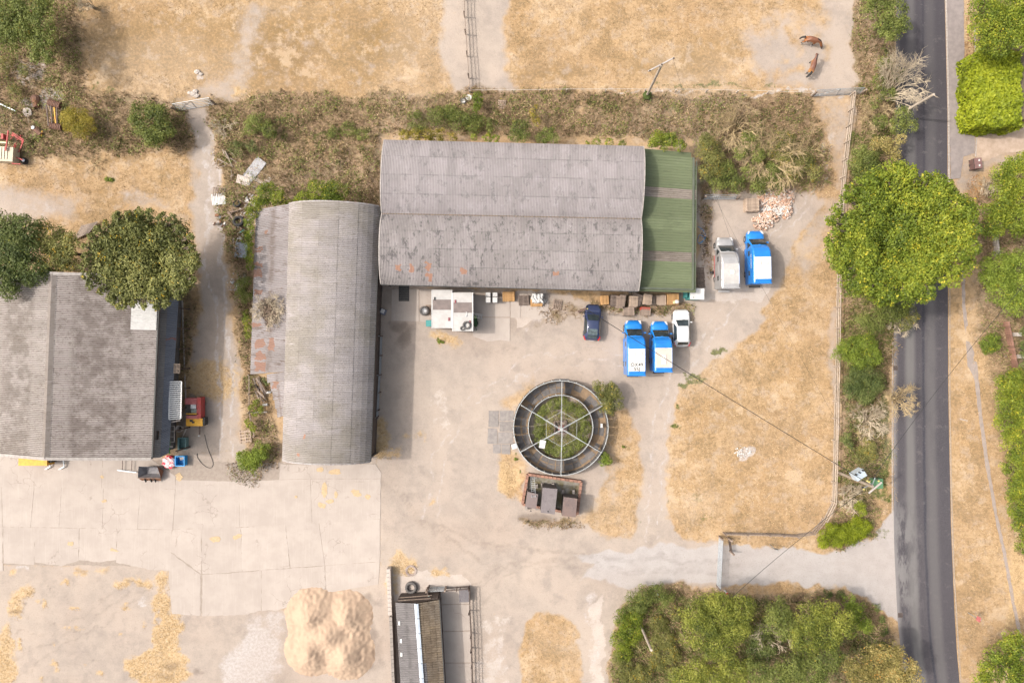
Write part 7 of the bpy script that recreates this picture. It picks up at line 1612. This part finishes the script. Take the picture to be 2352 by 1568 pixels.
for s_ in (-.55,0.05,.5): MB().bar((s_,-y-.15,.6),(s_+.12,-y-.5,.5),.07,.2).build('bracket',mBlack,t)
# ================= OLD MACHINERY, UPPER LEFT =================
def c8(cx,cy): return ((cx/5.6)/1.5064,(320+cy/5.6)/1.5064)
t=thing('disc_roller','rusty ribbed farm roller lying in the undergrowth at the upper left','farm roller',P(*c8(1050,420))); o=t.location
mRibR=M('roller_rust',(.20,.105,.07),(.10,.06,.05),7,.85)
def roller(a,b_,r,n=7):
    A_,B2=P(*c8(*a),.45),P(*c8(*b_),.45); 
    for k in range(n):
        p,q_=lerp(A_,B2,k/n)-o,lerp(A_,B2,(k+.75)/n)-o; MB().tube([p,q_],r,14).build('roller_ring',mRibR,t)
    MB().tube([A_-o-(B2-A_)*.05,B2-o+(B2-A_)*.05],.07,6).build('axle',mRust,t)
roller((960,190),(1190,270),.40,8); roller((985,640),(1215,680),.38,7)
for a,b_ in (((985,260),(1010,600)),((1050,290),(1080,600)),((1100,300),(1110,610)),((900,250),(940,650))): MB().bar(P(*c8(*a),.8)-o,P(*c8(*b_),.8)-o,.10,.10).build('frame_beam',mRustP if a[0]!=1050 else mYel,t)
t=thing('rusty_drum','rusty domed drum end in the undergrowth left of the farm roller','drum',P(*c8(715,150))); MB().lathe([(0,.62),(.3,.56),(.5,.36),(.54,.1),(.5,0)],16).build('dome',mRibR,t); MB().tube([(0,0,.3),(.2,-.9,.3)],.32,12).build('barrel',mRust,t)
t=thing('rusty_roller','short rusty roller with a yellow bracket below the disc roller','farm roller',P(*c8(790,790))); MB().tube([(-.3,.35,.35),(.35,-.35,.35)],.33,14).build('barrel',mRibR,t); MB().lathe([(0.02,0),(.18,.05),(.02,.1)],12,c=(-.35,.4,.68)).build('hub',mAlu,t); MB().bar((.5,.1,.5),(.4,-.5,.5),.08,.08).build('bracket',mYel,t)
t=thing('cable_reel','pale wheel rim leaning in the nettles at the upper left','wheel',P(*c8(565,385))); MB().lathe([(.12,.30),(.42,.34),(.5,.3),(.42,.22),(.12,.22)],14,M=Matrix.Rotation(.3,3,'X')).build('rim',mStone,t); MB().tube([(0,-.3,.3),(.1,-1.2,.2)],.04,5).build('shaft',mTwigG,t)
t=thing('old_plough','long steel beam with a white wheel at the left edge','plough',P(*c8(60,330))); MB().bar((-1.2,1.0,.4),(1.6,-.3,.4),.1,.1).build('beam',mGalv,t); MB().tube([(0,.6,.4),(.4,-1.6,.3)],.05,5).build('arm',mRustP,t); MB().lathe([(.15,.2),(.42,.24),(.42,.1)],14,c=(-.6,-.7,.1)).build('wheel',mStone,t)
t=thing('hay_tedder','red tined hay machine with a beige ribbed cover cut off by the left edge','hay machine',P(*c8(150,1150))); o=t.location
def b8(nm,cx0,cy0,cx1,cy1,z0,z1,mat,rz=0):
    a=P(*c8(cx0,cy0),z1); b_=P(*c8(cx1,cy1),z1); c=(a+b_)/2; MB().box((c.x-o.x,c.y-o.y,(z0+z1)/2),(abs(b_.x-a.x),abs(a.y-b_.y),z1-z0),rz=rz).build(nm,mat,t)
mBeige=M('beige_cover',(.50,.42,.31),(.42,.36,.28),2,.6)
b8('cover',-120,1050,250,1330,.5,1.5,mBeige,-.06); 
for k in range(4): b8('cover_rib',-60+k*58,1060,-38+k*58,1290,1.5,1.56,M('beige_light',(.58,.52,.42),(.5,.44,.34),2,.6),-.06)
MB().bar(P(*c8(160,740),1.7)-o,P(*c8(110,1130),1.7)-o,.12,.1).build('mast',mRed,t); MB().bar(P(*c8(-40,965),1.6)-o,P(*c8(180,980),1.6)-o,.16,.1).build('rail',M('cream_rail',(.6,.57,.35),(.5,.47,.3),3,.6),t)
for k in range(26):
    a=(U(180,440),U(820,1150)); b_=(a[0]+U(-60,60),a[1]+U(-70,70)); MB().bar(P(*c8(*a),U(.6,1.1))-o,P(*c8(*b_),U(.6,1.1))-o,.06,.06).build('tine',mRed,t)
for a,b_ in (((240,780),(460,920)),((230,810),(440,940)),((460,920),(400,1080)),((250,1230),(440,1310)),((230,1380),(400,1390)),((250,1260),(250,1380))): MB().bar(P(*c8(*a),1.0)-o,P(*c8(*b_),1.0)-o,.10,.08).build('frame_bar',mRed,t)
for cx,cy in ((485,1335),(225,1160)): 
    p=P(*c8(cx,cy),.3)-o; MB().lathe([(.12,-.12),(.36,-.12),(.38,0),(.36,.12),(.12,.12)],14,M=Matrix.Rotation(math.pi/2-.3,3,'Y'),c=(p.x,p.y,.40)).build('wheel',mTyre,t); MB().lathe([(0,.04),(.15,.0)],10,M=Matrix.Rotation(.4,3,'Y'),c=(p.x+.1,p.y,.72)).build('wheel_hub',mAlu,t)
b8('gearbox',20,800,60,900,.6,1.2,mRed)
# ================= DEBRIS HEAPS =================
def cd_(cx,cy): return ((700+cx/3.41)/1.5064,(500+cy/3.41)/1.5064)
def logs(label,name,items,mat,cat='timber',r=.07):
    base=P(*cd_(items[0][0],items[0][1])); t=thing(name,label,cat,base)
    for it in items:
        a,b_=P(*cd_(it[0],it[1]),.4)-base,P(*cd_(it[2],it[3]),.3)-base; rr=it[4] if len(it)>4 else r
        MB().tube([a,(a+b_)/2+Vector((U(-.1,.1),U(-.1,.1),.08)),b_],rr,6,r2=rr*.6).build('branch' if name!='plank_pile' else 'plank',mat,t)
logs('heap of bleached sawn branches beside the track under the upper gate','branch_heap',[(270,80,360,270,.11),(180,170,360,260,.07),(240,60,300,170,.07),(200,270,290,240,.06),(160,260,260,200,.05),(320,80,390,150,.05),(340,300,340,420,.05),(330,380,370,350,.06),(290,120,330,220,.09),(180,180,170,250,.06),(330,160,420,220,.05)],mStick)
logs('dark tangle of sticks and tree stump heaped left of the rusty lean-to','branch_heap',[(310,800,470,1000,.17),(300,800,480,760,.10),(330,870,250,980,.09),(360,760,300,890,.07),(260,830,420,940,.05),(390,980,420,1010,.08),(290,700,330,660,.05),(400,640,520,700,.05),(340,860,440,840,.06),(220,860,330,840,.06)],M('old_timber',(.28,.205,.16),(.19,.14,.11),4,.9))
for k,(cx,cy,w_,l_,a,lab_) in enumerate([(195,560,1.35,1.0,4,'faded slatted panel propped above the white sheet beside the track'),(195,645,1.45,1.2,-6,'white corrugated sheet lying beside the track'),(600,310,1.3,3.0,38,'pale blue-grey corrugated sheet lying on the debris heap'),(660,380,2.6,1.1,25,'long whitish corrugated sheet at the lower edge of the debris'),(455,1245,1.35,1.6,6,'blue-grey corrugated sheet lying left of the rusty lean-to'),(480,425,1.4,.9,20,'small weathered corrugated sheet near the rubbish')]):
    p=P(*cd_(cx,cy),.3); t=thing('corrugated_sheet',lab_,'metal sheet',(p.x,p.y,.3),math.radians(-a)); t.rotation_euler=(U(-.1,.1),U(-.12,.12),math.radians(-a)); mb=MB(); nc=int(w_/.16)
    mt=[mWood,mWhite,M('sheet_pale',(.44,.44,.46),(.34,.33,.34),2,.6),mCream,M('sheet_blue',(.26,.29,.34),(.2,.22,.26),2,.6),mCream][k]
    if k==0:
        for q in range(6): MB().box((-w_/2+w_*(q+.5)/6,0,0),(.1,l_,.04)).build('slat',mt,t)
        for yy in(-l_*.4,l_*.4): MB().box((0,yy,-.05),(w_,.09,.05)).build('cross_slat',mt,t)
    else:
        grid_surf(mb,lambda u,v:Vector(((u-.5)*w_,(v-.5)*l_,.04*(round(u*nc*2)%2)+.1*math.sin(v*3+k))),nc*2,3); mb.build('sheet',mt,t)
t=thing('scrap_engine','heap of pale scrap metal and rags beside the tree stump','scrap',P(*cd_(230,900))); 
for k in range(12): MB().box((U(-.8,.8),U(-.8,.8),U(.1,.45)),(U(.15,.5),U(.1,.35),U(.08,.25)),M=Matrix.Rotation(U(0,3),3,(U(-1,1),U(-1,1),1))).build('scrap_piece',random.choice([mWhite,mGalv,mRustP,mStone,mRust]),t)
p=P(*cd_(480,1030)); o=MB().bar(P(*cd_(440,1045),.4),P(*cd_(495,1000),.5),.08,.08).build('green_pipe',mTeal); props(o,'short teal pipe poking out of the debris by the creeper','pipe')
def ce(cx,cy): return ((820+cx/3.92)/1.5064,(1260+cy/3.92)/1.5064)
t=thing('plank_pile','untidy pile of rotten planks and corrugated offcuts below the rusty lean-to','timber',P(*ce(290,380))); o=t.location
for k in range(16):
    a=ce(U(220,340),U(130,420)); b_=(a[0]+U(6,22),a[1]+U(14,34)); MB().bar(P(*a,U(.2,.6))-o,P(*b_,U(.2,.6))-o,U(.10,.2),.04).build('plank',random.choice([mWood,mWoodDk,mPalD]),t)
pallet('broken open-framed pallet beside the yellow-green sapling',P(*ce(120,975)),math.radians(6),mPalC,None,1.25,1.35,4)
for x,y,l_,i in ((435,380,.3,'upper'),(390,548,.32,'lower')):
    t=thing('gas_bottle','%s of two small white cylinders below the rusty lean-to'%i,'gas bottle',P(*ce(x,y))); MB().tube([(-.25,0,.16),(.25,.05,.16)],.14,12).build('shell',mWhite,t); MB().tube([(.25,.05,.16),(.33,.06,.16)],.05,8).build('valve',mGalv,t)
o=MB().bar(P(*ce(190,655),.5),P(*ce(410,645),.3),.14,.12).build('timber_beam',mStone); props(o,'pale squared timber lying across the fallen rail fence','timber')
# heap at left under trees, and pallet in scrub
t=thing('plank_pile','grey plank stack showing between the two left trees','timber',P(195,538)); 
for k in range(9): MB().bar((-.9+k*.2,-.6+.08*k,.3+.03*k),(-.1+k*.2,.9+.05*k,.3),.15,.04).build('plank',mWood,t)
pallet('small weathered pallet lying in the scrub right of the lime shrub',P(1153,241,.1),math.radians(86),mPalC,None,.9,.85,5)
# ================= RIGHT SIDE ITEMS =================
for k,(x,y,z_) in enumerate(((2246,369,'upper'),(2247,381,'lower'))):
    q=P(x,y,1.0); t=thing('wheelie_bin','%s of two brown wheelie bins at the driveway mouth'%z_,'wheelie bin',(q.x,q.y,0),.05); b=MB(); b.box((0,0,.52),(.62,.52,.9),taper=1.12); b.build('tub',M('bin_brown',(.13,.075,.07),(.11,.065,.06),4,.5),t); b=MB(); b.box((.02,0,1.02),(.76,.60,.09),taper=.92); b.build('lid',M('bin_lid_brown',(.20,.115,.11),(.17,.10,.095),3,.45),t)
    MB().box((.1,.02,1.07),(.16,.20,.012)).build('sticker',mWhite,t); MB().tube([(-.42,-.22,.98),(-.42,.22,.98)],.025,6).build('handle',mBlack,t)
    for s_ in(-.22,.22): MB().lathe([(.1,-.03),(.1,.03),(.01,.03)],10,M=Matrix.Rotation(math.pi/2,3,'X'),c=(-.28,s_,.1)).build('wheel',mTyre,t)
q=P(2017,1110,1.0); t=thing('electrical_cabinet','dark green electrical cabinet beside the road below the transformer','cabinet',(q.x,q.y,0)); MB().box((0,0,.5),(.95,1.0,1.0)).build('cabinet',mGreenC,t); MB().box((.15,0,1.03),(.7,1.06,.06)).build('lid',M('lid_green',(.09,.2,.1),(.08,.17,.09),3,.5),t); MB().box((0,-.515,.5),(.7,.03,.8)).build('door',mGreenC,t)
def sign(label,x,y,rz):
    p=P(x,y); t=thing('road_sign',label,'sign',p,rz); MB().tube([(0,0,0),(0,0,2.1)],.04,8).build('post',mGalv,t); MB().box((0,.04,1.75),(.5,.03,.6)).build('sign_plate',mPink if 'verge' in label else mGalv,t)
sign('thin roadside sign post on the dry right-hand verge near the bottom right tree',2223,1406,math.radians(75)); sign('small sign post on the grass strip between the rail fence and the lane',1768,1250,math.radians(-5))
for x,y,l in ((1664,1355,'white and red capped post beside the foot of the entrance gate'),(1508,1322,'white and red topped marker post in the bush at the north tip of the thicket')):
    t=thing('marker_post',l,'post',P(x,y) if x>1600 else P(1509,1362)); MB().tube([(0,0,0),(0,0,.9)],.09,8).build('post',mWhite,t); MB().lathe([(.095,.9),(.095,1.05),(0,1.08)],8).build('cap',mRedL,t)
o=MB().bar(P(2205,962,.05),P(2222,966,.05),.08,.06).build('stake',mStone); props(o,'pale stick lying on the right-hand verge','stick')
t=thing('drain_cover','small square drain grate at the left edge of the road opposite the thicket','drain cover',P(2068,1412,.03)); MB().box((0,0,.0),(.5,.5,.02)).build('frame',mRustP,t)
for k in range(5): MB().box((-.18+k*.09,0,.02),(.035,.42,.015)).build('bar',mBlack,t)
t=thing('drain_cover','small drain grate at the left road edge beside the round hedge mounds','drain cover',P(2057,845,.03)); MB().box((0,0,.0),(.5,.5,.02)).build('frame',mRustP,t)
for k in range(5): MB().box((-.18+k*.09,0,.02),(.035,.42,.015)).build('bar',mBlack,t)
t=thing('yard_bench','grey slatted bench table in the top right corner of the stable yard','table',P(1066,1366,.7)*Vector((1,1,0))); 
for k in range(7): MB().box((-.45+k*.15,0,.75),(.135,1.45,.04)).build('slat',M('slat_grey',(.15,.14,.15),(.12,.11,.12),4,.8),t)
for sx in(-.42,.42):
    for sy in(-.6,.6): MB().box((sx,sy,.36),(.08,.08,.72)).build('leg',mWoodDk,t)
t=thing('timber_post_group','dark upright timber door frame between the stable and its yard','door frame',P(986,1363)); 
for y_ in(-.9,.3,.9): MB().box((0,y_,.8),(.14,.14,1.6)).build('post',mWoodDk,t)
MB().box((0,0,1.55),(.1,2.2,.14)).build('rail',mWoodDk,t); MB().box((.12,.3,1.5),(.14,.14,.12)).build('cap',M('cap_teal',(.3,.42,.4)),t)
o=MB().box(P(1240,1098/1.0,.0)if False else P(1289,872,.05),(1.5,.22,.1)).build('timber_step',M('step_grey',(.2,.19,.19),(.15,.14,.14),4,.8)); props(o,'grey plank step at the top rim of the horse walker','plank')
t=thing('round_bin_ring','dark ring stain left by a round feeder above the tractor tyre','feeder ring',P(944,1310,.06)); MB().lathe([(.40,0),(.62,0),(.62,.012),(.40,.012),(.40,0)],26).build('ring',M('ring_dirt',(.22,.17,.15),(.33,.27,.24),3,.95,edge=(.45,.55)),t)
print('LEAVES',TOT,'OBJS',len(bpy.data.objects))
tri=sum(sum(len(p.vertices)-2 for p in []) for o in [])
# straw lying on the concrete slabs
mDrift=M('straw_drift',(.46,.345,.22),(.39,.29,.18),5,.95,bmp=.6)
for x,y,rx,ry,a in [(745,1125,9,22,0),(772,1135,5,10,0),(758,1150,12,6,0),(740,1160,13,9,20),(818,1132,16,9,25),(845,1140,8,7,0),(495,1237,16,8,0),(545,1232,14,6,-20),(240,1150,8,5,0),(163,1248,9,6,0),(262,1262,14,4,12),(770,1083,18,8,0),(735,1078,10,7,0),(412,1095,10,12,0),(680,1140,5,5,0),(900,1030,6,3,0),(365,1090,7,5,0),(235,1095,5,5,0)]:
    props(slab('straw_drift',blob(x,y,rx*.8,ry*.8,a),.052,mDrift,1.3,3,kind='stuff',z0=.02),'thin drift of straw lying on the concrete slabs','straw')
for o in bpy.data.objects:
    if o.name.startswith('straw_drift'): o['group']='straw drifts on the concrete apron'
